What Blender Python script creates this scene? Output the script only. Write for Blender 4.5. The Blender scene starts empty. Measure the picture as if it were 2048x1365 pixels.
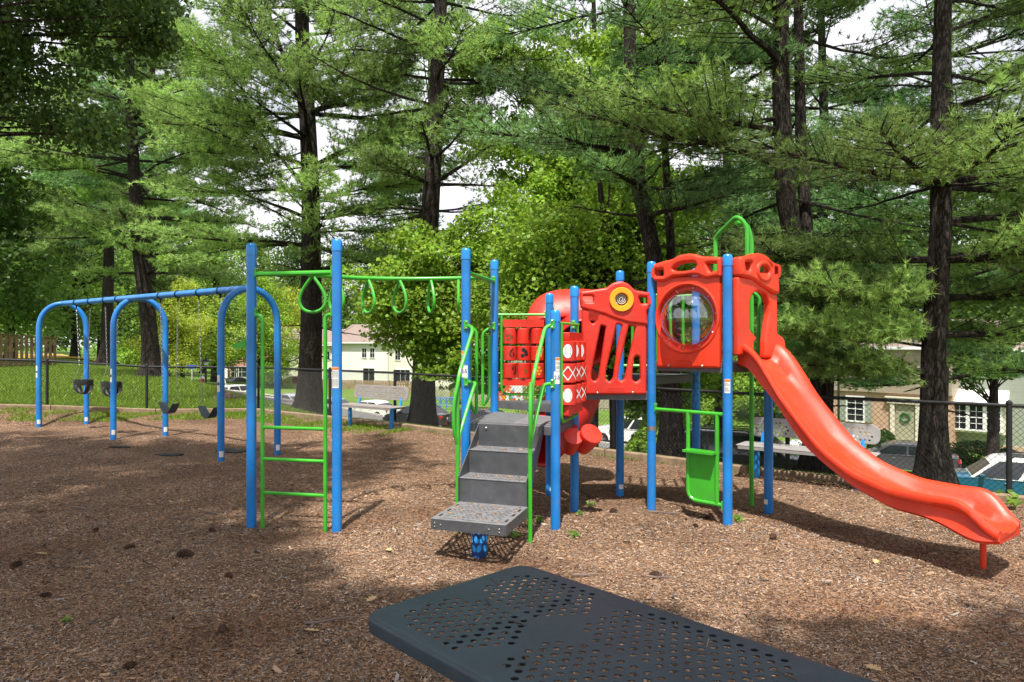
import bpy, math, random
import numpy as np
from mathutils import Vector

# ------------------------------------------------------------------ camera, sky, sun, exposure
SC = bpy.context.scene
COL = SC.collection
F = 1365.0            # focal length in photo pixels (24 mm lens on a 2048 px wide frame)
CAM_Z = 2.0
HOR = 686.0           # row of the horizon in the photo
cam_d = bpy.data.cameras.new('camera')
cam_d.lens = 24.0; cam_d.sensor_width = 36.0
cam_d.clip_start = 0.05; cam_d.clip_end = 2000
cam_d.shift_y = (HOR - 682.5) / 2048.0
cam = bpy.data.objects.new('camera', cam_d); COL.objects.link(cam)
cam.location = (0, 0, CAM_Z); cam.rotation_euler = (math.radians(90), 0, 0)
SC.camera = cam

SUN_EL = 65.0
SUN_AZ = 188.0        # compass-like: direction the light comes from, clockwise from +Y (behind the camera)
world = bpy.data.worlds.new('World'); SC.world = world
world.use_nodes = True
wn = world.node_tree.nodes; wl = world.node_tree.links
bgn = wn['Background']
sky = wn.new('ShaderNodeTexSky'); sky.sky_type = 'NISHITA'; sky.sun_disc = False
sky.sun_elevation = math.radians(SUN_EL); sky.sun_rotation = math.radians(SUN_AZ)
sky.air_density = 1.0; sky.dust_density = 4.0; sky.ozone_density = 1.0
# thin bright summer cloud over most of the sky, with bluer gaps
tc = wn.new('ShaderNodeTexCoord'); mp = wn.new('ShaderNodeMapping'); mp.inputs['Scale'].default_value = (1, 1, 2.5)
cn = wn.new('ShaderNodeTexNoise'); cn.inputs['Scale'].default_value = 2.2; cn.inputs['Detail'].default_value = 7
cr = wn.new('ShaderNodeValToRGB'); cr.color_ramp.elements[0].position = 0.34; cr.color_ramp.elements[1].position = 0.56
cr.color_ramp.elements[0].color = (0.55, 0.55, 0.55, 1); cr.color_ramp.elements[1].color = (1, 1, 1, 1)
mx = wn.new('ShaderNodeMix'); mx.data_type = 'RGBA'
mx.inputs['B'].default_value = (11.2, 11.1, 11.8, 1)
wl.new(tc.outputs['Generated'], mp.inputs['Vector']); wl.new(mp.outputs[0], cn.inputs['Vector'])
wl.new(cn.outputs['Fac'], cr.inputs['Fac']); wl.new(cr.outputs['Color'], mx.inputs['Factor'])
wl.new(sky.outputs[0], mx.inputs['A']); wl.new(mx.outputs['Result'], bgn.inputs['Color'])
bgn.inputs['Strength'].default_value = 0.076

sun_d = bpy.data.lights.new('sun', 'SUN'); sun_d.energy = 5.0; sun_d.angle = math.radians(1.0)
sun_d.color = (1.0, 0.95, 0.87)
sun = bpy.data.objects.new('sun', sun_d); COL.objects.link(sun)
_e, _a = math.radians(SUN_EL), math.radians(SUN_AZ)
SUNV = Vector((math.sin(_a) * math.cos(_e), math.cos(_a) * math.cos(_e), math.sin(_e)))  # towards the sun
sun.rotation_euler = SUNV.to_track_quat('Z', 'Y').to_euler()
sun.location = (0, -10, 30)
SC.view_settings.view_transform = 'Standard'; SC.view_settings.look = 'None'
SC.view_settings.exposure = 0.68; SC.view_settings.gamma = 1.0
SC.render.resolution_x = 1024; SC.render.resolution_y = 682
SC.cycles.max_bounces = 7; SC.cycles.diffuse_bounces = 3; SC.cycles.glossy_bounces = 3
SC.cycles.transmission_bounces = 5; SC.cycles.transparent_max_bounces = 12
SC.cycles.sample_clamp_indirect = 8.0
SC.cycles.use_denoising = True

# ------------------------------------------------------------------ terrain
def ss(a, b, x):
    t = np.clip((np.asarray(x, float) - a) / (b - a), 0, 1); return t * t * (3 - 2 * t)
def zone(x, y):       # distances beyond the right fence line, the left fence line, and the lawn crest
    x = np.asarray(x, float); y = np.asarray(y, float)
    return .605 * x + .797 * y - 10.76, -.235 * x + .972 * y - 19.9, .786 * x + .618 * y - 6.5
def ground_z(x, y):
    d1, d3, d2 = zone(x, y)
    b = np.interp(x, [-40, -28, -16, -12, -10, -7, -2, 3, 30], [.75, .6, .5, .34, .17, .12, .12, .0, .0])
    e = np.maximum(d1, d3)
    z = b * ss(-2.0, -.3, e)
    d = np.minimum(d1, d2)
    z = z - np.interp(d, [.3, 1.2, 2.5, 12, 19, 27, 500], [0, .22, .7, 3.1, 3.8, 4.2, 4.3])
    return z
def gz(x, y): return float(ground_z(x, y))
def ray(px, py): return ((px - 1024) / F, 1.0, -(py - HOR) / F)
def at(px, py, Y):
    r = ray(px, py); return Vector((r[0] * Y, Y, CAM_Z + r[2] * Y))
def gat(px, Y):       # a ground point seen in column px at distance Y
    x = (px - 1024) / F * Y; return Vector((x, Y, gz(x, Y)))
def hit(px, py, y0=2.0, y1=150.0):  # first ground point under a pixel
    r = ray(px, py); Y = y0
    while Y < y1:
        if CAM_Z + r[2] * Y <= gz(r[0] * Y, Y): break
        Y += .02
    return Vector((r[0] * Y, Y, gz(r[0] * Y, Y)))
def on_plane(px, py, P, Q):  # (u along P->Q, z) where the ray meets the vertical plane through P and Q
    r = ray(px, py); dx, dy = Q[0] - P[0], Q[1] - P[1]; L = math.hypot(dx, dy); ux, uy = dx / L, dy / L
    nx, ny = -uy, ux
    t = (P[0] * nx + P[1] * ny) / (r[0] * nx + r[1] * ny)
    return ((r[0] * t - P[0]) * ux + (r[1] * t - P[1]) * uy, CAM_Z + r[2] * t)

# ------------------------------------------------------------------ materials
def nmat(name):
    m = bpy.data.materials.new(name); m.use_nodes = True
    return m, m.node_tree.nodes, m.node_tree.links, m.node_tree.nodes['Principled BSDF']
def lin(c): return tuple(((v / 12.92) if v <= .04045 else ((v + .055) / 1.055) ** 2.4) for v in [q / 255 for q in c]) + (1,)
def mat(name, col, rough=.5, metal=0, var=.12, scale=6, bump=0, bscale=60, spec=.5, coat=0, dirt=0, fade=0):
    m, n, l, b = nmat(name)
    b.inputs['Roughness'].default_value = rough; b.inputs['Metallic'].default_value = metal
    b.inputs['Specular IOR Level'].default_value = spec; b.inputs['Coat Weight'].default_value = coat
    b.inputs['Coat Roughness'].default_value = .12
    g = n.new('ShaderNodeNewGeometry')
    t = n.new('ShaderNodeTexNoise'); t.inputs['Scale'].default_value = scale; t.inputs['Detail'].default_value = 6
    l.new(g.outputs['Position'], t.inputs['Vector'])
    r = n.new('ShaderNodeValToRGB'); e = r.color_ramp.elements
    e[0].position = .3; e[1].position = .7
    e[0].color = tuple(c * (1 - var) for c in col[:3]) + (1,); e[1].color = tuple(min(1, c * (1 + var)) for c in col[:3]) + (1,)
    l.new(t.outputs['Fac'], r.inputs['Fac']); out = r.outputs['Color']
    if fade:                       # sun-bleached patches and rubbed, duller areas
        tf = n.new('ShaderNodeTexNoise'); tf.inputs['Scale'].default_value = 1.7; tf.inputs['Detail'].default_value = 7; tf.inputs['Roughness'].default_value = .6
        l.new(g.outputs['Position'], tf.inputs['Vector'])
        rf = n.new('ShaderNodeMapRange'); rf.inputs['From Min'].default_value = .42; rf.inputs['From Max'].default_value = .72; rf.inputs['To Max'].default_value = fade; l.new(tf.outputs['Fac'], rf.inputs['Value'])
        mf = n.new('ShaderNodeMix'); mf.data_type = 'RGBA'; mf.inputs['B'].default_value = tuple(c * .75 + .17 for c in col[:3]) + (1,)
        l.new(rf.outputs[0], mf.inputs['Factor']); l.new(out, mf.inputs['A']); out = mf.outputs['Result']
    if dirt:
        t2 = n.new('ShaderNodeTexNoise'); t2.inputs['Scale'].default_value = 9; t2.inputs['Detail'].default_value = 9; t2.inputs['Roughness'].default_value = .75
        l.new(g.outputs['Position'], t2.inputs['Vector'])
        r2 = n.new('ShaderNodeValToRGB'); r2.color_ramp.elements[0].position = .52; r2.color_ramp.elements[1].position = .74
        l.new(t2.outputs['Fac'], r2.inputs['Fac'])
        ml = n.new('ShaderNodeMath'); ml.operation = 'MULTIPLY'; ml.inputs[1].default_value = dirt; l.new(r2.outputs['Color'], ml.inputs[0])
        mm = n.new('ShaderNodeMix'); mm.data_type = 'RGBA'; mm.inputs['B'].default_value = (.16, .12, .09, 1)
        l.new(ml.outputs[0], mm.inputs['Factor']); l.new(out, mm.inputs['A']); out = mm.outputs['Result']
        rr = n.new('ShaderNodeMapRange'); rr.inputs['To Min'].default_value = rough; rr.inputs['To Max'].default_value = min(1, rough + .3)
        l.new(r2.outputs['Color'], rr.inputs['Value']); l.new(rr.outputs[0], b.inputs['Roughness'])
    l.new(out, b.inputs['Base Color'])
    if bump:
        t3 = n.new('ShaderNodeTexNoise'); t3.inputs['Scale'].default_value = bscale; t3.inputs['Detail'].default_value = 4
        l.new(g.outputs['Position'], t3.inputs['Vector'])
        bp = n.new('ShaderNodeBump'); bp.inputs['Strength'].default_value = bump; bp.inputs['Distance'].default_value = .01
        l.new(t3.outputs['Fac'], bp.inputs['Height']); l.new(bp.outputs[0], b.inputs['Normal'])
    return m

M = {}
M['blue'] = mat('blue_paint', (.004, .18, .54), .36, var=.18, scale=3, coat=.2, dirt=.26, fade=.12)
M['blue_cap'] = mat('blue_cap', (.008, .22, .62), .3, var=.05, coat=.3)
M['green'] = mat('green_paint', (.045, .38, .022), .36, var=.14, scale=4, coat=.2, dirt=.18)
M['red'] = mat('red_plastic', (.60, .020, .006), .44, var=.16, scale=4, dirt=.28, fade=.10, bump=.08, bscale=180)
M['red2'] = mat('dark_red_plastic', (.52, .012, .008), .45, var=.10, scale=5, dirt=.12, bump=.08, bscale=180)
M['orange_red'] = mat('orange_red_plastic', (.70, .038, .007), .42, var=.13, scale=2.5, dirt=.26, fade=.08, bump=.06, bscale=160)
M['deck'] = mat('grey_coated_steel', (.085, .088, .095), .5, var=.15, scale=9, dirt=.3, bump=.15, bscale=90)
M['step'] = mat('shaded_grey_steel', (.065, .069, .076), .40, var=.18, scale=9, dirt=.2, bump=.15, bscale=90)  # upright step faces; their shade under a high sun is in this colour
M['steptop'] = mat('worn_grey_steel', (.24, .24, .25), .42, metal=.35, var=.2, scale=16, dirt=.35, bump=.2, bscale=120)
M['table'] = mat('slate_blue_coating', (.026, .048, .066), .46, var=.13, scale=5, bump=.12, bscale=140, dirt=.12)
M['table_edge'] = mat('table_edge_coating', (.012, .015, .018), .5, var=.2, scale=5)
M['bench'] = mat('grey_plastic_coating', (.29, .28, .27), .5, var=.1, scale=8, dirt=.12)
M['bench_taupe'] = mat('taupe_bench_coating', (.25, .225, .21), .5, var=.1, scale=8, dirt=.2)
M['black'] = mat('black_rubber', (.012, .012, .013), .55, var=.2)
M['fence_black'] = mat('black_vinyl', (.008, .009, .011), .65, var=.2)
M['fence_wire'] = mat('vinyl_coated_wire', (.010, .0105, .012), .5, var=.2, spec=.35)
M['grey_rubber'] = mat('worn_rubber_seat', (.05, .07, .09), .4, var=.2, scale=20)
M['steel'] = mat('galvanised_steel', (.35, .35, .36), .35, metal=.8, var=.15)
M['bolt'] = mat('zinc_bolt', (.5, .5, .48), .3, metal=.9, var=.1)
M['yellow'] = mat('golden_yellow_plastic', (.80, .36, .012), .4, var=.05)
M['white'] = mat('white_print', (.72, .70, .66), .5, var=.06)
M['ink'] = mat('black_print', (.012, .012, .012), .5, var=.1)
M['blueink'] = mat('blue_print', (.015, .04, .25), .5, var=.1)
M['orangeink'] = mat('orange_print', (.75, .2, .02), .5, var=.1)
M['greenink'] = mat('green_print', (.03, .13, .03), .5, var=.1)
M['paleblue'] = mat('pale_blue_paint', (.02, .30, .75), .4, var=.05)
M['darkblue'] = mat('navy_paint', (.005, .04, .17), .4, var=.05)
M['timber'] = mat('weathered_timber', (.23, .165, .10), .85, var=.3, scale=8, bump=.5, bscale=70)
M['glassdark'] = mat('dark_window_glass', (.018, .022, .026), .06, var=.3, scale=2, spec=.8)
M['asphalt'] = mat('asphalt', (.13, .125, .12), .9, var=.15, scale=2, bump=.3, bscale=50)
M['concrete'] = mat('concrete', (.42, .40, .36), .9, var=.12, scale=3, bump=.2, bscale=40)
M['tyre'] = mat('tyre_rubber', (.015, .015, .016), .8, var=.2)
M['rim'] = mat('alloy_rim', (.45, .45, .47), .3, metal=.7, var=.1)
M['redlens'] = mat('red_lens', (.5, .01, .01), .15, var=.1)
M['clearlens'] = mat('clear_lens', (.6, .62, .65), .1, var=.1)
M['chrome'] = mat('chrome_trim', (.5, .5, .52), .15, metal=.9, var=.05)

def bark(name, c1, c2, sc=16):
    m, n, l, b = nmat(name); b.inputs['Roughness'].default_value = .95; b.inputs['Specular IOR Level'].default_value = .15
    g = n.new('ShaderNodeNewGeometry'); mp = n.new('ShaderNodeMapping'); mp.inputs['Scale'].default_value = (1, 1, .22)
    l.new(g.outputs['Position'], mp.inputs['Vector'])
    v = n.new('ShaderNodeTexVoronoi'); v.feature = 'DISTANCE_TO_EDGE'; v.inputs['Scale'].default_value = sc * 1.8
    t = n.new('ShaderNodeTexNoise'); t.inputs['Scale'].default_value = sc; t.inputs['Detail'].default_value = 10; t.inputs['Roughness'].default_value = .7
    l.new(mp.outputs[0], t.inputs['Vector'])
    ad = n.new('ShaderNodeMix'); ad.data_type = 'VECTOR'; ad.inputs['Factor'].default_value = .12
    l.new(mp.outputs[0], ad.inputs['A']); l.new(t.outputs['Color'], ad.inputs['B']); l.new(ad.outputs['Result'], v.inputs['Vector'])
    r = n.new('ShaderNodeValToRGB'); r.color_ramp.elements[0].position = .3; r.color_ramp.elements[1].position = .68
    r.color_ramp.elements[0].color = c1 + (1,); r.color_ramp.elements[1].color = c2 + (1,)
    l.new(t.outputs['Fac'], r.inputs['Fac'])
    r2 = n.new('ShaderNodeMapRange'); r2.inputs['From Max'].default_value = .16; r2.inputs['To Min'].default_value = .35
    l.new(v.outputs['Distance'], r2.inputs['Value'])
    mm = n.new('ShaderNodeMix'); mm.data_type = 'RGBA'; mm.blend_type = 'MULTIPLY'; mm.inputs['Factor'].default_value = 1
    l.new(r.outputs['Color'], mm.inputs['A']); l.new(r2.outputs[0], mm.inputs['B']); l.new(mm.outputs['Result'], b.inputs['Base Color'])
    bp = n.new('ShaderNodeBump'); bp.inputs['Strength'].default_value = .9; bp.inputs['Distance'].default_value = .03
    l.new(r2.outputs[0], bp.inputs['Height']); l.new(bp.outputs[0], b.inputs['Normal'])
    return m
M['bark_pine'] = bark('pine_bark', (.022, .018, .016), (.085, .070, .060))
M['bark_dark'] = bark('dark_bark', (.025, .02, .017), (.08, .065, .055), 12)

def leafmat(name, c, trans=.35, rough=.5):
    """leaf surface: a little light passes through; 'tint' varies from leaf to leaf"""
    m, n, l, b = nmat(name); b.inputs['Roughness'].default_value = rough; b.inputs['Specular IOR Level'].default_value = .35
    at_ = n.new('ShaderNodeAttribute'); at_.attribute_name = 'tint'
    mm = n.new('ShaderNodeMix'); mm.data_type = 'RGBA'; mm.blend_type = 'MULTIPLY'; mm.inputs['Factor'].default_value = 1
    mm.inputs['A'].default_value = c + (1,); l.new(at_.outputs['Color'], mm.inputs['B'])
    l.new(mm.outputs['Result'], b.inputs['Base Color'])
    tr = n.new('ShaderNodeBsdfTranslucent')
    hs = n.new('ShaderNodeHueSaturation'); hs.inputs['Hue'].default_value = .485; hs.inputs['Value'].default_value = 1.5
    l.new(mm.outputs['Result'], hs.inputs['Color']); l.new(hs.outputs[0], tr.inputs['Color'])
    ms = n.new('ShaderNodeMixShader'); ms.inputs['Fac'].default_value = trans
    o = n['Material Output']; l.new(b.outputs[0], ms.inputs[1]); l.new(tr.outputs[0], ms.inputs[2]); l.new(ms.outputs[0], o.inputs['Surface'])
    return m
M['needle'] = leafmat('pine_needles', (.20, .335, .085), .35, .6)
M['needle2'] = leafmat('blue_green_pine_needles', (.14, .28, .095), .35, .6)
M['maple'] = leafmat('maple_leaves', (.19, .33, .038), .40)
M['leaf_mid'] = leafmat('green_leaves', (.16, .29, .055), .40)
M['leaf_lime'] = leafmat('lime_leaves', (.27, .36, .04), .42)
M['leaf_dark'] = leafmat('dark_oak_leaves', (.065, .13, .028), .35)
M['grass'] = leafmat('grass_blades', (.135, .24, .030), .35)
M['shrub'] = leafmat('shrub_leaves', (.05, .11, .025), .3)

# ------------------------------------------------------------------ mesh helpers
class MB:
    def __init__(s): s.v = []; s.f = []
    def add(s, vs, fs):
        o = len(s.v); s.v += [tuple(p) for p in vs]; s.f += [tuple(i + o for i in f) for f in fs]; return s
    def box(s, c, size, rz=0, bev=0, tilt=None):
        x, y, z = [q / 2 for q in size]
        if bev:
            k = bev; pts = []; 
            for sz in (-1, 1):
                for (ax, ay) in ((x, y),):
                    pts += [(ax - k, ay, sz * (z - 0)), (-ax + k, ay, sz * z), (-ax, ay - k, sz * z), (-ax, -ay + k, sz * z), (-ax + k, -ay, sz * z), (ax - k, -ay, sz * z), (ax, -ay + k, sz * z), (ax, ay - k, sz * z)]
            n = 8
            vs = []
            for (zz, inset) in ((-z, k), (-z + k, 0), (z - k, 0), (z, k)):
                fx, fy = x - inset, y - inset
                kk = k * .6
                vs += [(fx - kk, fy, zz), (-fx + kk, fy, zz), (-fx, fy - kk, zz), (-fx, -fy + kk, zz), (-fx + kk, -fy, zz), (fx - kk, -fy, zz), (fx, -fy + kk, zz), (fx, fy - kk, zz)]
            fs = []
            for r in range(3):
                for i in range(n): fs.append((r * n + i, r * n + (i + 1) % n, (r + 1) * n + (i + 1) % n, (r + 1) * n + i))
            fs.append(tuple(range(n))[::-1]); fs.append(tuple(range(3 * n, 4 * n)))
        else:
            vs = [(-x, -y, -z), (x, -y, -z), (x, y, -z), (-x, y, -z), (-x, -y, z), (x, -y, z), (x, y, z), (-x, y, z)]
            fs = [(0, 3, 2, 1), (4, 5, 6, 7), (0, 1, 5, 4), (1, 2, 6, 5), (2, 3, 7, 6), (3, 0, 4, 7)]
        ca, sa = math.cos(rz), math.sin(rz); out = []
        for p in vs:
            q = Vector(p)
            if tilt is not None: q = tilt @ q
            out.append((c[0] + q.x * ca - q.y * sa, c[1] + q.x * sa + q.y * ca, c[2] + q.z))
        return s.add(out, fs)
    def tube(s, path, r, n=10, closed=False, caps=True):
        P = [Vector(p) for p in path]; m = len(P)
        rr = r if isinstance(r, (list, tuple)) else [r] * m
        T = []
        for i in range(m):
            a = P[(i - 1) % m] if (closed or i > 0) else P[i]; b = P[(i + 1) % m] if (closed or i < m - 1) else P[i]
            d = (b - a); T.append(d.normalized() if d.length > 1e-9 else Vector((0, 0, 1)))
        up = Vector((0, 0, 1)) if abs(T[0].z) < .9 else Vector((1, 0, 0))
        N = (up - T[0] * up.dot(T[0])).normalized(); vs = []
        for i in range(m):
            N = (N - T[i] * N.dot(T[i]))
            N = N.normalized() if N.length > 1e-6 else T[i].orthogonal().normalized()
            B = T[i].cross(N)
            for k in range(n):
                a = 2 * math.pi * k / n; vs.append(P[i] + (N * math.cos(a) + B * math.sin(a)) * rr[i])
        fs = []
        for i in range(m if closed else m - 1):
            for k in range(n):
                a = i * n + k; b = i * n + (k + 1) % n; c = ((i + 1) % m) * n + (k + 1) % n; d = ((i + 1) % m) * n + k
                fs.append((a, b, c, d))
        if caps and not closed: fs.append(tuple(range(n))[::-1]); fs.append(tuple(range((m - 1) * n, m * n)))
        return s.add(vs, fs)
    def lathe(s, c, prof, n=20, axis=None):
        """prof: (radius, height) pairs about +Z at c, or about the given axis"""
        A = Vector(axis).normalized() if axis is not None else Vector((0, 0, 1))
        U = A.orthogonal().normalized(); W = A.cross(U); c = Vector(c); vs = []
        for (r, h) in prof:
            for k in range(n):
                a = 2 * math.pi * k / n; vs.append(c + A * h + (U * math.cos(a) + W * math.sin(a)) * r)
        fs = []
        for i in range(len(prof) - 1):
            for k in range(n): fs.append((i * n + k, i * n + (k + 1) % n, (i + 1) * n + (k + 1) % n, (i + 1) * n + k))
        fs.append(tuple(range(n))[::-1]); fs.append(tuple(range((len(prof) - 1) * n, len(prof) * n)))
        return s.add(vs, fs)
    def prism(s, poly, a, b, fn):
        """poly (u,w) extruded between depths a and b; fn(u,w,d)->xyz"""
        n = len(poly)
        vs = [fn(u, w, a) for u, w in poly] + [fn(u, w, b) for u, w in poly]
        fs = [tuple(range(n))[::-1], tuple(range(n, 2 * n))] + [(i, (i + 1) % n, n + (i + 1) % n, n + i) for i in range(n)]
        return s.add(vs, fs)
    def quad(s, a, b, c, d): return s.add([a, b, c, d], [(0, 1, 2, 3)])

ROOT = {}
def tagp(o, label=None, cat=None, group=None, kind=None):
    if label: o['label'] = label
    if cat: o['category'] = cat
    if group: o['group'] = group
    if kind: o['kind'] = kind
    return o
def finish(me, m, smooth=35):
    me.materials.append(m)
    if smooth:
        me.polygons.foreach_set('use_smooth', [True] * len(me.polygons)); me.set_sharp_from_angle(angle=math.radians(smooth))
    me.update()
def fixn(me):
    import bmesh
    bm = bmesh.new(); bm.from_mesh(me); bmesh.ops.recalc_face_normals(bm, faces=bm.faces); bm.to_mesh(me); bm.free()
def part(name, mb, m, parent=None, smooth=35, origin=None, **k):
    """one mesh object in world coordinates; a child is stored relative to its thing's base"""
    vs, fs = (mb.v, mb.f) if isinstance(mb, MB) else mb
    o0 = Vector(origin) if origin is not None else (ROOT.get(parent.name, Vector((0, 0, 0))) if parent else Vector((0, 0, 0)))
    me = bpy.data.meshes.new(name)
    me.from_pydata([(p[0] - o0.x, p[1] - o0.y, p[2] - o0.z) for p in vs], [], fs)
    fixn(me); finish(me, m, smooth)
    o = bpy.data.objects.new(name, me); COL.objects.link(o)
    if parent is not None: o.parent = parent; ROOT[o.name] = o0
    else: o.location = o0; ROOT[o.name] = o0
    return tagp(o, **k)
def thing(name, loc, label, cat, group=None):
    o = bpy.data.objects.new(name, None); COL.objects.link(o); o.empty_display_size = .2
    o.location = loc; ROOT[o.name] = Vector(loc); return tagp(o, label, cat, group)
def copy_thing(o, loc, rz=0, label=None, scale=1):
    r = o.copy(); COL.objects.link(r); r.location = loc; r.rotation_euler = (0, 0, rz); r.scale = (scale,) * 3
    if label: r['label'] = label
    for ch in list(o.children):
        c = ch.copy(); COL.objects.link(c); c.parent = r
        for g in list(ch.children):
            d = g.copy(); COL.objects.link(d); d.parent = c
    return r
def catmull(pts, k=6, closed=False):
    P = [Vector(p) for p in pts]; n = len(P); out = []
    for i in range(n if closed else n - 1):
        p0 = P[(i - 1) % n] if (closed or i > 0) else P[0] * 2 - P[1]; p1 = P[i]; p2 = P[(i + 1) % n]
        p3 = P[(i + 2) % n] if (closed or i < n - 2) else P[-1] * 2 - P[-2]
        for j in range(k):
            t = j / k
            out.append(.5 * ((2 * p1) + (p2 - p0) * t + (2 * p0 - 5 * p1 + 4 * p2 - p3) * t * t + (3 * p1 - p0 - 3 * p2 + p3) * t ** 3))
    if not closed: out.append(P[-1])
    return out
def rounded(pts, r, k=5, closed=False):
    """polyline with its corners replaced by arcs of radius about r (list or number)"""
    P = [Vector(p) for p in pts]; n = len(P); out = []
    for i in range(n):
        ri = r[i] if isinstance(r, (list, tuple)) else r
        if (not closed and i in (0, n - 1)) or ri <= 0: out.append(P[i]); continue
        a = P[(i - 1) % n] - P[i]; b = P[(i + 1) % n] - P[i]
        q = min(ri, a.length * .48, b.length * .48)
        A = P[i] + a.normalized() * q; B = P[i] + b.normalized() * q
        for j in range(k + 1):
            t = j / k; out.append(A * (1 - t) ** 2 + P[i] * 2 * t * (1 - t) + B * t * t)
    return out
def curve_plate(loops, th, bev, res=2):
    """flat plate with holes and rounded edges: loops of (u,w); returns verts (u,w,d), faces"""
    cu = bpy.data.curves.new('plate', 'CURVE'); cu.dimensions = '2D'; cu.fill_mode = 'BOTH'
    cu.extrude = max(1e-4, th / 2 - bev); cu.bevel_depth = bev; cu.bevel_resolution = res; cu.offset = -bev
    for lp in loops:
        sp = cu.splines.new('POLY'); sp.points.add(len(lp) - 1)
        for i, p in enumerate(lp): sp.points[i].co = (p[0], p[1], 0, 1)
        sp.use_cyclic_u = True
    ob = bpy.data.objects.new('plate', cu); COL.objects.link(ob)
    bpy.context.view_layer.update()
    dg = bpy.context.evaluated_depsgraph_get()
    me = bpy.data.meshes.new_from_object(ob.evaluated_get(dg))
    vs = [tuple(v.co) for v in me.vertices]; fs = [tuple(p.vertices) for p in me.polygons]
    bpy.data.objects.remove(ob); bpy.data.curves.remove(cu); bpy.data.meshes.remove(me)
    return vs, fs
def circ(cx, cy, rx, ry=None, n=24, rot=0):
    ry = rx if ry is None else ry; c, s = math.cos(rot), math.sin(rot)
    return [(cx + rx * math.cos(a) * c - ry * math.sin(a) * s, cy + rx * math.cos(a) * s + ry * math.sin(a) * c) for a in [2 * math.pi * i / n for i in range(n)]]
def rrect(x0, y0, x1, y1, r, k=4): return [tuple(p[:2]) for p in rounded([(x0, y0, 0), (x1, y0, 0), (x1, y1, 0), (x0, y1, 0)], r, k, True)]
def frame_fn(P, Q, off=0):
    """maps (u, z, d) on the vertical plane P->Q to world; d is towards the camera side"""
    dx, dy = Q[0] - P[0], Q[1] - P[1]; L = math.hypot(dx, dy); ux, uy = dx / L, dy / L; nx, ny = uy, -ux
    return lambda u, w, d: (P[0] + ux * u + nx * (d + off), P[1] + uy * u + ny * (d + off), w)
def mapped(vf, fn): return ([fn(*v) for v in vf[0]], vf[1])
def text_mesh(s, size, depth=.002, font_scale=1.0):
    cu = bpy.data.curves.new('txt', 'FONT'); cu.body = s; cu.size = size; cu.extrude = depth; cu.align_x = 'CENTER'; cu.align_y = 'CENTER'
    cu.offset = size * .015
    ob = bpy.data.objects.new('txt', cu); COL.objects.link(ob); bpy.context.view_layer.update()
    dg = bpy.context.evaluated_depsgraph_get(); me = bpy.data.meshes.new_from_object(ob.evaluated_get(dg))
    vs = [tuple(v.co) for v in me.vertices]; fs = [tuple(p.vertices) for p in me.polygons]
    bpy.data.objects.remove(ob); bpy.data.curves.remove(cu); bpy.data.meshes.remove(me)
    return vs, fs
def np_mesh(name, V, nper, m, tint=None, parent=None, smooth=False, flat=False, **k):
    """numpy soup: V (faces*nper, 3); each run of nper vertices is a face"""
    nf = len(V) // nper; me = bpy.data.meshes.new(name)
    o0 = ROOT[parent.name] if parent is not None else Vector((0, 0, 0))
    me.vertices.add(len(V)); me.vertices.foreach_set('co', (V - np.array(o0)).astype(np.float32).ravel())
    me.loops.add(len(V)); me.loops.foreach_set('vertex_index', np.arange(len(V), dtype=np.int32))
    me.polygons.add(nf); me.polygons.foreach_set('loop_start', np.arange(0, len(V), nper, dtype=np.int32))
    me.update(calc_edges=True)
    if tint is not None:
        a = me.attributes.new('tint', 'FLOAT_COLOR', 'FACE')
        c = np.ones((nf, 4), np.float32); c[:, :3] = tint if tint.ndim == 2 else tint[:, None]
        a.data.foreach_set('color', c.ravel())
    me.materials.append(m); me.validate()
    o = bpy.data.objects.new(name, me); COL.objects.link(o)
    if parent is not None: o.parent = parent; ROOT[o.name] = o0
    return tagp(o, **k)
# ------------------------------------------------------------------ ground sheets
rng = np.random.default_rng(7); random.seed(7)
import bmesh
def grid_sheet(name, xs, ys, zf, keep, m, planes=(), **k):
    X, Y = np.meshgrid(xs, ys); Z = zf(X, Y); nx = len(xs)
    V = np.stack([X, Y, Z], -1).reshape(-1, 3)
    cx = (xs[:-1] + xs[1:]) / 2; cy = (ys[:-1] + ys[1:]) / 2
    KX, KY = np.meshgrid(cx, cy); K = keep(KX, KY)
    jj, ii = np.nonzero(K); a = jj * nx + ii
    fs = np.stack([a, a + 1, a + nx + 1, a + nx], -1)
    me = bpy.data.meshes.new(name); me.from_pydata(V.tolist(), [], fs.tolist())
    bm = bmesh.new(); bm.from_mesh(me)
    bmesh.ops.delete(bm, geom=[v for v in bm.verts if not v.link_faces], context='VERTS')
    for (co, no) in planes:
        bmesh.ops.bisect_plane(bm, geom=bm.verts[:] + bm.edges[:] + bm.faces[:], plane_co=co, plane_no=no, clear_outer=True)
    bm.to_mesh(me); bm.free()
    me.materials.append(m); me.polygons.foreach_set('use_smooth', [True] * len(me.polygons)); me.update()
    o = bpy.data.objects.new(name, me); COL.objects.link(o); return tagp(o, **k)

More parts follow.
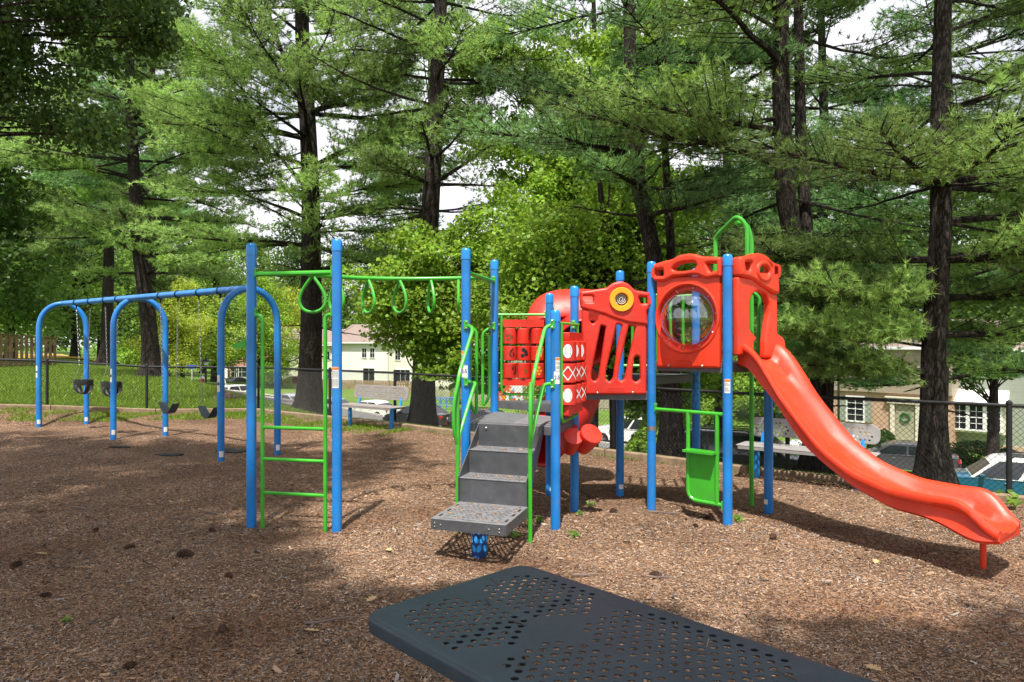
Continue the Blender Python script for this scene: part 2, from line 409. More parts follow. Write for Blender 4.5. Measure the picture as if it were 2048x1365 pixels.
def mulch_mat():
    m, n, l, b = nmat('wood_chip_mulch'); b.inputs['Roughness'].default_value = .9; b.inputs['Specular IOR Level'].default_value = .2
    g = n.new('ShaderNodeNewGeometry')
    nz = n.new('ShaderNodeTexNoise'); nz.inputs['Scale'].default_value = 9; nz.inputs['Detail'].default_value = 3
    l.new(g.outputs['Position'], nz.inputs['Vector'])
    layers = []
    for (rot, sc) in ((.5, 44), (1.9, 38), (2.7, 50)):
        mp = n.new('ShaderNodeMapping'); mp.inputs['Rotation'].default_value = (0, 0, rot); mp.inputs['Scale'].default_value = (1, 3.4, 1)
        ad = n.new('ShaderNodeMix'); ad.data_type = 'VECTOR'; ad.inputs['Factor'].default_value = .1
        l.new(g.outputs['Position'], ad.inputs['A']); l.new(nz.outputs['Color'], ad.inputs['B'])
        l.new(ad.outputs['Result'], mp.inputs['Vector'])
        v = n.new('ShaderNodeTexVoronoi'); v.inputs['Scale'].default_value = sc; l.new(mp.outputs[0], v.inputs['Vector'])
        layers.append(v)
    sp = [n.new('ShaderNodeSeparateColor') for _ in layers]
    for v, s_ in zip(layers, sp): l.new(v.outputs['Color'], s_.inputs[0])
    gt = n.new('ShaderNodeMath'); gt.operation = 'GREATER_THAN'; gt.inputs[1].default_value = .5; l.new(sp[0].outputs[1], gt.inputs[0])
    m1 = n.new('ShaderNodeMix'); m1.data_type = 'FLOAT'; l.new(gt.outputs[0], m1.inputs['Factor']); l.new(sp[0].outputs[0], m1.inputs['A']); l.new(sp[1].outputs[0], m1.inputs['B'])
    gt2 = n.new('ShaderNodeMath'); gt2.operation = 'GREATER_THAN'; gt2.inputs[1].default_value = .6; l.new(sp[2].outputs[1], gt2.inputs[0])
    m2 = n.new('ShaderNodeMix'); m2.data_type = 'FLOAT'; l.new(gt2.outputs[0], m2.inputs['Factor']); l.new(m1.outputs['Result'], m2.inputs['A']); l.new(sp[2].outputs[0], m2.inputs['B'])
    cr = n.new('ShaderNodeValToRGB'); e = cr.color_ramp.elements
    e[0].position = 0; e[0].color = (.035, .022, .016, 1); e[1].position = 1; e[1].color = (.46, .36, .27, 1)
    for p, c in ((.25, (.13, .072, .043)), (.5, (.25, .147, .087)), (.75, (.37, .235, .145))):
        q = e.new(p); q.color = c + (1,)
    l.new(m2.outputs['Result'], cr.inputs['Fac'])
    # patches of darker, damper and of redder mulch
    t = n.new('ShaderNodeTexNoise'); t.inputs['Scale'].default_value = .9; t.inputs['Detail'].default_value = 6; t.inputs['Roughness'].default_value = .65
    l.new(g.outputs['Position'], t.inputs['Vector'])
    r = n.new('ShaderNodeValToRGB'); r.color_ramp.elements[0].position = .35; r.color_ramp.elements[0].color = (.62, .58, .56, 1); r.color_ramp.elements[1].position = .62; r.color_ramp.elements[1].color = (1.05, 1, .97, 1)
    l.new(t.outputs['Fac'], r.inputs['Fac'])
    mm = n.new('ShaderNodeMix'); mm.data_type = 'RGBA'; mm.blend_type = 'MULTIPLY'; mm.inputs['Factor'].default_value = 1
    l.new(cr.outputs['Color'], mm.inputs['A']); l.new(r.outputs['Color'], mm.inputs['B']); l.new(mm.outputs['Result'], b.inputs['Base Color'])
    bp = n.new('ShaderNodeBump'); bp.inputs['Strength'].default_value = .9; bp.inputs['Distance'].default_value = .03
    l.new(m2.outputs['Result'], bp.inputs['Height']); l.new(bp.outputs[0], b.inputs['Normal'])
    return m
def lawn_mat():
    m, n, l, b = nmat('lawn_soil_and_grass'); b.inputs['Roughness'].default_value = .9; b.inputs['Specular IOR Level'].default_value = .2
    g = n.new('ShaderNodeNewGeometry')
    t = n.new('ShaderNodeTexNoise'); t.inputs['Scale'].default_value = .5; t.inputs['Detail'].default_value = 8; t.inputs['Roughness'].default_value = .7
    t2 = n.new('ShaderNodeTexNoise'); t2.inputs['Scale'].default_value = 26; t2.inputs['Detail'].default_value = 5
    l.new(g.outputs['Position'], t.inputs['Vector']); l.new(g.outputs['Position'], t2.inputs['Vector'])
    r = n.new('ShaderNodeValToRGB'); e = r.color_ramp.elements; e[0].position = .28; e[0].color = (.08, .14, .022, 1); e[1].position = .72; e[1].color = (.17, .27, .042, 1)
    q = e.new(.5); q.color = (.115, .20, .03, 1)
    l.new(t.outputs['Fac'], r.inputs['Fac'])
    r2 = n.new('ShaderNodeMapRange'); r2.inputs['To Min'].default_value = .55; r2.inputs['To Max'].default_value = 1.3; l.new(t2.outputs['Fac'], r2.inputs['Value'])
    mm = n.new('ShaderNodeMix'); mm.data_type = 'RGBA'; mm.blend_type = 'MULTIPLY'; mm.inputs['Factor'].default_value = 1
    l.new(r.outputs['Color'], mm.inputs['A']); l.new(r2.outputs[0], mm.inputs['B']); l.new(mm.outputs['Result'], b.inputs['Base Color'])
    bp = n.new('ShaderNodeBump'); bp.inputs['Strength'].default_value = .7; bp.inputs['Distance'].default_value = .05
    l.new(t2.outputs['Fac'], bp.inputs['Height']); l.new(bp.outputs[0], b.inputs['Normal'])
    return m
M['mulch'] = mulch_mat(); M['lawn'] = lawn_mat()

HOLLOWS = ((4.25, 5.6, .55, .05), (-.35, 6.4, .5, .05), (-5.6, 12.2, .8, .05), (-7.0, 13.0, .8, .05), (1.0, 8.6, .6, .03), (-2.3, 7.4, .4, .03), (2.3, 8.1, .6, .03), (-10.0, 15.0, .7, .04), (2.0, 5.2, .7, .03), (-3.4, 5.0, .8, .03))
def mulch_z(x, y):
    z = ground_z(x, y)
    wear = 0
    for (wx, wy, wr, wd) in HOLLOWS: wear = wear - wd * np.exp(-((x - wx) ** 2 + (y - wy) ** 2) / wr ** 2) + wd * .45 * np.exp(-((np.sqrt((x - wx) ** 2 + (y - wy) ** 2) - wr * 1.5) / (wr * .5)) ** 2)
    return z + wear + .018 * np.sin(x * 1.7 + 1.3 * np.sin(y * .9)) * np.sin(y * 1.4 + .7) + .008 * np.sin(x * 5.1 + y * 2) * np.sin(y * 4.3 - x)
xs = np.arange(-32, 17.01, .22); ys = np.arange(-12, 23, .22)
n1 = Vector((.605, .797, 0)).normalized(); n3 = Vector((-.235, .972, 0)).normalized()
grid_sheet('mulch_ground', xs, ys, mulch_z, lambda x, y: (zone(x, y)[0] < .6) & (zone(x, y)[1] < .6), M['mulch'],
           planes=(((6.33, 8.7, 0), n1), ((-6.98, 18.8, 0), n3)), kind='structure')
def axis_lin(parts):
    out = []
    for a, b, s in parts: out.append(np.arange(a, b, s))
    return np.unique(np.concatenate(out))
xs = axis_lin([(-600, -80, 40), (-80, -34, 2), (-34, 34, .5), (34, 80, 2), (80, 640, 40)])
ys = axis_lin([(-200, -14, 12), (-14, 60, .5), (60, 160, 3), (160, 900, 50)])
grid_sheet('lawn', xs, ys, lambda x, y: ground_z(x, y) - .02, lambda x, y: (np.maximum(zone(x, y)[0], zone(x, y)[1]) > -1.2) | (x < -31.5) | (x > 16.5) | (y < -11.5), M['lawn'], kind='structure')

# road below the bank, following the row of parked cars, with kerbs, plus the far street at the left
def strip(name, path, w, m, lift, **k):
    P = [Vector(p) for p in path]; vs = []
    dense = []
    for a, b in zip(P[:-1], P[1:]):
        kx = max(1, int((b - a).length / 1.5))
        for i in range(kx): dense.append(a.lerp(b, i / kx))
    dense.append(P[-1])
    mbx = MB(); nn = 6
    for i, p in enumerate(dense):
        a = dense[max(0, i - 1)]; b = dense[min(len(dense) - 1, i + 1)]; d = (b - a).normalized(); nrm = Vector((-d.y, d.x, 0))
        for j in range(nn + 1):
            q = p + nrm * w * (j / nn - .5); mbx.v.append((q.x, q.y, gz(q.x, q.y) + lift))
    for i in range(len(dense) - 1):
        for j in range(nn): a = i * (nn + 1) + j; mbx.f.append((a, a + 1, a + nn + 2, a + nn + 1))
    return part(name, mbx, m, **k)
strip('road', [(-60, 74, 0), (-30, 58, 0), (-6, 42.5, 0), (14, 29.5, 0), (30, 19, 0), (46, 8, 0)], 9.0, M['asphalt'], .03, kind='structure')
def kerb(name, path, m, w=.16, h=.12, **k):
    mbx = MB()
    for a, b in zip(path[:-1], path[1:]):
        a, b = Vector(a), Vector(b); L = (b - a).length; kx = max(1, int(L / 3))
        for i in range(kx):
            p = a.lerp(b, i / kx); q = a.lerp(b, (i + 1) / kx); p.z = gz(p.x, p.y) + h; q.z = gz(q.x, q.y) + h
            d = (q - p).normalized(); nv = Vector((-d.y, d.x, 0)) * w / 2; dn = Vector((0, 0, -h - .1))
            mbx.add([p - nv, p + nv, q + nv, q - nv, p - nv + dn, p + nv + dn, q + nv + dn, q - nv + dn], [(0, 1, 2, 3), (0, 3, 7, 4), (1, 5, 6, 2), (0, 4, 5, 1), (3, 2, 6, 7)])
    return part(name, mbx, m, **k)
kerb('kerb', [(-57.6, 78, 0), (-27.6, 62, 0), (-3.4, 46.2, 0), (16.4, 33.3, 0), (32.4, 22.8, 0), (48, 12, 0)], M['concrete'], kind='structure')
strip('sidewalk', [(-40, 74, 0), (-2, 50, 0), (18, 37, 0), (34, 26.4, 0), (48, 17, 0)], 1.3, M['concrete'], .04, kind='structure')
strip('side_street', [(-70, 68, 0), (-44, 62, 0), (-27, 60, 0)], 7, M['asphalt'], .045, kind='structure')
M['yellowkerb'] = mat('faded_yellow_kerb_paint', (.62, .40, .04), .8, var=.2)
kerb('yellow_kerb', [(-60, 71.5, 0), (-44, 66.5, 0), (-31, 65, 0), (-27.5, 67, 0)], M['yellowkerb'], .22, .14, kind='structure')
kerb('yellow_kerb', [(-58, 62, 0), (-40, 57.5, 0), (-29, 57.0, 0)], M['yellowkerb'], .22, .14, kind='structure')

# ------------------------------------------------------------------ loose wood chips lying on the mulch
def scatter_chips(N, y0, y1, lmin, lmax, power):
    u = rng.random(N); Y = y0 + (y1 - y0) * u ** power
    X = (rng.random(N) * 2 - 1) * (Y * .80 + .8)
    ok = np.maximum(zone(X, Y)[0], zone(X, Y)[1]) < -.2; X, Y = X[ok], Y[ok]; N = len(X)
    Z = mulch_z(X, Y) + rng.random(N) * .012 + .003
    L = lmin + (lmax - lmin) * rng.random(N) ** 2; W = L * (.16 + .22 * rng.random(N))
    a = rng.random(N) * np.pi; ti = rng.normal(0, .22, N); ro = rng.normal(0, .45, N)
    d = np.stack([np.cos(a) * np.cos(ti), np.sin(a) * np.cos(ti), np.sin(ti)], -1)
    s_ = np.stack([-np.sin(a) * np.cos(ro), np.cos(a) * np.cos(ro), np.sin(ro)], -1)
    c = np.stack([X, Y, Z], -1); d = d * (L / 2)[:, None]; s_ = s_ * (W / 2)[:, None]
    tp = .5 + .5 * rng.random(N)[:, None]
    V = np.stack([c - d - s_, c + d - s_ * tp, c + d * .92 + s_ * tp, c - d * .9 + s_], 1).reshape(-1, 3)
    t = rng.random(N); pal = np.array([[.045, .020, .011], [.15, .080, .045], [.26, .148, .084], [.37, .222, .130], [.47, .305, .190], [.55, .42, .30]])
    x = t ** 1.1 * 4.99; i = x.astype(int); f = (x - i)[:, None]; col = pal[i] * (1 - f) + pal[np.minimum(i + 1, 5)] * f
    g = rng.random(N) < .28; col[g] = col[g].mean(1, keepdims=True) * np.array([1.10, 1, .90])
    pn = .5 + .5 * np.sin(X * 2.1 + 2 * np.sin(Y * 1.1)) * np.sin(Y * 1.7 + X * .6); col *= (.8 + .3 * pn)[:, None]; pn2 = np.clip(np.sin(X * 1.3 - 1.7 * np.sin(Y * .8)) * np.sin(Y * 2.3 + np.sin(X * 1.9)) * 1.6 - .55, 0, 1)[:, None]; col = col * (1 - .55 * pn2 * np.array([.8, 1, 1.1]))
    return V, col
m, n_, l_, b_ = nmat('loose_wood_chips'); b_.inputs['Roughness'].default_value = .85; b_.inputs['Specular IOR Level'].default_value = .25
at_ = n_.new('ShaderNodeAttribute'); at_.attribute_name = 'tint'; l_.new(at_.outputs['Color'], b_.inputs['Base Color']); M['chips'] = m
Va, ca = scatter_chips(520000, 2.1, 7.5, .007, .028, 1.15)
Vb, cb = scatter_chips(220000, 7.0, 14.5, .010, .034, 1.1)
Vc, cc_ = scatter_chips(4500, 2.1, 10, .04, .085, 1.1)          # larger splinters and bark pieces
Vn, cn_ = scatter_chips(16000, 2.1, 12, .06, .13, 1.1)         # dry pine needles
Vn = Vn.reshape(-1, 4, 3); mid_n = Vn.mean(1, keepdims=True); ax_n = (Vn[:, 1] - Vn[:, 0]); ax_n /= np.linalg.norm(ax_n, axis=1)[:, None]
rel = Vn - mid_n; al = (rel * ax_n[:, None]).sum(-1, keepdims=True) * ax_n[:, None]; Vn = (mid_n + al + (rel - al) * .10 + np.array([0, 0, .006])).reshape(-1, 3)
cn_ = np.array([.30, .15, .06]) * (.6 + .7 * rng.random(len(cn_)))[:, None]
Va = np.concatenate([Va, Vc, Vn]); ca = np.concatenate([ca, cc_ * .85, cn_])
np_mesh('wood_chips', np.concatenate([Va, Vb]), 4, M['chips'], np.concatenate([ca, cb]).astype(np.float32), kind='stuff')

# ------------------------------------------------------------------ grass and weeds along the fence and on the bank
def blades(X, Y, Z, h, w, spread=.5):
    N = len(X); a = rng.random(N) * 2 * np.pi; t = rng.normal(0, spread, N); H = h * (.5 + .8 * rng.random(N))
    d = np.stack([np.cos(a) * np.sin(t), np.sin(a) * np.sin(t), np.cos(t)], -1) * H[:, None]
    b2 = rng.random(N) * np.pi; s_ = np.stack([np.cos(b2), np.sin(b2), 0 * b2], -1) * (w * (.6 + .6 * rng.random(N)))[:, None]
    c = np.stack([X, Y, Z], -1)
    V = np.stack([c - s_, c + s_, c + d], 1).reshape(-1, 3)
    k = .65 + .8 * rng.random(N); col = np.stack([k * (1 + .3 * rng.random(N)), k, k * .9], -1)
    return V, col
Vs, Cs = [], []
def patch(N, fn, h, w, spread=.5):
    X, Y = fn(N); V, c = blades(X, Y, ground_z(X, Y), h, w, spread); Vs.append(V); Cs.append(c)
def along(ax, ay, bx, by, off0, off1):
    def f(N):
        t = rng.random(N); d = np.array([bx - ax, by - ay]); nn_ = np.array([-d[1], d[0]]) / np.hypot(*d); o = off0 + (off1 - off0) * rng.random(N)
        X = ax + d[0] * t + nn_[0] * o; Y = ay + d[1] * t + nn_[1] * o
        c = np.sin(X * 3.1 + 2 * np.sin(Y * 2.3)) + np.sin(X * 7.7 - Y * 5.1) + rng.normal(0, .8, N) > (-.8 if off1 > 0 else -.1)
        return X[c], Y[c]
    return f
patch(26000, along(-16, 16.6, -6.98, 18.8, -1.3, -.15), .07, .012, .8)
patch(15000, along(-6.98, 18.8, -2.0, 15.0, -1.2, -.15), .07, .012, .8)
patch(9000, along(-2.0, 15.0, 11, 5.2, -.35, -.05), .06, .010, .9)
patch(50000, along(-6.98, 18.8, 11, 5.2, .0, 1.1), .055, .009, .6)
patch(70000, along(-22, 15.2, -6.98, 18.8, .0, 4.0), .09, .013, .5)
def wide(x0, x1, y0, y1, cond):
    def f(N):
        X = x0 + (x1 - x0) * rng.random(N); Y = y0 + (y1 - y0) * rng.random(N); c = cond(X, Y); return X[c], Y[c]
    return f
patch(150000, wide(-34, -6, 20, 42, lambda X, Y: (zone(X, Y)[2] < 2.5)), .12, .03, .5)
patch(60000, wide(-8, 16, 9, 22, lambda X, Y: (zone(X, Y)[0] > 1) & (zone(X, Y)[0] < 6)), .10, .02, .5)
np_mesh('grass', np.concatenate(Vs), 3, M['grass'], np.concatenate(Cs).astype(np.float32), kind='stuff')
# ------------------------------------------------------------------ the play structure: one thing
def gpt(px, py): p = hit(px, py); return Vector((p.x, p.y, 0))
def G0(px, Y): return Vector(((px - 1024) / F * Y, Y, 0))
PA, PB = gpt(503, 1053), gpt(674, 1065)
PC, PD = G0(932, 7.75), G0(989, 8.96)
PE, PF, PG = gpt(1111, 1057), G0(1099, 8.95), gpt(1149, 1021)
PH, PI_ = G0(1240, 8.98), gpt(1303, 1022)
PJ, PK, PL = gpt(1455, 1052), gpt(1537, 1028), G0(1392, 8.78)
play = thing('play_structure', (PG.x, PG.y, 0), 'blue, green and red playground climbing structure with slides, steps and ring ladder on wood chips', 'playground structure')
R_ = .052
def post(p, top, stickers=(), cap=True):
    mbx = MB(); mbx.lathe((p.x, p.y, 0), [(R_, -.15), (R_, top - .09)], 28)
    o = part('post', mbx, M['blue'], play)
    c = MB(); rr = R_ + .004
    c.lathe((p.x, p.y, 0), [(rr, top - .13), (rr, top - .045), (rr * .93, top - .022), (rr * .72, top - .006), (rr * .4, top), (.002, top + .001)], 28)
    part('post_cap', c, M['blue_cap'], o)
    for sgn in (-1, 1):
        pass
    return o
tops = {}
posts = {}
for nm, p, t in (('A', PA, 3.085), ('B', PB, 3.10), ('C', PC, 3.075), ('D', PD, 3.09), ('E', PE, 2.356), ('F', PF, 2.65), ('G', PG, 2.68), ('H', PH, 2.95), ('I', PI_, 2.97), ('J', PJ, 2.97), ('K', PK, 2.955), ('L', PL, 2.96)):
    posts[nm] = post(p, t)
def curved_label(parent, p, z0, z1, ang, half, m, name='warning_label', r=None):
    """thin sticker wrapped round a post between two heights; ang is its centre direction"""
    r = r or (R_ + .0015); mbx = MB(); k = 8
    for i in range(k + 1):
        a = ang - half + 2 * half * i / k
        for z in (z0, z1): mbx.v.append((p.x + r * math.cos(a), p.y + r * math.sin(a), z))
    for i in range(k): mbx.f.append((2 * i, 2 * i + 2, 2 * i + 3, 2 * i + 1))
    o = part(name, mbx, m, parent); return o
def sticker(nm, p, z0, z1, ang, half, big=False, top='orangeink'):
    P = posts[nm]
    curved_label(P, p, z0, z1, ang, half, M['white'])
    curved_label(P, p, z1 - .03, z1 - .004, ang, half * .96, M[top], 'label_header', R_ + .003)
    z = z1 - .05; mbl = MB(); k = 6; rr = R_ + .003
    while z > z0 + .02:                       # lines of small print
        a0, a1 = ang - half * .85, ang + half * (.85 if random.random() < .7 else .3); b = len(mbl.v)
        for i in range(k + 1):
            a = a0 + (a1 - a0) * i / k
            for zz in (z, z + .004): mbl.v.append((p.x + rr * math.cos(a), p.y + rr * math.sin(a), zz))
        for i in range(k): mbl.f.append((b + 2 * i, b + 2 * i + 2, b + 2 * i + 3, b + 2 * i + 1))
        z -= .0115 if not (z < (z0 + z1) / 2 + .01 and z > (z0 + z1) / 2 - .003) else .025
    m_ = M.setdefault('greyprint', mat('grey_print', (.28, .28, .28), .6)); part('label_print', mbl, m_, P)
def age_sticker(nm, p, z0, z1, ang, half, s):
    P = posts[nm]; curved_label(P, p, z0, z1, ang, half, M['white'])
    vf = text_mesh(s, .05, .0008); r = R_ + .0025; zc = (z0 + z1) / 2
    vs = []
    for (u, w, d) in vf[0]:
        a = ang + u / r; q = r + d; vs.append((p.x + q * math.cos(a), p.y + q * math.sin(a), zc + w * 1.2))
    part('label_text', (vs, vf[1]), M['blueink'], P)
sticker('B', PB, at(0, 776, PB.y).z, at(0, 734, PB.y).z, math.radians(-100), .75)
sticker('J', PJ, at(0, 786, PJ.y).z, at(0, 758, PJ.y).z, math.radians(-110), .6)
sticker('C', PC, at(0, 730, PC.y).z, at(0, 702, PC.y).z, math.radians(-135), .5)
age_sticker('C', PC, at(0, 755, PC.y).z, at(0, 731, PC.y).z, math.radians(-108), .75, '2-5')
sticker('E', PE, at(0, 742, PE.y).z, at(0, 715, PE.y).z, math.radians(-62), .55)
age_sticker('E', PE, at(0, 768, PE.y).z, at(0, 743, PE.y).z, math.radians(-72), .7, '2-5')
curved_label(posts['I'], PI_, at(0, 861, PI_.y).z, at(0, 852, PI_.y).z, math.radians(-100), 1.1, M['steel'])
curved_label(posts['H'], PH, at(0, 977, PH.y).z, at(0, 968, PH.y).z, math.radians(-80), .6, M['white'])
curved_label(posts['K'], PK, at(0, 1008, PK.y).z, at(0, 998, PK.y).z, math.radians(-150), .5, M['white'])
curved_label(posts['F'], PF, at(0, 980, PF.y).z, at(0, 972, PF.y).z, math.radians(-60), .5, M['white'])

GR = .021
def pipe(name, pts, m='green', r=GR, rad=.1, parent=None, closed=False, n=10):
    mbx = MB(); mbx.tube(rounded(pts, rad, 6, closed), r, n, closed); return part(name, mbx, M[m], parent or play)
def clampb(p, z, tgt, m='green'):
    """bracket on a post where a rail is bolted on"""
    d = (Vector(tgt) - Vector((p.x, p.y, z))); d.z = 0; d.normalize()
    mbx = MB(); a = math.atan2(d.y, d.x); c = Vector((p.x, p.y, z)) + d * (R_ + .004)
    mbx.box((c.x, c.y, z), (.016, .05, .10), a, bev=.004); o = part('bracket', mbx, M[m], play)
    b = MB()
    for s in (-1, 1): b.lathe((c.x + d.x * .006, c.y + d.y * .006, z + s * .035), [(.010, 0), (.010, .010), (.006, .014)], 8, axis=(d.x, d.y, 0))
    part('bolt', b, M['bolt'], o); return c
# ladder and overhead rings between A and B, beam to C and D
zAB = 2.745
top_bar = lambda P, Q, z, r=.026: (clampb(P, z + .02, Q), clampb(Q, z + .02, P), pipe('top_bar', [(P.x, P.y, z), (Q.x, Q.y, z)], r=r))
top_bar(PA, PB, zAB); top_bar(PC, PD, 2.80)
ab = (PB - PA).normalized(); abn = Vector((ab.y, -ab.x, 0))
la = PA + ab * .135; lb = PB - ab * .135
lad = pipe('ladder_rail', [(PA.x, PA.y, 2.30), (la.x, la.y, 2.30), (la.x, la.y, -.1)], rad=.09)
pipe('ladder_rail', [(PB.x, PB.y, 2.30), (lb.x, lb.y, 2.30), (lb.x, lb.y, -.1)], rad=.09)
clampb(PA, 2.33, PB); clampb(PB, 2.33, PA)
for py in (857, 921, 989):
    z = at(0, py, 7.32).z; pipe('rung', [(la.x, la.y, z), (lb.x, lb.y, z)], r=.019)
beam = [(-2.22, 7.33, zAB), (-2.19, 7.60, 2.755), (-2.05, 7.98, 2.77), (-1.74, 8.27, 2.78), (-1.38, 8.39, 2.785), (-1.0, 8.43, 2.79), (-.66, 8.42, 2.795), (-.38, 8.36, 2.80)]
beam = catmull(beam, 5)
mbx = MB(); mbx.tube(beam, .026, 12); bm_o = part('overhead_beam', mbx, M['green'], play)
def ring_at(px, yaw=0):
    best = min(range(1, len(beam) - 1), key=lambda i: abs(1024 + beam[i].x / beam[i].y * F - px))
    p = beam[best]; t = (beam[best + 1] - beam[best - 1]); t.z = 0; t.normalize(); s = Vector((-t.y, t.x, 0)); s = Vector((s.x * math.cos(yaw) - s.y * math.sin(yaw), s.x * math.sin(yaw) + s.y * math.cos(yaw), 0)); pts = []
    W, Hh = .205, .40
    for k in range(28):
        a = 2 * math.pi * k / 28; q = .5 - .5 * math.cos(a)          # teardrop: narrow at the beam
        w = W * math.sin(a) * (q ** .55); pts.append(p + s * w + Vector((0, 0, -.015 - Hh * q)))
    mbx = MB(); mbx.tube(pts, .018, 9, True); part('hanging_ring', mbx, M['green'], play)
for px, yw in ((625, 0), (674, -.2), (738, .15), (799, .5), (863, .33), (920, .2)): ring_at(px, yw)
# green fin behind the first post
mbx = MB(); pl = [(at(468, 692, 7.5).x, at(468, 692, 7.5).z), (at(492, 680, 7.5).x, at(492, 680, 7.5).z), (at(497, 680, 7.5).x, at(497, 680, 7.5).z), (at(497, 697, 7.5).x, at(497, 697, 7.5).z), (at(473, 697, 7.5).x, at(473, 697, 7.5).z)]
mbx.prism(pl, 7.44, 7.50, lambda u, w, d: (u, d, w)); part('fin', mbx, M['green'], play)

# decks
def slab(name, poly, z, th, m, parent=play, lip=.0):
    poly = [Vector(p) for p in poly]; c = sum(poly, Vector()) / len(poly)
    mbx = MB(); n = len(poly); lv = [(0, z - th), (0, z - .012), (-.012, z)]
    for (ins, zz) in lv:
        for p in poly: q = p + (c - p).normalized() * (-ins if ins > 0 else -ins); mbx.v.append((q.x, q.y, zz))
    for r in range(2):
        for i in range(n): mbx.f.append((r * n + i, r * n + (i + 1) % n, (r + 1) * n + (i + 1) % n, (r + 1) * n + i))
    mbx.f.append(tuple(range(n))[::-1]); mbx.f.append(tuple(range(2 * n, 3 * n)))
    return part(name, mbx, m, parent, smooth=20)
def ribs(poly, z, step, direction, parent):
    """raised anti-slip ribs in a chevron on a deck"""
    poly = [Vector(p) for p in poly]; xs_ = [p.x for p in poly]; ys_ = [p.y for p in poly]; c = sum(poly, Vector()) / len(poly)
    def inside(q):
        s = None
        for i in range(len(poly)):
            a, b = poly[i], poly[(i + 1) % len(poly)]; cr = (b.x - a.x) * (q.y - a.y) - (b.y - a.y) * (q.x - a.x)
            if s is None: s = cr > 0
            elif (cr > 0) != s: return False
        return True
    mbx = MB(); d = Vector(direction).normalized(); nrm = Vector((-d.y, d.x, 0))
    for i in range(-30, 31):
        for sgn in (-1, 1):
            dd = (d * .8 + nrm * sgn * .6).normalized(); t = 0; seg = []
            while t < 1.2:
                q = c + d * (i * step) + dd * t * 1.0
                if inside(q + (q - c) * .06): seg.append(q)
                t += .04
            if len(seg) > 1:
                a, b = seg[0], seg[-1]; w = Vector((-dd.y, dd.x, 0)) * .006
                mbx.add([(a - w).to_tuple()[:2] + (z,), (a + w).to_tuple()[:2] + (z,), (b + w).to_tuple()[:2] + (z,), (b - w).to_tuple()[:2] + (z,), a.to_tuple()[:2] + (z + .005,), b.to_tuple()[:2] + (z + .005,)],
                        [(0, 4, 5, 3), (1, 2, 5, 4), (0, 1, 4), (3, 5, 2)])
    return part('tread_ribs', mbx, M['steptop'], parent, smooth=0)
d1 = [PC, PE, PG, PD]
deck1 = slab('deck', d1, 1.10, .10, M['deck']); ribs(d1, 1.101, .055, (PD - PC), deck1)
slab('deck', [PD, PG, PF], 1.245, .10, M['deck'])
deck2 = slab('deck', [PF, PG, PI_, PH], 1.42, .10, M['deck'])
slab('deck', [PH, PI_, PL], 1.60, .10, M['deck'])
slab('deck', [PI_, PJ, PK, PL], 1.78, .11, M['deck'])
# steps
ce = (PE - PC); ce.z = 0; ce.normalize(); out = Vector((ce.y, -ce.x, 0))
S0 = at(958, 854, 7.56); S0 = Vector((-.37, 7.60, 0)); w_st = .72
sx = Vector((.945, -.327, 0)); sy = Vector((-.30, -.954, 0))
def spt(u, v, z): q = S0 + sx * u + sy * v; return (q.x, q.y, z)
def perf_loops(x0, y0, x1, y1, pitch, r, band, m=.0, n=10, slots=False):
    """holes of a perforated plate: four hole fields between the arms of an X"""
    L = []; cx, cy = (x0 + x1) / 2, (y0 + y1) / 2; hw, hh = (x1 - x0) / 2 - m, (y1 - y0) / 2 - m
    row = 0; y = cy - hh
    while y <= cy + hh + 1e-6:
        x = cx - hw + (pitch / 2 if row % 2 else 0)
        while x <= cx + hw + 1e-6:
            a, b = (x - cx) / hw, (y - cy) / hh
            if abs(abs(a) - abs(b)) > band: L.append(circ(x, y, r, n=n))
            x += pitch
        y += pitch * .866; row += 1
    return L
rise = (1.10 - .36) / 3; td = .285
for u in (-.012, w_st + .002):
    poly = [(-.06, 1.0), (-.06, 1.085), (.0, 1.085), (td * 2 + .02, .62), (td * 2 + .02, .34), (td * 1.9, .34)]
    stairs_side = MB(); stairs_side.prism(poly, u, u + .01, lambda v, z, d: spt(d, v, z)); part('stair_side', stairs_side, M['step'], play, smooth=0)
st = play
for i in range(3):                     # risers, the topmost bolted under the deck
    z1 = 1.10 - i * rise; v = td * i
    mbx = MB(); mbx.prism([(0, z1 - rise + .002), (w_st, z1 - rise + .002), (w_st, z1 - .004), (0, z1 - .004)], v, v + .006, lambda u, z, d: spt(u, d, z)); part('riser', mbx, M['step'], st)
for i in (1, 2):
    z1 = 1.10 - i * rise; v0, v1 = td * (i - 1) + .006, td * i + .012
    loops = [[(.0, v0), (w_st, v0), (w_st, v1), (.0, v1)]]
    loops += perf_loops(.035, v0 + .035, w_st - .035, v1 - .03, .044, .0155, .0, n=10)
    part('tread', mapped(curve_plate(loops, .008, .002, 1), lambda u, v, d: spt(u, v, z1 + d)), M['steptop'], st, smooth=30)
for u in (.09, w_st - .09):
    b = MB(); q = spt(u, .008, 1.055); b.lathe(q, [(.014, 0), (.014, .006), (.008, .012)], 10, axis=sy); part('bolt', b, M['bolt'], st)
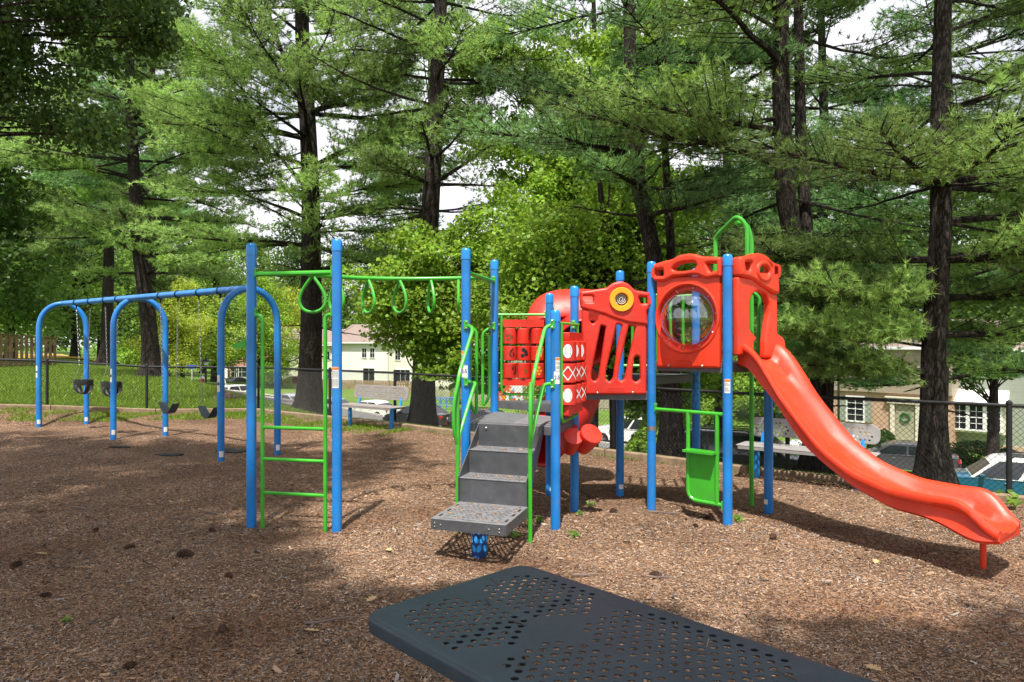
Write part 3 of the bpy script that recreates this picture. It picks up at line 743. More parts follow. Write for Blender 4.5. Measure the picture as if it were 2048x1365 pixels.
# lowest platform on its single post
v0, v1 = td * 2 + .01, td * 2 + .72; u0, u1 = -.0, .745
loops = [rrect(u0, v0, u1, v1, .012, 2)]
loops += perf_loops(u0 + .10, v0 + .10, u1 - .10, v1 - .085, .047, .0165, .13, n=10)
for k in range(3):
    c = u0 + .17 + k * .2; loops.append(rrect(c - .065, v1 - .055, c + .065, v1 - .03, .008, 2))
    c = v0 + .16 + k * .2
    for uu in (u0 + .04, u1 - .04): loops.append(rrect(uu - .012, c - .055, uu + .012, c + .055, .008, 2))
pf = part('platform', mapped(curve_plate(loops, .010, .003, 1), lambda u, v, d: spt(u, v, .36 + d)), M['steptop'], play, smooth=30)
mbx = MB()
for (a, b, c, d) in ((u0, v1 - .006, u1, v1), (u0, v0, u0 + .006, v1 - .006), (u1 - .006, v0, u1, v1 - .006)):
    mbx.prism([(a, b), (c, b), (c, d), (a, d)], .262, .354, lambda u, v, z: spt(u, v, z))
part('platform_skirt', mbx, M['step'], pf, smooth=0)
b = MB()
for u, z in ((.04, .325), (.04, .29), (.1, .31), (.58, .31), (.68, .32), (.68, .29)): b.lathe(spt(u, v1 + .001, z), [(.008, 0), (.008, .004), (.004, .007)], 8, axis=sy)
part('bolt', b, M['bolt'], pf)
pp = Vector(spt(.375, td * 2 + .42, 0)); r5 = .075
mbx = MB(); mbx.lathe((pp.x, pp.y, 0), [(r5, -.1), (r5, .352)], 32); ppo = part('support_post', mbx, M['darkblue'], play)
def leaf_marks(p, r, z0, z1, parent, n, m, seed=1):
    rd = random.Random(seed); mbx = MB(); rows = max(1, int((z1 - z0) / .085))
    for i in range(rows):
        for k in range(n):
            a = 2 * math.pi * (k + .5 * (i % 2)) / n + rd.uniform(-.1, .1); zc = z0 + .05 + i * .085; tl = rd.choice((-.35, .35)); c0 = len(mbx.v)
            mbx.v.append((p.x + r * math.cos(a), p.y + r * math.sin(a), zc))
            for j in range(14):
                t = 2 * math.pi * j / 14; du, dw = .022 * math.cos(t), .036 * math.sin(t); u2 = du * math.cos(tl) - dw * math.sin(tl); w2 = du * math.sin(tl) + dw * math.cos(tl)
                mbx.v.append((p.x + r * math.cos(a + u2 / r), p.y + r * math.sin(a + u2 / r), zc + w2))
            for j in range(14): mbx.f.append((c0, c0 + 1 + j, c0 + 1 + (j + 1) % 14))
    part('leaf_marks', mbx, M[m], parent)
leaf_marks(pp, r5 + .0015, 0, .27, ppo, 8, 'paleblue')
leaf_marks(PL, R_ + .0015, 1.15, 1.66, posts['L'], 5, 'paleblue', 3)
leaf_marks(PB, R_ + .0015, 1.1, 1.3, posts['A'], 0, 'paleblue', 3) if False else None

# stair handrails
def handrail(u, side, P):
    b = Vector(spt(u, td * 2 - .03, 0)); ux = sx * side
    q = lambda v, z, o=0: Vector(spt(u, v, z)) + ux * o
    pipe('handrail', [b - Vector((0, 0, .1)), q(td * 2 - .03, .98), q(td * 2 - .06, 1.62, .015), q(.02, 2.17, .02), (P.x, P.y, 2.20)], rad=[0, .1, .16, .14, 0])
    pipe('handrail', [q(td * 2 - .03, .92), q(td * 2 - .06, 1.02), q(.07, 1.50, .0), q(.0, 1.55), (P.x, P.y, 1.56)], rad=[0, .05, .1, .05, 0], r=.02)
    pipe('handrail', [q(td * 2 - .03, .94), q(td * 2 + .03, 1.10, .02), q(td * 2 + .035, 1.38, .02), q(td * 2 - .05, 1.60)], rad=.12, r=.019)
    clampb(P, 2.20, q(td, 2.2)); clampb(P, 1.56, q(td, 1.5))
handrail(-.035, -1, PC); handrail(w_st + .035, 1, PE)
# hand loops either side of the side entrance C-D
for P, Q, ztop in ((PC, PD, 2.19), (PD, PC, 2.19)):
    d = (Q - P).normalized(); o = Vector((-1, -.1, 0)).normalized()
    a = P + d * .06 + o * .02; b = P + d * .09 + o * .13 if P is PD else P + d * .10 + Vector((.09, .0, 0))
    a2 = P + d * .09 + (o * .045 if P is PD else Vector((.02, 0, 0)))
    mz = 1.12
    pipe('hand_loop', [(P.x, P.y, ztop), (a2.x, a2.y, ztop), (b.x, b.y, ztop - .06), (b.x, b.y, mz + .05), (a2.x, a2.y, mz + .17), (a2.x, a2.y, ztop - .09)], rad=.06, r=.019)
    clampb(P, ztop + .03, Q)

# ---- panel helper: outline and holes picked on the plane of two posts
def panel(name, P, Q, outline, holes, m, th=.07, bev=.022, off=0, smooth=50, parent=None, raw=False):
    tr = (lambda pts: [on_plane(x, y, P, Q) for x, y in pts]) if not raw else (lambda pts: pts)
    loops = [tr(outline)] + [tr(h) for h in holes]
    return part(name, mapped(curve_plate(loops, th, bev, 3), frame_fn(P, Q, off)), m, parent or play, smooth=smooth)
def sm(pts, k=4): return [tuple(p[:2]) for p in catmull([(x, y, 0) for x, y in pts], k, True)]
def rd(pts, r, k=4): return [tuple(p[:2]) for p in rounded([(x, y, 0) for x, y in pts], r, k, True)]
Z5 = lambda pts: [(1140 + x * .293, 420 + y * .293) for x, y in pts]     # picks made in an enlarged view
# spiral-sight slatted panel G-I : lower board with slanted openings, upper brow with the round spinner
Z8 = lambda pts: [(1050 + x * .2677, 560 + y * .2677) for x, y in pts]
lower = rd(Z8([(422, 215), (908, 320), (906, 856), (424, 858)]), 5)
holesA = [rd(Z8(h), 3.2) for h in (
    [(488, 225), (540, 240), (524, 310), (505, 330), (490, 315)],
    [(566, 340), (602, 352), (592, 420), (545, 735), (520, 757), (495, 745), (496, 690)],
    [(684, 330), (722, 342), (690, 470), (655, 735), (628, 762), (602, 745), (604, 680)],
    [(775, 345), (824, 352), (768, 600), (742, 738), (717, 757), (694, 740), (704, 640)],
    [(812, 590), (830, 566), (852, 578), (859, 740), (830, 764), (800, 748), (802, 680)])]
pan1 = panel('slatted_panel', PG, PI_, lower, holesA, M['red'], th=.075, bev=.026)
brow = Z5([(65, 560), (120, 552), (245, 535), (290, 500), (345, 488), (395, 505), (440, 550), (542, 566), (540, 680), (522, 690), (528, 790), (400, 775), (300, 745), (230, 715), (70, 672)])
panel('slatted_panel_brow', PG, PI_, rd(brow, 5), [rd(Z5([(86, 590), (156, 590), (158, 632), (100, 630), (84, 612)]), 3), rd(Z5([(466, 596), (528, 603), (530, 640), (480, 642)]), 3), circ(*Z5([(347, 615)])[0], 17, 21)], M['red'], th=.115, bev=.03, off=.0, parent=pan1)
def on_fn(P, Q, off): return frame_fn(P, Q, off)
fnGI = frame_fn(PG, PI_, 0); uG, wG = on_plane(1140 + 347 * .293, 420 + 615 * .293, PG, PI_); cG = fnGI(uG, wG, 0)
nG = Vector(fnGI(0, 0, 1)) - Vector(fnGI(0, 0, 0))
mbx = MB(); mbx.lathe(cG, [(.145, .03), (.145, .075), (.138, .085), (.085, .083), (.075, .07), (.072, .0)], 36, axis=nG); spn = part('spinner_ring', mbx, M['yellow'], play)
mbx = MB(); mbx.lathe(cG, [(.072, -.01), (.072, .03), (.05, .045), (.02, .052), (.001, .053)], 36, axis=nG); dk = part('spinner_disc', mbx, M['ink'], spn)
mbx = MB(); U = nG.orthogonal().normalized(); W = nG.cross(U); pts = []
for k in range(90):
    t = k / 89; r = .010 + .056 * t; a = t * 2 * math.pi * 3.0; hgt = .0545 - .020 * (r / .066) ** 2; pts.append(Vector(cG) + nG * hgt + (U * math.cos(a) + W * math.sin(a)) * r)
mbx.tube(pts, [.0035 + .002 * i / 89 for i in range(90)], 5); part('spiral', mbx, M['white'], dk)
def nameplate(P, Q, cx, cy, w, h, parent, m, off):
    u, z = on_plane(cx, cy, P, Q); fn = frame_fn(P, Q, off)
    mbx = MB(); path = [Vector(fn(u + a, z + b, 0)) for a, b in rrect(-w / 2, -h / 2, w / 2, h / 2, h * .45, 5)]; mbx.tube(path, .004, 6, True); o = part('nameplate', mbx, m, parent)
    vf = text_mesh('GameTime', h * .85, .003); part('nameplate_text', ([fn(u + a * 1.0, z + b, d) for a, b, d in vf[0]], vf[1]), m, parent)
nameplate(PG, PI_, 1140 + 310 * .293, 420 + 1225 * .293, .20, .045, pan1, M['red'], .037)
def bolts(P, Q, pts, off, parent, r=.014):
    fn = frame_fn(P, Q, off); nn_ = Vector(fn(0, 0, 1)) - Vector(fn(0, 0, 0)); b = MB()
    for x, y in pts:
        u, z = on_plane(x, y, P, Q); b.lathe(fn(u, z, 0), [(r, 0), (r, .005), (r * .6, .010)], 10, axis=nn_)
    part('bolt', b, M['bolt'], parent)
bolts(PG, PI_, Z5([(185, 1248), (425, 1245)]), .037, pan1)

# bubble-window panel I-J
Z6 = lambda pts: [(1290 + x * .1978, 490 + y * .1978) for x, y in pts]
board = rd(Z6([(130, 330), (770, 310), (768, 1250), (132, 1240)]), 4)
u0_, w0_ = on_plane(*Z6([(458, 735)])[0], PI_, PJ)
ul, _ = on_plane(*Z6([(150, 735)])[0], PI_, PJ); ur, _ = on_plane(*Z6([(740, 735)])[0], PI_, PJ); _, wt = on_plane(*Z6([(470, 410)])[0], PI_, PJ); _, wb = on_plane(*Z6([(460, 1070)])[0], PI_, PJ)
uc, wc, ru, rw = (ul + ur) / 2, (wt + wb) / 2, (ur - ul) / 2, (wt - wb) / 2
tr = lambda pts: [on_plane(x, y, PI_, PJ) for x, y in pts]
bub = panel('window_panel', PI_, PJ, tr(board), [circ(uc, wc, ru * .98, rw * .98, n=48)], M['orange_red'], th=.085, bev=.028, raw=True)
panel('window_flange', PI_, PJ, circ(uc, wc, ru * 1.02, rw * 1.02, n=48), [circ(uc, wc, ru * .84, rw * .84, n=48)], M['red'], th=.018, bev=.005, off=-.012, raw=True, parent=bub)
# raised rim swelling round the window
fnIJ = frame_fn(PI_, PJ, 0)
mbx = MB(); mbx.tube([Vector(fnIJ(uc + ru * 1.05 * math.cos(a), wc + rw * 1.05 * math.sin(a), .036)) for a in [2 * math.pi * k / 64 for k in range(64)]], .020, 8, True); part('window_rim', mbx, M['orange_red'], bub)
b = MB(); nIJ = Vector(fnIJ(0, 0, 1)) - Vector(fnIJ(0, 0, 0))
for k in range(10):
    a = 2 * math.pi * (k + .2) / 10; b.lathe(fnIJ(uc + ru * .93 * math.cos(a), wc + rw * .93 * math.sin(a), -.002), [(.010, 0), (.010, .004), (.005, .009)], 8, axis=nIJ)
part('bolt', b, M['bolt'], bub)
m_, n_, l_, b_ = nmat('clear_polycarbonate'); b_.inputs['Base Color'].default_value = (.93, .96, .97, 1); b_.inputs['Roughness'].default_value = .02
b_.inputs['Transmission Weight'].default_value = 1; b_.inputs['IOR'].default_value = 1.12; b_.inputs['Coat Weight'].default_value = 1.0; b_.inputs['Coat Roughness'].default_value = .01; b_.inputs['Coat IOR'].default_value = 1.9; M['bubble'] = m_
mbx = MB(); k1, k2 = 40, 12; rings = []
for shell in (0, 1):
    for j in range(k2 + 1):
        t = j / k2; rr = math.cos(t * math.pi / 2 * .985); hh = math.sin(t * math.pi / 2) * .27 - shell * .006; s2 = 1 - shell * .02
        rings.append([fnIJ(uc + ru * .86 * s2 * rr * math.cos(2 * math.pi * k / k1), wc + rw * .86 * s2 * rr * math.sin(2 * math.pi * k / k1), hh) for k in range(k1)])
for r in rings: mbx.v += r
R1 = k2 + 1
for sh in (0, 1):
    for j in range(k2):
        for k in range(k1): a = (sh * R1 + j) * k1 + k; bq = (sh * R1 + j) * k1 + (k + 1) % k1; mbx.f.append((a, bq, bq + k1, a + k1) if not sh else (a + k1, bq + k1, bq, a))
    top = (sh * R1 + k2) * k1; mbx.f.append(tuple(top + k for k in range(k1))[:: (1 if not sh else -1)])
for k in range(k1): a = k; bq = (k + 1) % k1; mbx.f.append((bq, a, R1 * k1 + a, R1 * k1 + bq))
part('bubble_window', mbx, M['bubble'], play, smooth=60)
browJ = Z6([(105, 205), (200, 172), (300, 150), (370, 108), (460, 92), (530, 98), (590, 122), (700, 125), (792, 130), (790, 320), (770, 325), (650, 352), (560, 315), (470, 310), (300, 335), (225, 380), (130, 378), (104, 350)])
panel('window_panel_brow', PI_, PJ, rd(browJ, 5), [rd(Z6([(122, 262), (210, 250), (212, 318), (124, 320)]), 3), rd(Z6([(300, 255), (350, 205), (430, 185), (530, 182), (552, 215), (520, 250), (430, 268), (345, 270)]), 6), rd(Z6([(645, 195), (756, 192), (756, 262), (680, 280)]), 3)], M['orange_red'], th=.125, bev=.034, off=.012, parent=bub)
nameplate(PI_, PJ, *Z6([(418, 1187)])[0], .20, .05, bub, M['orange_red'], .043)
bolts(PI_, PJ, Z6([(258, 1220), (596, 1225)]), .043, bub)

# slide hood J-K
Z = Z6
hoodL = rd(Z([(850, 330), (1000, 345), (1180, 490), (1248, 515), (1248, 900), (1310, 935), (1330, 985), (1335, 1140), (1120, 1140), (1125, 985), (1140, 860), (1165, 700), (1165, 600), (1130, 500), (1050, 470), (990, 510), (968, 580), (968, 860), (1035, 935), (1030, 970), (1005, 985), (1005, 1120), (850, 1120)]), 4)
hood = panel('slide_hood', PJ, PK, hoodL, [], M['orange_red'], th=.085, bev=.026, off=.075)
browK = Z([(850, 132), (965, 118), (1000, 98), (1060, 95), (1130, 125), (1170, 175), (1240, 210), (1250, 510), (1190, 500), (1070, 430), (980, 360), (850, 325)])
panel('slide_hood_brow', PJ, PK, rd(browK, 5), [rd(Z([(897, 190), (965, 188), (955, 270), (912, 272)]), 3), circ(*Z([(1095, 245)])[0], 14.5, 9.5), rd(Z([(1202, 232), (1238, 242), (1234, 312), (1202, 308)]), 2)], M['orange_red'], th=.13, bev=.036, off=.085, parent=hood)
fnJK = frame_fn(PJ, PK, 0); ue, we = on_plane(*Z([(1095, 262)])[0], PJ, PK)
mbx = MB(); mbx.tube([Vector(fnJK(ue - .02 + .135 * math.cos(a), we - .02 + .095 * math.sin(a), .13)) for a in [2 * math.pi * k / 36 for k in range(36)]], .036, 12, True); part('hood_eye', mbx, M['orange_red'], hood)

# ---- the open slide
mid = (PJ + PK) / 2; jk = (PK - PJ).normalized(); sd = Vector((jk.y, -jk.x, 0)); sd.normalize()
N0 = PJ + jk * .115 + sd * .07; near_px = [(1470, 686, 733), (1484, 687, 736), (1494, 690, 738), (1504, 700, 764), (1530, 738, 790), (1559, 790, 832), (1598, 842, 893), (1638, 893, 930), (1697, 940, 978), (1776, 976, 1022), (1856, 992, 1043), (1905, 998, 1066), (1935, 1004, 1086), (1960, 1022, 1094), (1977, 1048, 1095)]
sdir = Vector((4.19 + .0, 6.02, 0)) - (N0 + jk * .33); sdir.z = 0; sdir.normalize(); sdir = Vector((.62, -.7846, 0)).normalized()
sn = Vector((-sdir.y, sdir.x, 0)); W_s = .75
sta = []
for (px, yt, yb) in near_px:
    k = (px - 1024) / F; t = (k * N0.y - N0.x) / (sdir.x - k * sdir.y); Y = N0.y + sdir.y * t
    sta.append((t, at(px, yt, Y).z, at(px, yb, Y).z))
sta.append((sta[-1][0] + .03, sta[-1][1] - .03, sta[-1][2] + .02))
tt = np.array([s[0] for s in sta]); zt = np.array([s[1] for s in sta]); zb = np.array([s[2] for s in sta])
NS = 56; ts = np.linspace(tt[0], tt[-1], NS)
def smooth_interp(t, y):
    v = np.interp(np.linspace(tt[0], tt[-1], 240), t, y); k = np.ones(19) / 19; vp = np.pad(v, 9, mode='edge'); vs_ = np.convolve(vp, k, 'valid'); return np.interp(ts, np.linspace(tt[0], tt[-1], 240), vs_)
zts, zbs = smooth_interp(tt, zt), smooth_interp(tt, zb)
mbx = MB(); nps = None
for i, t in enumerate(ts):
    h = zts[i] - zbs[i]; fl = zbs[i] + min(.075, h * .35); e = i / (NS - 1); zt_ = zts[i]
    k = max(0, (t - (ts[-1] - .34)) / .34)                       # exit: rails round down and inwards
    zt_ = zt_ - k * k * (zt_ - fl - .02) * .75; nar = .0 + .09 * k ** 3
    lip = .03 * k
    w = W_s; bl = .02 + .05 * ss(.72, .9, e)
    prof = [(.10 - .06 * ss(.72, .9, e) + nar, zbs[i] + .0), (.045 - .03 * ss(.72, .9, e) + nar, zbs[i] + .03), (.05 + nar, zbs[i] + .45 * h), (.048 + nar, zbs[i] + .62 * h), (.0 + nar, zt_ - .075 if h > .15 else zt_ - .05), (-.012 + nar, zt_ - .045), (-.006 + nar, zt_ - .012), (.025 + nar, zt_), (.060 + nar, zt_ - .006), (.085 + nar, zt_ - .03), (.125 + nar, (zt_ + fl) / 2), (.155 + nar, fl + .022), (.21 + nar, fl + .002), (w / 2, fl)]
    full = prof + [(w - a, b_z) for a, b_z in reversed(prof[:-1])]
    nps = len(full)
    for (s, z) in full: q = N0 + sdir * (t + lip * math.sin(math.pi * s / w)) + sn * s; mbx.v.append((q.x, q.y, z))
for i in range(NS - 1):
    for k in range(nps): a = i * nps + k; b_i = i * nps + (k + 1) % nps; mbx.f.append((a, b_i, b_i + nps, a + nps))
mbx.f.append(tuple(range(nps))[::-1]); mbx.f.append(tuple(range((NS - 1) * nps, NS * nps)))
slide = part('slide', mbx, M['orange_red'], play, smooth=50)
lg = gpt(1966, 1135); q = N0 + sdir * (ts[-1] - .3) + sn * (W_s / 2)
mbx = MB(); mbx.tube([(lg.x, lg.y, -.1), (lg.x, lg.y, float(zbs[-8]) + .05)], .026, 12); part('slide_foot', mbx, M['orange_red'], slide)
for s in (.0, 1.0):                                            # scroll ends of the rails on the hood
    pass

# ---- covered curved slide at the back (F-H)
mid2 = (PF + PH) / 2
cp = [(mid2.x, mid2.y - .02, 1.98), tuple(at(1150, 650, 9.45)), tuple(at(1118, 672, 9.85)), tuple(at(1108, 722, 10.1)), tuple(at(1150, 775, 9.9)), tuple(at(1133, 822, 9.6)), tuple(at(1100, 862, 9.35)), tuple(at(1072, 884, 9.1))]
cp = catmull(cp, 6); ntube = len(cp)
mbx = MB(); nseg = 26
def tube_frame(i):
    a = cp[max(0, i - 1)]; b = cp[min(ntube - 1, i + 1)]; T = (b - a).normalized(); S = T.cross(Vector((0, 0, 1))).normalized(); U2 = S.cross(T); return T, S, U2
for i in range(ntube):
    T, S, U2 = tube_frame(i); bump = 1 + .05 * (1 if i % 6 in (0,) else 0)
    rr = .37 * bump
    for k in range(nseg):
        a = 2 * math.pi * k / nseg; mbx.v.append(cp[i] + S * math.cos(a) * rr + U2 * math.sin(a) * rr * .95)
for i in range(ntube - 1):
    for k in range(nseg): a = i * nseg + k; b_i = i * nseg + (k + 1) % nseg; mbx.f.append((a, b_i, b_i + nseg, a + nseg))
tube_o = part('tube_slide', mbx, M['red2'], play, smooth=45)
so = tube_o.modifiers.new('thick', 'SOLIDIFY'); so.thickness = .02
# outer hood swelling over the entrance
hd = [(1066, 790), (1060, 720), (1060, 655), (1063, 632), (1070, 608), (1086, 590), (1112, 580), (1150, 577), (1200, 577), (1222, 590), (1232, 640), (1226, 700)]
P2, Q2 = Vector((PF.x, PF.y + .05, 0)), Vector((PH.x, PH.y + .05, 0))
ho = [on_plane(x, y, P2, Q2) for x, y in hd]; inner = [(u * .80 + .40 * .20, z - .12) for u, z in ho]
mbx = MB(); k = len(ho)
lay = []
for (dep, sc) in ((0, .88), (.08, .95), (.22, 1.0), (.42, 1.0), (.6, .92), (.74, .66), (.78, .2)):
    fn = frame_fn(P2, Q2, -dep); cu, cz = .35, 1.9
    sz = {0: .52, .08: .74, .22: .92, .42: 1, .6: .94, .74: .66, .78: .2}[dep]
    lay.append([fn(cu + (u - cu) * sc, cz + (z - cz) * (sz if z > cz else sc), 0) for u, z in ho])
for L_ in lay: mbx.v += L_
for r in range(6):
    for i in range(k - 1): a = r * k + i; mbx.f.append((a, a + 1, a + k + 1, a + k))
hoodb = part('tube_slide_hood', mbx, M['red'], play, smooth=60)
so = hoodb.modifiers.new('thick', 'SOLIDIFY'); so.thickness = .05; so.offset = 1
sb = hoodb.modifiers.new('sub', 'SUBSURF'); sb.levels = 2; sb.render_levels = 2

# ---- tic-tac-toe panel D-F
def ttt(P, Q, x0, x1, ytop, rows, m, yb0, yb1, arts, parent_name):
    fn = frame_fn(P, Q, .0); u0, zt0 = on_plane(x0, ytop[0], P, Q); u1, zt1 = on_plane(x1, ytop[0], P, Q)
    _, zt2 = on_plane((x0 + x1) / 2, ytop[1], P, Q)
    zt0 = on_plane((x0 + x1) / 2, ytop[0], P, Q)[1]
    mbx = MB(); mbx.prism(rrect(u0, zt2, u1, zt0, .02), -.07, .07, fn); root = part(parent_name, mbx, m, play)
    zb0 = on_plane((x0 + x1) / 2, yb0, P, Q)[1]; zb1 = on_plane((x0 + x1) / 2, yb1, P, Q)[1]
    mbx = MB(); mbx.prism(rrect(u0, zb1, u1, zb0, .02), -.07, .07, fn); part('tray', mbx, m, root)
    nc = 3; w = (u1 - u0) / nc
    for j, (ya, yb) in enumerate(rows):
        za = on_plane((x0 + x1) / 2, ya, P, Q)[1]; zb_ = on_plane((x0 + x1) / 2, yb, P, Q)[1]; h = za - zb_
        for i in range(nc):
            cx = u0 + w * (i + .5); c = fn(cx, zb_, 0); r = w * .497
            cyl = MB(); cyl.lathe(c, [(r * .9, .004), (r, .012), (r, h - .012), (r * .9, h - .004)], 24); co = part('roller', cyl, m, root)
            yield co, Vector(fn(cx, (za + zb_) / 2, 0)), r, h, (j, i), fn
    a = MB()
    for i in range(nc): c = fn(u0 + w * (i + .5), zb1, 0); a.tube([c, (c[0], c[1], zt0)], .012, 8)
    part('rod', a, M['steel'], root)
def wrap(vf, c, r, ang, lift=.0015):
    vs = []
    for (u, w, d) in vf[0]: a = ang + u / r; q = r + lift + d; vs.append((c.x + q * math.cos(a), c.y + q * math.sin(a), c.z + w))
    return vs, vf[1]
def disc_vf(cx, cy, rx, ry=None, n=20, rot=0):
    vs = [(cx, cy, 0)]; K = 6
    for q in range(1, K + 1): vs += [(u, w, 0) for u, w in circ(cx, cy, rx * q / K, (ry or rx) * q / K, n, rot)]
    fs = [(0, 1 + i, 1 + (i + 1) % n) for i in range(n)]
    for q in range(K - 1): fs += [(1 + q * n + i, 1 + (q + 1) * n + i, 1 + (q + 1) * n + (i + 1) % n, 1 + q * n + (i + 1) % n) for i in range(n)]
    return vs, fs
def poly_vf(pts):
    return [(u, w, 0) for u, w in pts], [tuple(range(len(pts)))]
def line_vf(pts, w):
    vs = []; fs = []
    for a, b in zip(pts[:-1], pts[1:]):
        a, b = Vector((a[0], a[1], 0)), Vector((b[0], b[1], 0)); K = max(1, int((b - a).length / .02)); d = (b - a).normalized(); n2 = Vector((-d.y, d.x, 0)) * w / 2
        for i in range(K):
            p, q = a.lerp(b, i / K), a.lerp(b, (i + 1) / K); o = len(vs); vs += [tuple(p - n2), tuple(q - n2), tuple(q + n2), tuple(p + n2)]; fs.append((o, o + 1, o + 2, o + 3))
    return vs, fs
def dense_text(s, size):
    return text_mesh(s, size, .0006)
rows = [(657, 689), (692, 722), (726, 757)]
df_ang = math.atan2(*(lambda n: (n.y, n.x))(Vector(frame_fn(PD, PF)(0, 0, 1)) - Vector(frame_fn(PD, PF)(0, 0, 0))))
for co, c, r, h, (j, i), fn in ttt(PD, PF, 1006, 1088, (640, 655), rows, M['red'], 758, 771, None, 'counting_panel'):
    a0 = df_ang
    if (j, i) == (0, 0):
        for cu, cw, rt in ((-.035, .03, -.3), (-.02, -.02, .2), (.03, .01, -.8)):
            vf = disc_vf(0, 0, .038, n=20); half = ([(u, min(w, .004), d) for u, w, d in vf[0]], vf[1]); cc, s_ = math.cos(rt), math.sin(rt)
            tr_ = lambda v, k: (cu + (v[0] * cc - v[1] * s_) * k, cw + (v[0] * s_ + v[1] * cc) * k, 0)
            part('melon_print', wrap(([tr_(v, 1) for v in half[0]], half[1]), c, r, a0), M['greenink'], co, smooth=0)
            part('melon_print', wrap(([tr_(v, .72) for v in half[0]], half[1]), c, r, a0, .003), M['red2'], co, smooth=0)
    if (j, i) == (1, 0): part('digit', wrap(dense_text('6', .16), c, r, a0 + .35), M['ink'], co, smooth=0)
    if (j, i) == (2, 0): part('digit', wrap(dense_text('9', .16), c, r, a0 + .75), M['ink'], co, smooth=0)
    if (j, i) == (1, 1):
        for cu, cw in ((-.02, -.03), (.02, .02), (-.01, .045), (.03, -.01)): part('berry_print', wrap(disc_vf(cu, cw, .026), c, r, a0 + .1), M['ink'], co, smooth=0)
    if (j, i) == (1, 2): part('stem_print', wrap(line_vf([(-.02, -.05), (.0, .05), (.03, -.05)], .006), c, r, a0), M['yellow'], co, smooth=0); part('digit', wrap(dense_text('7', .16), c, r, a0 + .7), M['yellow'], co, smooth=0)
    if (j, i) == (2, 1): part('scissor_print', wrap(line_vf([(-.02, -.04), (.03, .03)], .008), c, r, a0 + .3), M['greenink'], co, smooth=0); part('scissor_print', wrap(line_vf([(-.02, .03), (.03, -.04)], .008), c, r, a0 + .3, .0025), M['greenink'], co, smooth=0)
    if (j, i) == (0, 1): part('digit', wrap(dense_text('1', .16), c, r, a0 + .95), M['ink'], co, smooth=0)
    if (j, i) == (2, 2):
        k_ = [disc_vf(0, 0, .019, n=12)] + [disc_vf(.047 * math.cos(math.pi * q / 3), .047 * math.sin(math.pi * q / 3), .017, n=12) for q in range(6)]
        vs = []; fs = []
        for vf in k_: o = len(vs); vs += vf[0]; fs += [tuple(x + o for x in f) for f in vf[1]]
        part('dot_print', wrap((vs, fs), c, r, a0), M['yellow'], co, smooth=0)
def fr(P, Q, x0, x1, ya, yb):
    fn = frame_fn(P, Q, 0); u0 = on_plane(x0, 700, P, Q)[0]; u1 = on_plane(x1, 700, P, Q)[0]; za = on_plane((x0 + x1) / 2, ya, P, Q)[1]; zb_ = on_plane((x0 + x1) / 2, yb, P, Q)[1]
    return fn, u0, u1, za, zb_
fn, u0, u1, za, zb_ = fr(PD, PF, 1003, 1093, 630, 789)
pipe('panel_frame', [fn(-.02, za, 0), fn(u1 + .04, za, 0)], r=.017)
pipe('panel_frame', [fn(u0, za, 0), fn(u0, zb_, 0), fn(u1, zb_, 0), fn(u1, za, 0)], rad=.1, r=.017)
for uu in (.2, .5): pipe('panel_foot', [fn(uu, zb_, 0), fn(uu, 1.25, 0)], r=.013)
clampb(PF, za, PD)
# ball-print panel E-G
eg_fn0 = frame_fn(PE, PG, 0); eg_fn = frame_fn(PE, PG, .05); eg_n = Vector(eg_fn(0, 0, 1)) - Vector(eg_fn(0, 0, 0)); egL = (PG - PE).length
# its cylinders sit on the outer side of the deck edge
rows2 = [(682, 722), (725, 763), (766, 806)]
za = on_plane(1130, 652, PE, PG)[1]; rootp = None
mbx = MB(); zz0, zz1 = at(0, 683, 7.8).z, at(0, 666, 7.8).z
mbx.prism(rrect(.10, zz0, egL - .10, zz1, .015), -.07, .08, eg_fn); rootp = part('ball_panel', mbx, M['red'], play)
zt0_, zt1_ = at(0, 826, 7.8).z, at(0, 806, 7.8).z
mbx = MB(); mbx.prism(rrect(.10, zt0_, egL - .10, zt1_, .015), -.07, .07, eg_fn); part('tray', mbx, M['red'], rootp)
for j, (ya, yb) in enumerate(rows2):
    z1_, z0_ = at(0, ya, 7.8).z, at(0, yb, 7.8).z; w = (egL - .14) / 3; r = w * .56; h = z1_ - z0_
    for i in range(3):
        c = Vector(eg_fn(.07 + w * (i + .5), z0_, 0)); cyl = MB(); cyl.lathe(c, [(r * .9, .003), (r, .012), (r, h - .012), (r * .9, h - .003)], 24); co = part('roller', cyl, M['red'], rootp)
        cc = Vector((c.x, c.y, c.z + h / 2)); aa = math.atan2(-cc.y, -cc.x) + (.28, .42, .5)[i]
        if (j == 0) or (j == 2 and i == 0):
            part('ball_print', wrap(disc_vf(0, 0, .054, .076, n=28), cc, r, aa), M['white'], co, smooth=0)
            for s in (-1, 1): part('seam_print', wrap(line_vf([(s * (.045 - .020 * math.cos(t)), .052 * math.sin(t)) for t in [math.pi * (q / 8 - .5) for q in range(9)]], .0025), cc, r, aa, .003), M['blueink'], co, smooth=0)
        else:
            part('cross_print', wrap(line_vf([(-.12, .075), (.0, -.075), (.12, .075)], .013), cc, r, aa, .002), M['white'], co, smooth=0)
            part('cross_print', wrap(line_vf([(-.12, -.075), (.0, .075), (.12, -.075)], .013), cc, r, aa, .0035), M['white'], co, smooth=0)
zr = at(0, 648, 7.7).z
pipe('panel_frame', [(PE.x, PE.y, zr), eg_fn(egL, zr, 0)], r=.017); clampb(PG, zr, PE)
zr2 = at(0, 838, 7.8).z
pipe('panel_frame', [eg_fn(.06, zr, 0), eg_fn(.06, zr2, 0), eg_fn(egL - .06, zr2 + .02, 0), eg_fn(egL - .06, zr, 0)], rad=.09, r=.017)

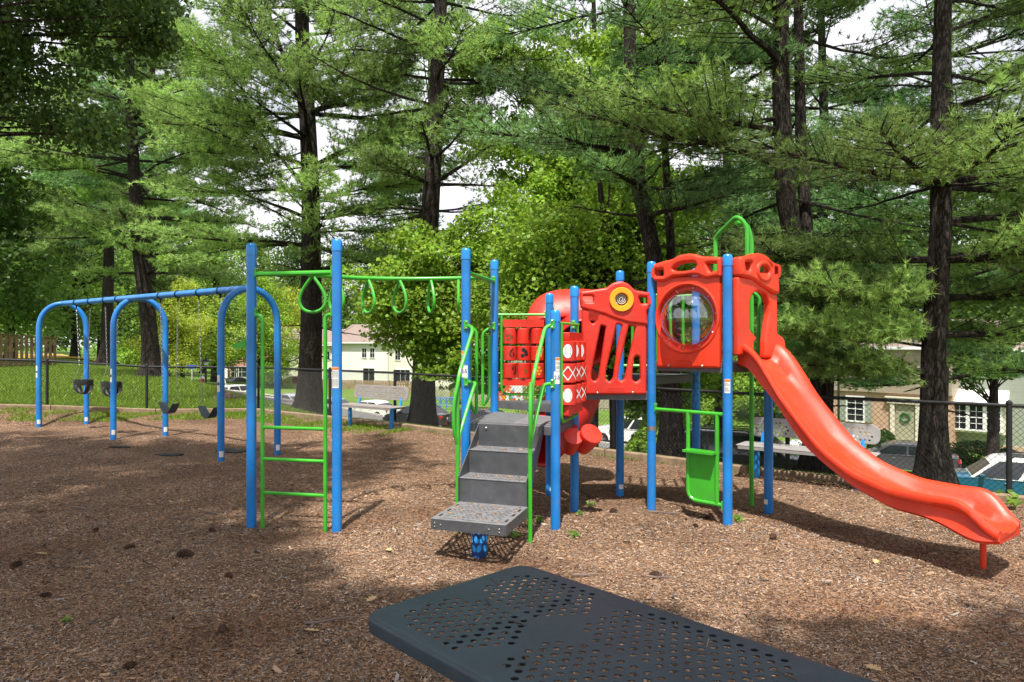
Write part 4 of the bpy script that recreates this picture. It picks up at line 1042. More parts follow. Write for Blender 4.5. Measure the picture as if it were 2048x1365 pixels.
# ---- drums on the side of post G
def drum(px, py, Y, r, h, ax):
    c = at(px, py, Y); A = Vector(ax).normalized(); mbx = MB()
    mbx.lathe(c - A * h, [(.001, 0), (r * .74, .0), (r * .78, .02), (r * .98, h - .06), (r * .99, h - .045), (r * .985, h - .035), (r * 1.02, h - .03), (r * 1.02, h - .012), (r * .97, h), (.001, h + .004)], 32, axis=A)
    return c, mbx
c1, m1 = drum(1147, 872, 7.75, .115, .26, (.12, -.62, .62)); dr = part('drum', m1, M['red'], play)
c2, m2 = drum(1184, 867, 7.75, .130, .29, (.30, -.62, .60)); part('drum', m2, M['red'], play)
mbx = MB(); mbx.tube([c1 + Vector((-.02, .10, -.10)), c2 + Vector((-.05, .12, -.10))], .05, 12); mbx.tube([c1 + Vector((-.03, .12, -.08)), (PG.x, PG.y - .02, 1.0)], .04, 10); part('drum_bracket', mbx, M['red2'], dr)

# ---- play counter between I and J below the deck
fnc = frame_fn(PI_, PJ, 0)
def uz(x, y): return on_plane(x, y, PI_, PJ)
zt_ = uz(1380, 824)[1]; uL, uR = uz(1376, 900)[0], uz(1434, 900)[0]; zbm = uz(1400, 1003)[1]; uend = (PJ - PI_).length
pipe('counter_frame', [(PI_.x, PI_.y, zt_), (PJ.x, PJ.y, zt_)], r=.021); clampb(PI_, zt_ + .02, PJ)
pipe('counter_frame', [fnc(uL, zt_, 0), fnc(uL, zbm, 0), fnc(uend, zbm + .0, 0)], rad=.13, r=.024)
pipe('counter_frame', [fnc(uR, zt_, 0), fnc(uR, zbm, 0)], r=.024)
zsh = uz(1405, 903)[1]
pr = rd([(uL + .02, zsh), (uR - .02, zsh), (uR - .02, zbm + .02), (uL + .09, zbm + .02), (uL + .02, zbm + .10)], .03)
mbx = MB(); mbx.prism(pr, -.006, .006, fnc); part('counter_board', mbx, M['green'], play)
mbx = MB(); mbx.prism([(uL - .005, zsh - .012), (uR + .005, zsh - .012), (uR + .005, zsh + .012), (uL - .005, zsh + .012)], -.05, .12, fnc); part('counter_shelf', mbx, M['green'], play)
clampb(PJ, zbm, PI_)

# ---- barred barrier H-L and L-I side seen through the bubble
def barrier(P, Q, z0, z1, n):
    L = (Q - P).length; fn = frame_fn(P, Q, 0)
    pipe('barrier_rail', [(P.x, P.y, z1), (Q.x, Q.y, z1)], r=.019); o = pipe('barrier_rail', [(P.x, P.y, z0), (Q.x, Q.y, z0)], r=.019)
    for i in range(n): u = L * (i + 1) / (n + 1); pipe('barrier_bar', [fn(u, z0, 0), fn(u, z1, 0)], r=.020)
barrier(PH, PL, 1.70, 2.62, 5)
# ---- arched climbing pole L-K
LK = (PK - PL).normalized(); on = Vector((LK.y * -1, LK.x, 0)); on = Vector((.78, .62, 0)).normalized()
l1 = G0(1431, 8.62); l2 = G0(1494, 8.15)
a_z = lambda x, y, Y: at(x, y, Y).z
pipe('climber_arch', [(l1.x, l1.y, 1.70), (l1.x, l1.y, a_z(0, 474, l1.y)), (l2.x - .10, l2.y + .05, a_z(0, 431, 8.2)), (l2.x, l2.y, a_z(0, 452, 8.15)), (l2.x, l2.y, 1.70)], rad=[0, .07, .16, .1, 0], r=.027)
p3 = Vector(((1503 - 1024) / F * 8.38, 8.38, 0)); m3 = (l1 + l2 * 2) / 3
pipe('climber_pole', [(m3.x, m3.y, a_z(0, 447, 8.35)), (p3.x - .05, p3.y, a_z(0, 449, 8.38)), (p3.x, p3.y, a_z(0, 480, 8.38)), (p3.x, p3.y, -.1)], rad=[0, .08, .1, 0], r=.027, n=14)
pipe('climber_arch', [(l2.x + .12, l2.y - .04, 1.75), (l2.x + .14, l2.y - .03, 2.55), (l2.x + .02, l2.y, 2.62)], rad=.08, r=.022)
pipe('climber_arch', [(l1.x, l1.y, 1.72), (l2.x, l2.y, 1.72)], r=.022)
# ------------------------------------------------------------------ swing set
legs = [((78, 853), (173, 848)), ((227, 878), (331, 874)), ((442, 925), (555, 913))]
F1 = [(gpt(*a), gpt(*b)) for a, b in legs]
# straighten: beam through the mean line of the three arches
mids = [(a + b) / 2 for a, b in F1]; bd = (mids[2] - mids[0]).normalized()
SW = thing('swing_set', mids[1].to_tuple(), 'blue steel arch swing set with three arches and one long top beam', 'swing set')
SWH = 2.93
def arch(a, b):
    top = SWH; c = (a + b) / 2; hw = (b - a) / 2; pts = [a + Vector((0, 0, -.1))]
    n = 22; rise_ = .62
    for i in range(n + 1):
        t = math.pi * i / n; pts.append(c - hw * math.cos(t) + Vector((0, 0, top - rise_ + rise_ * math.sin(t) ** .9)))
    pts.append(b + Vector((0, 0, -.1))); mbx = MB(); mbx.tube(pts, .058, 20); return part('arch', mbx, M['blue'], SW)
for a, b in F1:
    ao = arch(a, b)
    for p, z in ((a, .14), (b, .16)): curved_label(ao, p, z - .05, z + .05, math.radians(-60), .6, M['white'], 'inspection_label', .0598)
    for p, z in ((a, 1.32),): 
        curved_label(ao, p, z - .14, z + .14, math.radians(-112), .45, M['white'], 'age_label', .0598)
        curved_label(ao, p, z - .03, z + .02, math.radians(-112), .38, M['blueink'], 'label_print', .0602)
m0, m2_ = mids[0] - bd * .0, mids[2] + bd * .0
mbx = MB(); mbx.tube([m0 + Vector((0, 0, SWH + .005)), m2_ + Vector((0, 0, SWH + .005))], .062, 20); part('top_beam', mbx, M['blue'], SW)
def beam_at(px):      # beam point seen in this column
    k = (px - 1024) / F; t = (k * m0.y - m0.x) / (bd.x - k * bd.y); return m0 + bd * t
hang = [153, 181, 211, 236, 321, 356, 398, 440]      # columns of the eight hangers
hp = [beam_at(x) for x in hang]
for p in hp:
    mbx = MB(); q = p + Vector((0, 0, SWH + .005)); s = Vector((-bd.y, bd.x, 0))
    mbx.tube([q + (s * math.cos(a) + Vector((0, 0, 1)) * math.sin(a)) * .068 for a in [2 * math.pi * k / 18 for k in range(18)]], .014, 6, True)
    mbx.tube([q - Vector((0, 0, .06)), q - Vector((0, 0, .14))], [.02, .012], 8); part('hanger', mbx, M['fence_black'], SW)
def chain(a, b, parent):
    a, b = Vector(a), Vector(b); L = (b - a).length; n = int(L / .044); d = (b - a) / n; u = d.normalized(); s1 = u.orthogonal().normalized(); s2 = u.cross(s1); mbx = MB()
    for i in range(n):
        c = a + d * (i + .5); s = s1 if i % 2 else s2
        mbx.tube([c + u * .027 * math.cos(t) + s * .011 * math.sin(t) for t in [2 * math.pi * k / 8 for k in range(8)]], .0042, 4, True)
    return part('chain', mbx, M['steel'], parent)
def belt_swing(pa, pb, zs, label):
    c = (pa + pb) / 2; T = thing('belt_swing', (c.x, c.y, zs), label, 'swing', 'belt swings'); d = (pb - pa).normalized(); s = Vector((-d.y, d.x, 0)); mbx = MB(); n = 16; hw = .26
    top, bot = [], []
    for i in range(n + 1):
        t = -1 + 2 * i / n; z = zs + .20 * (abs(t) ** 1.7); p = c + d * hw * t
        w = .085 * (1 - .15 * t * t)
        for (sg, zz) in ((-1, .006), (1, .006), (1, -.008), (-1, -.008)): mbx.v.append(tuple(p + s * w * sg) [:2] + (z + zz,))
    for i in range(n):
        for k in range(4): a = i * 4 + k; b_i = i * 4 + (k + 1) % 4; mbx.f.append((a, b_i, b_i + 4, a + 4))
    mbx.f += [(0, 1, 2, 3), tuple(n * 4 + k for k in (3, 2, 1, 0))]; part('seat', mbx, M['grey_rubber'], T)
    for sg, P in ((-1, pa), (1, pb)):
        e = c + d * hw * sg * .99; e.z = zs + .20; tri = e + Vector((0, 0, .13)); mbx = MB()
        mbx.tube([tuple(e + s * .075), tuple(tri), tuple(e - s * .075)], .005, 5); part('triangle_link', mbx, M['steel'], T)
        chain(tri, P + Vector((0, 0, SWH - .14)), T)
    return T
def bucket_swing(pa, pb, zt, label):
    c = (pa + pb) / 2; T = thing('bucket_swing', (c.x, c.y, zt - .3), label, 'swing', 'toddler bucket swings'); d = (pb - pa).normalized(); s = Vector((-d.y, d.x, 0))
    mbx = MB(); R1 = .19; n = 24
    for (rr, z) in ((1, zt), (1.02, zt - .03), (.99, zt - .12), (.93, zt - .12), (.95, zt - .03), (.94, zt)):
        for k in range(n):
            a = 2 * math.pi * k / n; q = c + d * math.cos(a) * R1 * 1.25 * rr + s * math.sin(a) * R1 * rr; mbx.v.append((q.x, q.y, z))
    for r in range(6):
        for k in range(n): a = r * n + k; b_i = r * n + (k + 1) % n; c2_ = ((r + 1) % 6) * n; mbx.f.append((a, b_i, c2_ + (k + 1) % n, c2_ + k))
    part('rim', mbx, M['black'], T)
    for ang, w in ((-math.pi / 2, .07), (math.pi / 2, .09), (0, .045), (math.pi, .045)):
        mbx = MB(); m_ = 10
        for i in range(m_ + 1):
            t = i / m_; r = (1 - t ** 2.2) ** .5 if t < 1 else 0; q = c + d * math.cos(ang) * R1 * 1.22 * r + s * math.sin(ang) * R1 * .97 * r
            tan = Vector((-math.sin(ang) * d.x + math.cos(ang) * s.x, -math.sin(ang) * d.y + math.cos(ang) * s.y, 0)) * w
            z = zt - .11 - .22 * t
            for sg in (-1, 1): mbx.v.append((q.x + tan.x * sg, q.y + tan.y * sg, z))
        for i in range(m_): a = i * 2; mbx.f.append((a, a + 1, a + 3, a + 2))
        o = part('seat_strap', mbx, M['grey_rubber'] if abs(ang + math.pi / 2) < .1 else M['black'], T); md = o.modifiers.new('t', 'SOLIDIFY'); md.thickness = .014
    for sg, P in ((-1, pa), (1, pb)):
        e = c + d * R1 * 1.2 * sg; e.z = zt; tri = e + Vector((0, 0, .30)) - d * sg * .02; mbx = MB()
        mbx.tube([tuple(e + s * .12 - d * sg * .05), tuple(tri), tuple(e - s * .12 - d * sg * .05)], .005, 5); part('triangle_link', mbx, M['steel'], T)
        chain(tri, P + Vector((0, 0, SWH - .14)), T)
yz = lambda p, py: CAM_Z - (py - HOR) / F * p.y
bucket_swing(hp[0], hp[1], yz((hp[0] + hp[1]) / 2, 760), 'black toddler bucket swing hanging left, nearest the far end arch')
bucket_swing(hp[2], hp[3], yz((hp[2] + hp[3]) / 2, 764), 'black toddler bucket swing partly behind the middle arch leg')
belt_swing(hp[4], hp[5], yz((hp[4] + hp[5]) / 2, 827), 'dark rubber belt swing beside the middle arch')
belt_swing(hp[6], hp[7], yz((hp[6] + hp[7]) / 2, 836), 'dark rubber belt swing partly behind the nearest arch leg')

# ------------------------------------------------------------------ perforated table in the foreground
zt = .72; k_ = (CAM_Z - zt) * F
def tp(px, py): Y = k_ / (py - HOR); return Vector(((px - 1024) / F * Y, Y, 0))
c_top = tp(1046, 1126); c_left = tp(722, 1229); a_r = tp(1700, 1357)
eu = (c_left - c_top); WT = eu.length; eu.normalize(); ev = (a_r - c_top); ev.normalize()
evp = Vector((-eu.y, eu.x, 0)); evp = evp if evp.dot(ev) > 0 else -evp; ev = (ev + evp * 3).normalized(); eu = Vector((ev.y, -ev.x, 0)); eu = eu if eu.dot(c_left - c_top) > 0 else -eu
LT = 2.66
tb = thing('picnic_table', (c_top + eu * WT / 2 + ev * LT / 2).to_tuple(), 'dark slate-blue perforated metal table top with rounded corners in the foreground', 'table')
def tpt(u, v, z): q = c_top + eu * u + ev * v; return (q.x, q.y, z)
loops = [rrect(.045, .045, WT - .045, LT - .045, .075, 6)]
pv, pu, r_h = .064, .0505, .0166
v = .15
for ln_ in (.55, .86, .55):                       # fields of staggered holes in two rows, corners clipped
    for (ua, ub) in ((.09, WT / 2 - .035), (WT / 2 + .035, WT - .09)):
        nu = int((ub - ua) / pu); nv = int(round(ln_ / pv)); o_ = (ub - ua - nu * pu) / 2
        for i in range(nu + 1):
            for j in range(nv + (0 if i % 2 else 1)):
                uu, vv = ua + o_ + i * pu, v + (j + (.5 if i % 2 else 0)) * pv
                aa, bb = abs(uu - (ua + ub) / 2) / ((ub - ua) / 2), abs(vv - v - ln_ / 2)
                if aa * (ub - ua) / 2 + bb > (ub - ua) / 2 + ln_ / 2 - .085: continue
                loops.append(circ(uu, vv, r_h, n=16))
    v += ln_ + .13
top = part('table_top', mapped(curve_plate(loops, .007, .0022, 1), lambda u, v, d: tpt(u, v, zt + d)), M['table'], tb, smooth=30)
mbx = MB(); path = rrect(.045, .045, WT - .045, LT - .045, .075, 6); n = len(path)
cx_, cy_ = WT / 2, LT / 2
prof = [(-.002, .0035), (.028, .0030), (.038, -.001), (.043, -.009), (.045, -.02), (.045, -.066), (.038, -.066), (.036, -.02), (.01, -.006), (-.002, -.0035)]
for (o_, dz) in prof:
    for i in range(n):
        a = Vector((*path[i - 1], 0)); b2 = Vector((*path[(i + 1) % n], 0)); d = (b2 - a).normalized(); nn_ = Vector((d.y, -d.x, 0)); q = Vector((*path[i], 0)) + nn_ * o_
        mbx.v.append(tpt(q.x, q.y, zt + dz))
for r in range(len(prof)):
    r2 = (r + 1) % len(prof)
    for i in range(n): mbx.f.append((r * n + i, r * n + (i + 1) % n, r2 * n + (i + 1) % n, r2 * n + i))
part('table_edge', mbx, M['table'], tb, smooth=40)
for v in (.5, LT - .5):
    mbx = MB(); mbx.tube([tpt(WT / 2, v, -.1), tpt(WT / 2, v, zt - .04)], .05, 16); mbx.tube([tpt(.12, v, zt - .035), tpt(WT - .12, v, zt - .035)], .02, 8); part('table_leg', mbx, M['fence_black'], tb)

# ------------------------------------------------------------------ park benches
def bench(P, Q, zg, label, seat_z=.55, back=(.66, .98), leg_u=(.12, .88), bm='bench'):
    L = (Q - P).length; fn0 = frame_fn(P, Q); T = thing('park_bench', ((P.x + Q.x) / 2, (P.y + Q.y) / 2, zg), label, 'bench', 'perforated park benches')
    fn = lambda u, z, d: (lambda p: (p[0], p[1], zg + z))(fn0(u, 0, d))
    h0, h1 = back; loops = [rd([(0, h0 + .06), (.05, h0), (L - .05, h0), (L, h0 + .06), (L, h1 - .07), (L - .07, h1), (.07, h1), (0, h1 - .07)], .03)]
    nc = 3; w = (L - .12) / nc
    for k in range(nc): loops += perf_loops(.06 + k * w + .02, h0 + .05, .06 + (k + 1) * w - .02, h1 - .05, .058, .0145, .14, n=8)
    tilt = .12
    part('backrest', mapped(curve_plate(loops, .02, .006, 1), lambda u, z, d: fn(u, z, d - (z - h0) * tilt - .30)), M[bm], T, smooth=30)
    loops = [rrect(-.02, -.24, L + .02, .24, .05)]
    for k in range(nc): loops += perf_loops(.06 + k * w + .02, -.19, .06 + (k + 1) * w - .02, .19, .060, .0175, .14, n=8)
    part('seat', mapped(curve_plate(loops, .012, .004, 1), lambda u, v, d: fn(u, seat_z + d, v)), M[bm], T, smooth=30)
    mbx = MB()
    for v in (.225, -.235): mbx.prism([(.02, seat_z - .05), (L - .02, seat_z - .05), (L - .02, seat_z - .004), (.02, seat_z - .004)], v, v + .012, lambda u, z, d: fn(u, z, d))
    part('seat_lip', mbx, M[bm], T, smooth=0)
    for f in leg_u:
        u = L * f; mbx = MB(); mbx.tube([fn(u, -.15, .0), fn(u, seat_z - .05, .0)], .045, 14)
        mbx.tube([fn(u, seat_z - .035, .2), fn(u, seat_z - .035, -.24), fn(u, seat_z + .0, -.27), fn(u, h0 + .06, -.325)], .028, 10); part('leg', mbx, M['blue_cap'], T)
b1a, b1b = hit(688, 847), hit(783, 853)
b1a, b1b = at(688, 0, 15.7), at(797, 0, 14.75)
bench(Vector((b1a.x, b1a.y, 0)), Vector((b1b.x, b1b.y, 0)), .10, 'grey perforated bench with blue legs beside the large pine trunk', .50, (.62, .93), bm='bench_taupe')
b2a, b2b = at(1484, 0, 10.2), at(1752, 0, 9.1)
bench(Vector((b2a.x, b2a.y, 0)), Vector((b2b.x, b2b.y, 0)), .0, 'light grey perforated bench behind the open red slide', .50, (.60, .87))

# ------------------------------------------------------------------ chain link fence and timber border
def fence_run(pts, label, gatez=0):
    T = thing('chain_link_fence', (pts[0][0], pts[0][1], gz(*pts[0])), label, 'fence'); Hf = 1.2
    P = [Vector((x, y, gz(x, y))) for x, y in pts]
    mbx = MB(); mbx.tube([p + Vector((0, 0, Hf)) for p in P], .024, 10); part('top_rail', mbx, M['fence_black'], T)
    for p in P:
        mbx = MB(); mbx.lathe(p, [(.034, -.2), (.034, Hf + .02), (.040, Hf + .025), (.036, Hf + .05), (.012, Hf + .07), (.001, Hf + .072)], 12)
        mbx.lathe(p + Vector((0, 0, Hf * .3)), [(.038, 0), (.038, .02)], 10); part('fence_post', mbx, M['fence_black'], T)
    V = []; r = .0025
    def seg(a, b, off):
        d = (b - a).normalized(); s = Vector((d.y, -d.x, 0)).normalized() if abs(d.z) < .99 else Vector((1, 0, 0)); u = d.cross(s)
        c = [s * r + off, (u * .87 - s * .5) * r + off, (-u * .87 - s * .5) * r + off]
        for k in range(3): p_, q_ = c[k], c[(k + 1) % 3]; V.extend([a + p_, b + p_, b + q_, a + q_])
    for a, b in zip(P[:-1], P[1:]):
        L = (b - a).length; h = Hf - .05; st_ = .0765; n = int(L / st_); nrm = Vector((-(b - a).y, (b - a).x, 0)).normalized()
        pt = lambda t, z: a.lerp(b, t / L) + Vector((0, 0, .03 + z))
        for i in range(-int(h / st_) - 1, n + 1):
            for sg in (1, -1):
                t0, t1 = i * st_, i * st_ + h; z0, z1 = (0, h) if sg > 0 else (h, 0)
                if t1 <= 0 or t0 >= L: continue
                if t0 < 0: z0 += (z1 - z0) * (-t0) / h; t0 = 0
                if t1 > L: z1 -= (z1 - z0) * (t1 - L) / max(1e-6, t1 - t0); t1 = L
                seg(pt(t0, z0), pt(t1, z1), nrm * (.002 * sg))
        t_ = .06
        for z in (.03, h + .02): seg(a + Vector((0, 0, z)), b + Vector((0, 0, z)), Vector())
    np_mesh('chain_link_mesh', np.array([tuple(v) for v in V]), 4, M['fence_wire'], parent=T)
    # ties along the rail
    mbx = MB()
    for a, b in zip(P[:-1], P[1:]):
        L = (b - a).length; n = int(L / .38); d = (b - a).normalized(); s = Vector((-d.y, d.x, 0))
        for i in range(1, n): c = a.lerp(b, i / n) + Vector((0, 0, Hf)); mbx.tube([c + (s * math.cos(q) + Vector((0, 0, 1)) * math.sin(q)) * .027 for q in [2 * math.pi * k / 8 for k in range(8)]], .004, 4, True)
    part('wire_tie', mbx, M['fence_black'], T, kind='stuff')
    return T
ln = lambda px: (lambda k: (k * 13.5 / (1 + .759 * k), 13.5 / (1 + .759 * k)))((px - 1024) / F)
fence_run([(-6.98, 18.8), ln(660), ln(790), ln(985), ln(1228), ln(1575), ln(2018), (9.3, 6.44), (12.2, 4.24)], 'black chain link fence crossing behind the play structure and the slide')
fence_run([(-26.5, 14.1), (-22, 15.15), (-18.5, 16.0), (-15.2, 16.75), (-11.95, 17.55), (-9.7, 18.13), (-6.98, 18.8)], 'black chain link fence along the lawn behind the swing set')
def timber(a, b, label):
    A, B = Vector((a[0], a[1], 0)), Vector((b[0], b[1], 0)); L = (B - A).length; n = max(1, int(round(L / 2.4))); d = (B - A).normalized()
    for i in range(n):
        p, q = A + d * (L * i / n + .012), A + d * (L * (i + 1) / n - .012); nn_ = Vector((-d.y, d.x, 0)) * .065
        za, zb_ = gz(p.x, p.y) + .11, gz(q.x, q.y) + .11; mbx = MB(); c_ = .012
        vs = []
        for (e, z) in ((p, za), (q, zb_)):
            for s_, dz in ((-1, -.22), (-1, -c_), (-.84, 0), (.84, 0), (1, -c_), (1, -.22)): w = e + nn_ * s_; vs.append((w.x, w.y, z + dz))
        mbx.add(vs, [(k, (k + 1) % 6, 6 + (k + 1) % 6, 6 + k) for k in range(6)] + [(5, 4, 3, 2, 1, 0), (6, 7, 8, 9, 10, 11)])
        o = part('border_timber', mbx, M['timber'], None, smooth=0, origin=p, label=label.format(('first', 'second', 'third', 'fourth', 'fifth', 'sixth', 'seventh')[i]), cat='timber'); o['group'] = 'timbers edging the mulch'
timber((-21, 14.95), (-6.98, 18.45), 'weathered timber edging the mulch below the left fence, {} from the left')
timber((-6.9, 18.4), ln(985) if False else (-.42, 13.5), 'sunlit timber edging the mulch between fence corner and small bench, {} from the corner')
timber((-.30, 13.42), (3.6, 10.45), 'timber edging the mulch behind the play structure, {} from the left')
timber((3.7, 10.38), (11.6, 4.4), 'timber edging the mulch behind the open slide, {} from the left')

# worn black mats half buried under the belt swings
def mat_patch(px, py, w, d, rz, label, seed):
    p = hit(px, py, 2.0); rg = random.Random(seed); mbx = MB(); n = 22; z0 = float(mulch_z(p.x, p.y))
    ring = []
    for k in range(n):
        a = 2 * math.pi * k / n; r = 1 + rg.uniform(-.22, .18); x, y = w * r * math.cos(a), d * r * math.sin(a); X, Y = p.x + x * math.cos(rz) - y * math.sin(rz), p.y + x * math.sin(rz) + y * math.cos(rz); ring.append((X, Y, float(mulch_z(X, Y)) + .012 + rg.uniform(0, .02)))
    c = (p.x, p.y, z0 + .035); mbx.add(ring + [c] + [(x, y, z - .04) for x, y, z in ring], [(i, (i + 1) % n, n) for i in range(n)] + [(i, n + 1 + i, n + 1 + (i + 1) % n, (i + 1) % n) for i in range(n)])
    part('rubber_mat', mbx, M['black'], None, origin=p, label=label, cat='rubber mat', group='worn mats under the swings')
mat_patch(340, 908, .22, .12, .2, 'small torn black mat showing through the mulch below the belt swings', 1)
mat_patch(470, 901, .42, .13, -.2, 'longer black mat edge half buried behind the nearest swing leg', 2)
mat_patch(240, 893, .20, .06, .1, 'thin black mat scrap beside the middle arch leg', 3)
# ------------------------------------------------------------------ cars
def carpaint(name, col, metal=.3):
    m = mat(name, col, .28, metal=metal, var=.03, scale=2, coat=.8); return m
PAINT = {'white': carpaint('white_car_paint', (.75, .75, .74), 0), 'silver': carpaint('silver_car_paint', (.42, .43, .45), .5), 'grey': carpaint('grey_car_paint', (.10, .10, .11), .5),
         'black': carpaint('black_car_paint', (.010, .011, .014), .0), 'teal': carpaint('teal_car_paint', (.008, .11, .19), .3), 'red': carpaint('dark_red_car_paint', (.25, .012, .015), .2), 'navy': carpaint('navy_car_paint', (.02, .05, .16), .2)}
KIND = {
 'sedan': dict(L=4.75, W=1.82, body=[(-2.37, .35), (-2.37, .72), (-2.28, .93), (-1.75, .98), (1.15, .93), (1.95, .82), (2.28, .70), (2.37, .50), (2.35, .32)], roof=[(-1.78, .97), (-1.05, 1.38), (-.6, 1.45), (.15, 1.44), (.55, 1.34), (1.22, .92)]),
 'suv': dict(L=4.8, W=1.92, body=[(-2.4, .42), (-2.4, .9), (-2.32, 1.08), (1.2, 1.06), (2.0, 1.0), (2.32, .88), (2.4, .6), (2.37, .4)], roof=[(-2.33, 1.06), (-2.12, 1.62), (-1.8, 1.73), (.1, 1.74), (.5, 1.66), (1.28, 1.05)]),
 'hatch': dict(L=4.15, W=1.75, body=[(-2.07, .36), (-2.08, .75), (-2.0, 1.0), (1.0, .97), (1.7, .86), (2.0, .72), (2.07, .5), (2.05, .34)], roof=[(-2.02, .98), (-1.75, 1.40), (-1.35, 1.52), (.1, 1.52), (.5, 1.42), (1.15, .95)])}
def car(kind, paint, px, Y, yaw_deg, label, roof_paint=None, z=None, s=1.0):
    K = KIND[kind]; p = gat(px, Y); zz = p.z + .04 if z is None else z
    T = thing('parked_car', (p.x, p.y, zz), label, 'car', 'cars parked along the street'); a = math.radians(yaw_deg); ca, sa = math.cos(a) * s, math.sin(a) * s
    def W(x, y, z): return (p.x + x * ca - y * sa, p.y + x * sa + y * ca, zz + z * s)
    hw = K['W'] / 2; P = PAINT[paint]; RP = PAINT[roof_paint] if roof_paint else P
    wx = (-K['L'] * .30, K['L'] * .31); wr = .33 if kind != 'suv' else .37
    # body side outline with wheel arches, lofted across the width with tumblehome
    top = K['body']; low = .22 if kind != 'suv' else .28; out = list(top)
    arch_pts = []
    for x in sorted(wx, reverse=True):
        arch_pts += [(x + (wr + .06) * math.cos(t), wr * .95 + (wr + .06) * math.sin(t)) for t in [math.pi * k / 8 for k in range(9)]]
    arch_pts = [(x, max(low, z)) for x, z in arch_pts]
    out += arch_pts; n = len(out); mbx = MB(); sec = [(-1, .0), (-.93, .06), (.93, .06), (1, .0)]
    for (f, ex) in ((-1.0, .0), (-.90, .035), (.90, .035), (1.0, .0)):
        for (x, z) in out:
            tp_ = (z - .5) * .10 if z > .5 else (.5 - z) * .08; endt = max(0, abs(x) - K['L'] * .40) * .28
            y = f * (hw - (tp_ + endt) * (1 if abs(f) == 1 else .6)); zl = z + (ex if z > .6 else 0) * (1 if z > .85 else .4); mbx.v.append(W(x, y, zl))
    for r in range(3):
        for i in range(n): mbx.f.append((r * n + i, r * n + (i + 1) % n, (r + 1) * n + (i + 1) % n, (r + 1) * n + i))
    mbx.f.append(tuple(range(n))); mbx.f.append(tuple(range(3 * n, 4 * n))[::-1])
    body = part('body', mbx, P, T, smooth=40)
    R = K['roof']; beltz = min(R[0][1], R[-1][1]) - .02; m_ = len(R); mbx = MB()
    for (f, dz) in ((-1, 0), (-.9, .03), (.9, .03), (1, 0)):
        for (x, z) in R: y = f * (hw - .07 - (z - beltz) * .24); mbx.v.append(W(x, y, z + (dz if z > 1.2 else 0)))
    for r in range(3):
        for i in range(m_ - 1): mbx.f.append((r * m_ + i, r * m_ + i + 1, (r + 1) * m_ + i + 1, (r + 1) * m_ + i))
    mbx.f.append(tuple(range(m_))); mbx.f.append(tuple(range(3 * m_, 4 * m_))[::-1]); part('cabin', mbx, RP, T, smooth=30)
    # glass sits 4 mm proud of the cabin
    def side_y(z): return hw - .07 - (z - beltz) * .24 + .006
    zt_ = max(z for x, z in R) - .09; zb_ = beltz + .05
    def xat(z, front):
        rng_ = R if not front else R[::-1]
        for (x0, z0), (x1, z1) in zip(rng_[:-1], rng_[1:]):
            if z0 <= z <= z1 and z1 > z0: return x0 + (x1 - x0) * (z - z0) / (z1 - z0)
        return rng_[0][0]
    xr, xf = lambda z: xat(z, False) + .10, lambda z: xat(z, True) - .10
    cuts = (.32, .66) if kind == 'suv' else ((.40, .46) if kind == 'hatch' else (.18, .55))
    cuts = (.30, .62) if kind == 'suv' else (.50,)
    for sg in (-1, 1):
        edges = [0] + list(cuts) + [1]
        for e0, e1 in zip(edges[:-1], edges[1:]):
            g0 = e0 + (.02 if e0 else 0); g1 = e1 - (.02 if e1 < 1 else 0)
            lerp = lambda z, t: xr(z) + (xf(z) - xr(z)) * t
            q = [(lerp(zb_, g0), zb_), (lerp(zb_, g1), zb_), (lerp(zt_, g1), zt_), (lerp(zt_, g0), zt_)]
            mbx = MB(); mbx.add([W(x, sg * side_y(z), z) for x, z in q], [(0, 1, 2, 3)]); part('side_window', mbx, M['glassdark'], T, smooth=0)
    for front in (False, True):
        seg = (R[-3:] if front else R[:3]) ; (xa, za), (xb, zb2) = (R[-1], R[-2]) if front else (R[0], R[1])
        dx = .008 if front else -.008; w0, w1 = hw - .07 - .06, hw - .07 - (zb2 - beltz) * .24 - .06
        mbx = MB(); lo = .10; hi = .93; X = lambda t: xa + (xb - xa) * t; Zf = lambda t: za + (zb2 - za) * t
        mbx.add([W(X(lo) + dx, -w0, Zf(lo) + .012), W(X(lo) + dx, w0, Zf(lo) + .012), W(X(hi) + dx, w1, Zf(hi) + .018), W(X(hi) + dx, -w1, Zf(hi) + .018)], [(0, 1, 2, 3)]); part('windscreen' if front else 'rear_window', mbx, M['glassdark'], T, smooth=0)
    for x in wx:
        for sg in (-1, 1):
            c = Vector(W(x, sg * (hw - .10), wr)); ax = Vector(W(x, sg * hw, wr)) - c; mbx = MB()
            mbx.lathe(c - ax.normalized() * .08, [(wr * .62, 0), (wr * .97, .0), (wr, .03), (wr, .15), (wr * .96, .18), (wr * .66, .185), (wr * .62, .17)], 24, axis=ax); wo = part('wheel', mbx, M['tyre'], T)
            mbx = MB(); cc = c + ax.normalized() * .085; mbx.lathe(c + ax.normalized() * .02, [(wr * .66, 0), (wr * .66, .07), (wr * .6, .075), (wr * .57, .04)], 20, axis=ax)
            U = ax.orthogonal().normalized(); V_ = ax.normalized().cross(U)
            for k in range(5):
                t = 2 * math.pi * k / 5; d = U * math.cos(t) + V_ * math.sin(t); mbx.tube([cc, cc + d * wr * .6], [.04, .03], 6)
            part('rim', mbx, M['rim'], wo)
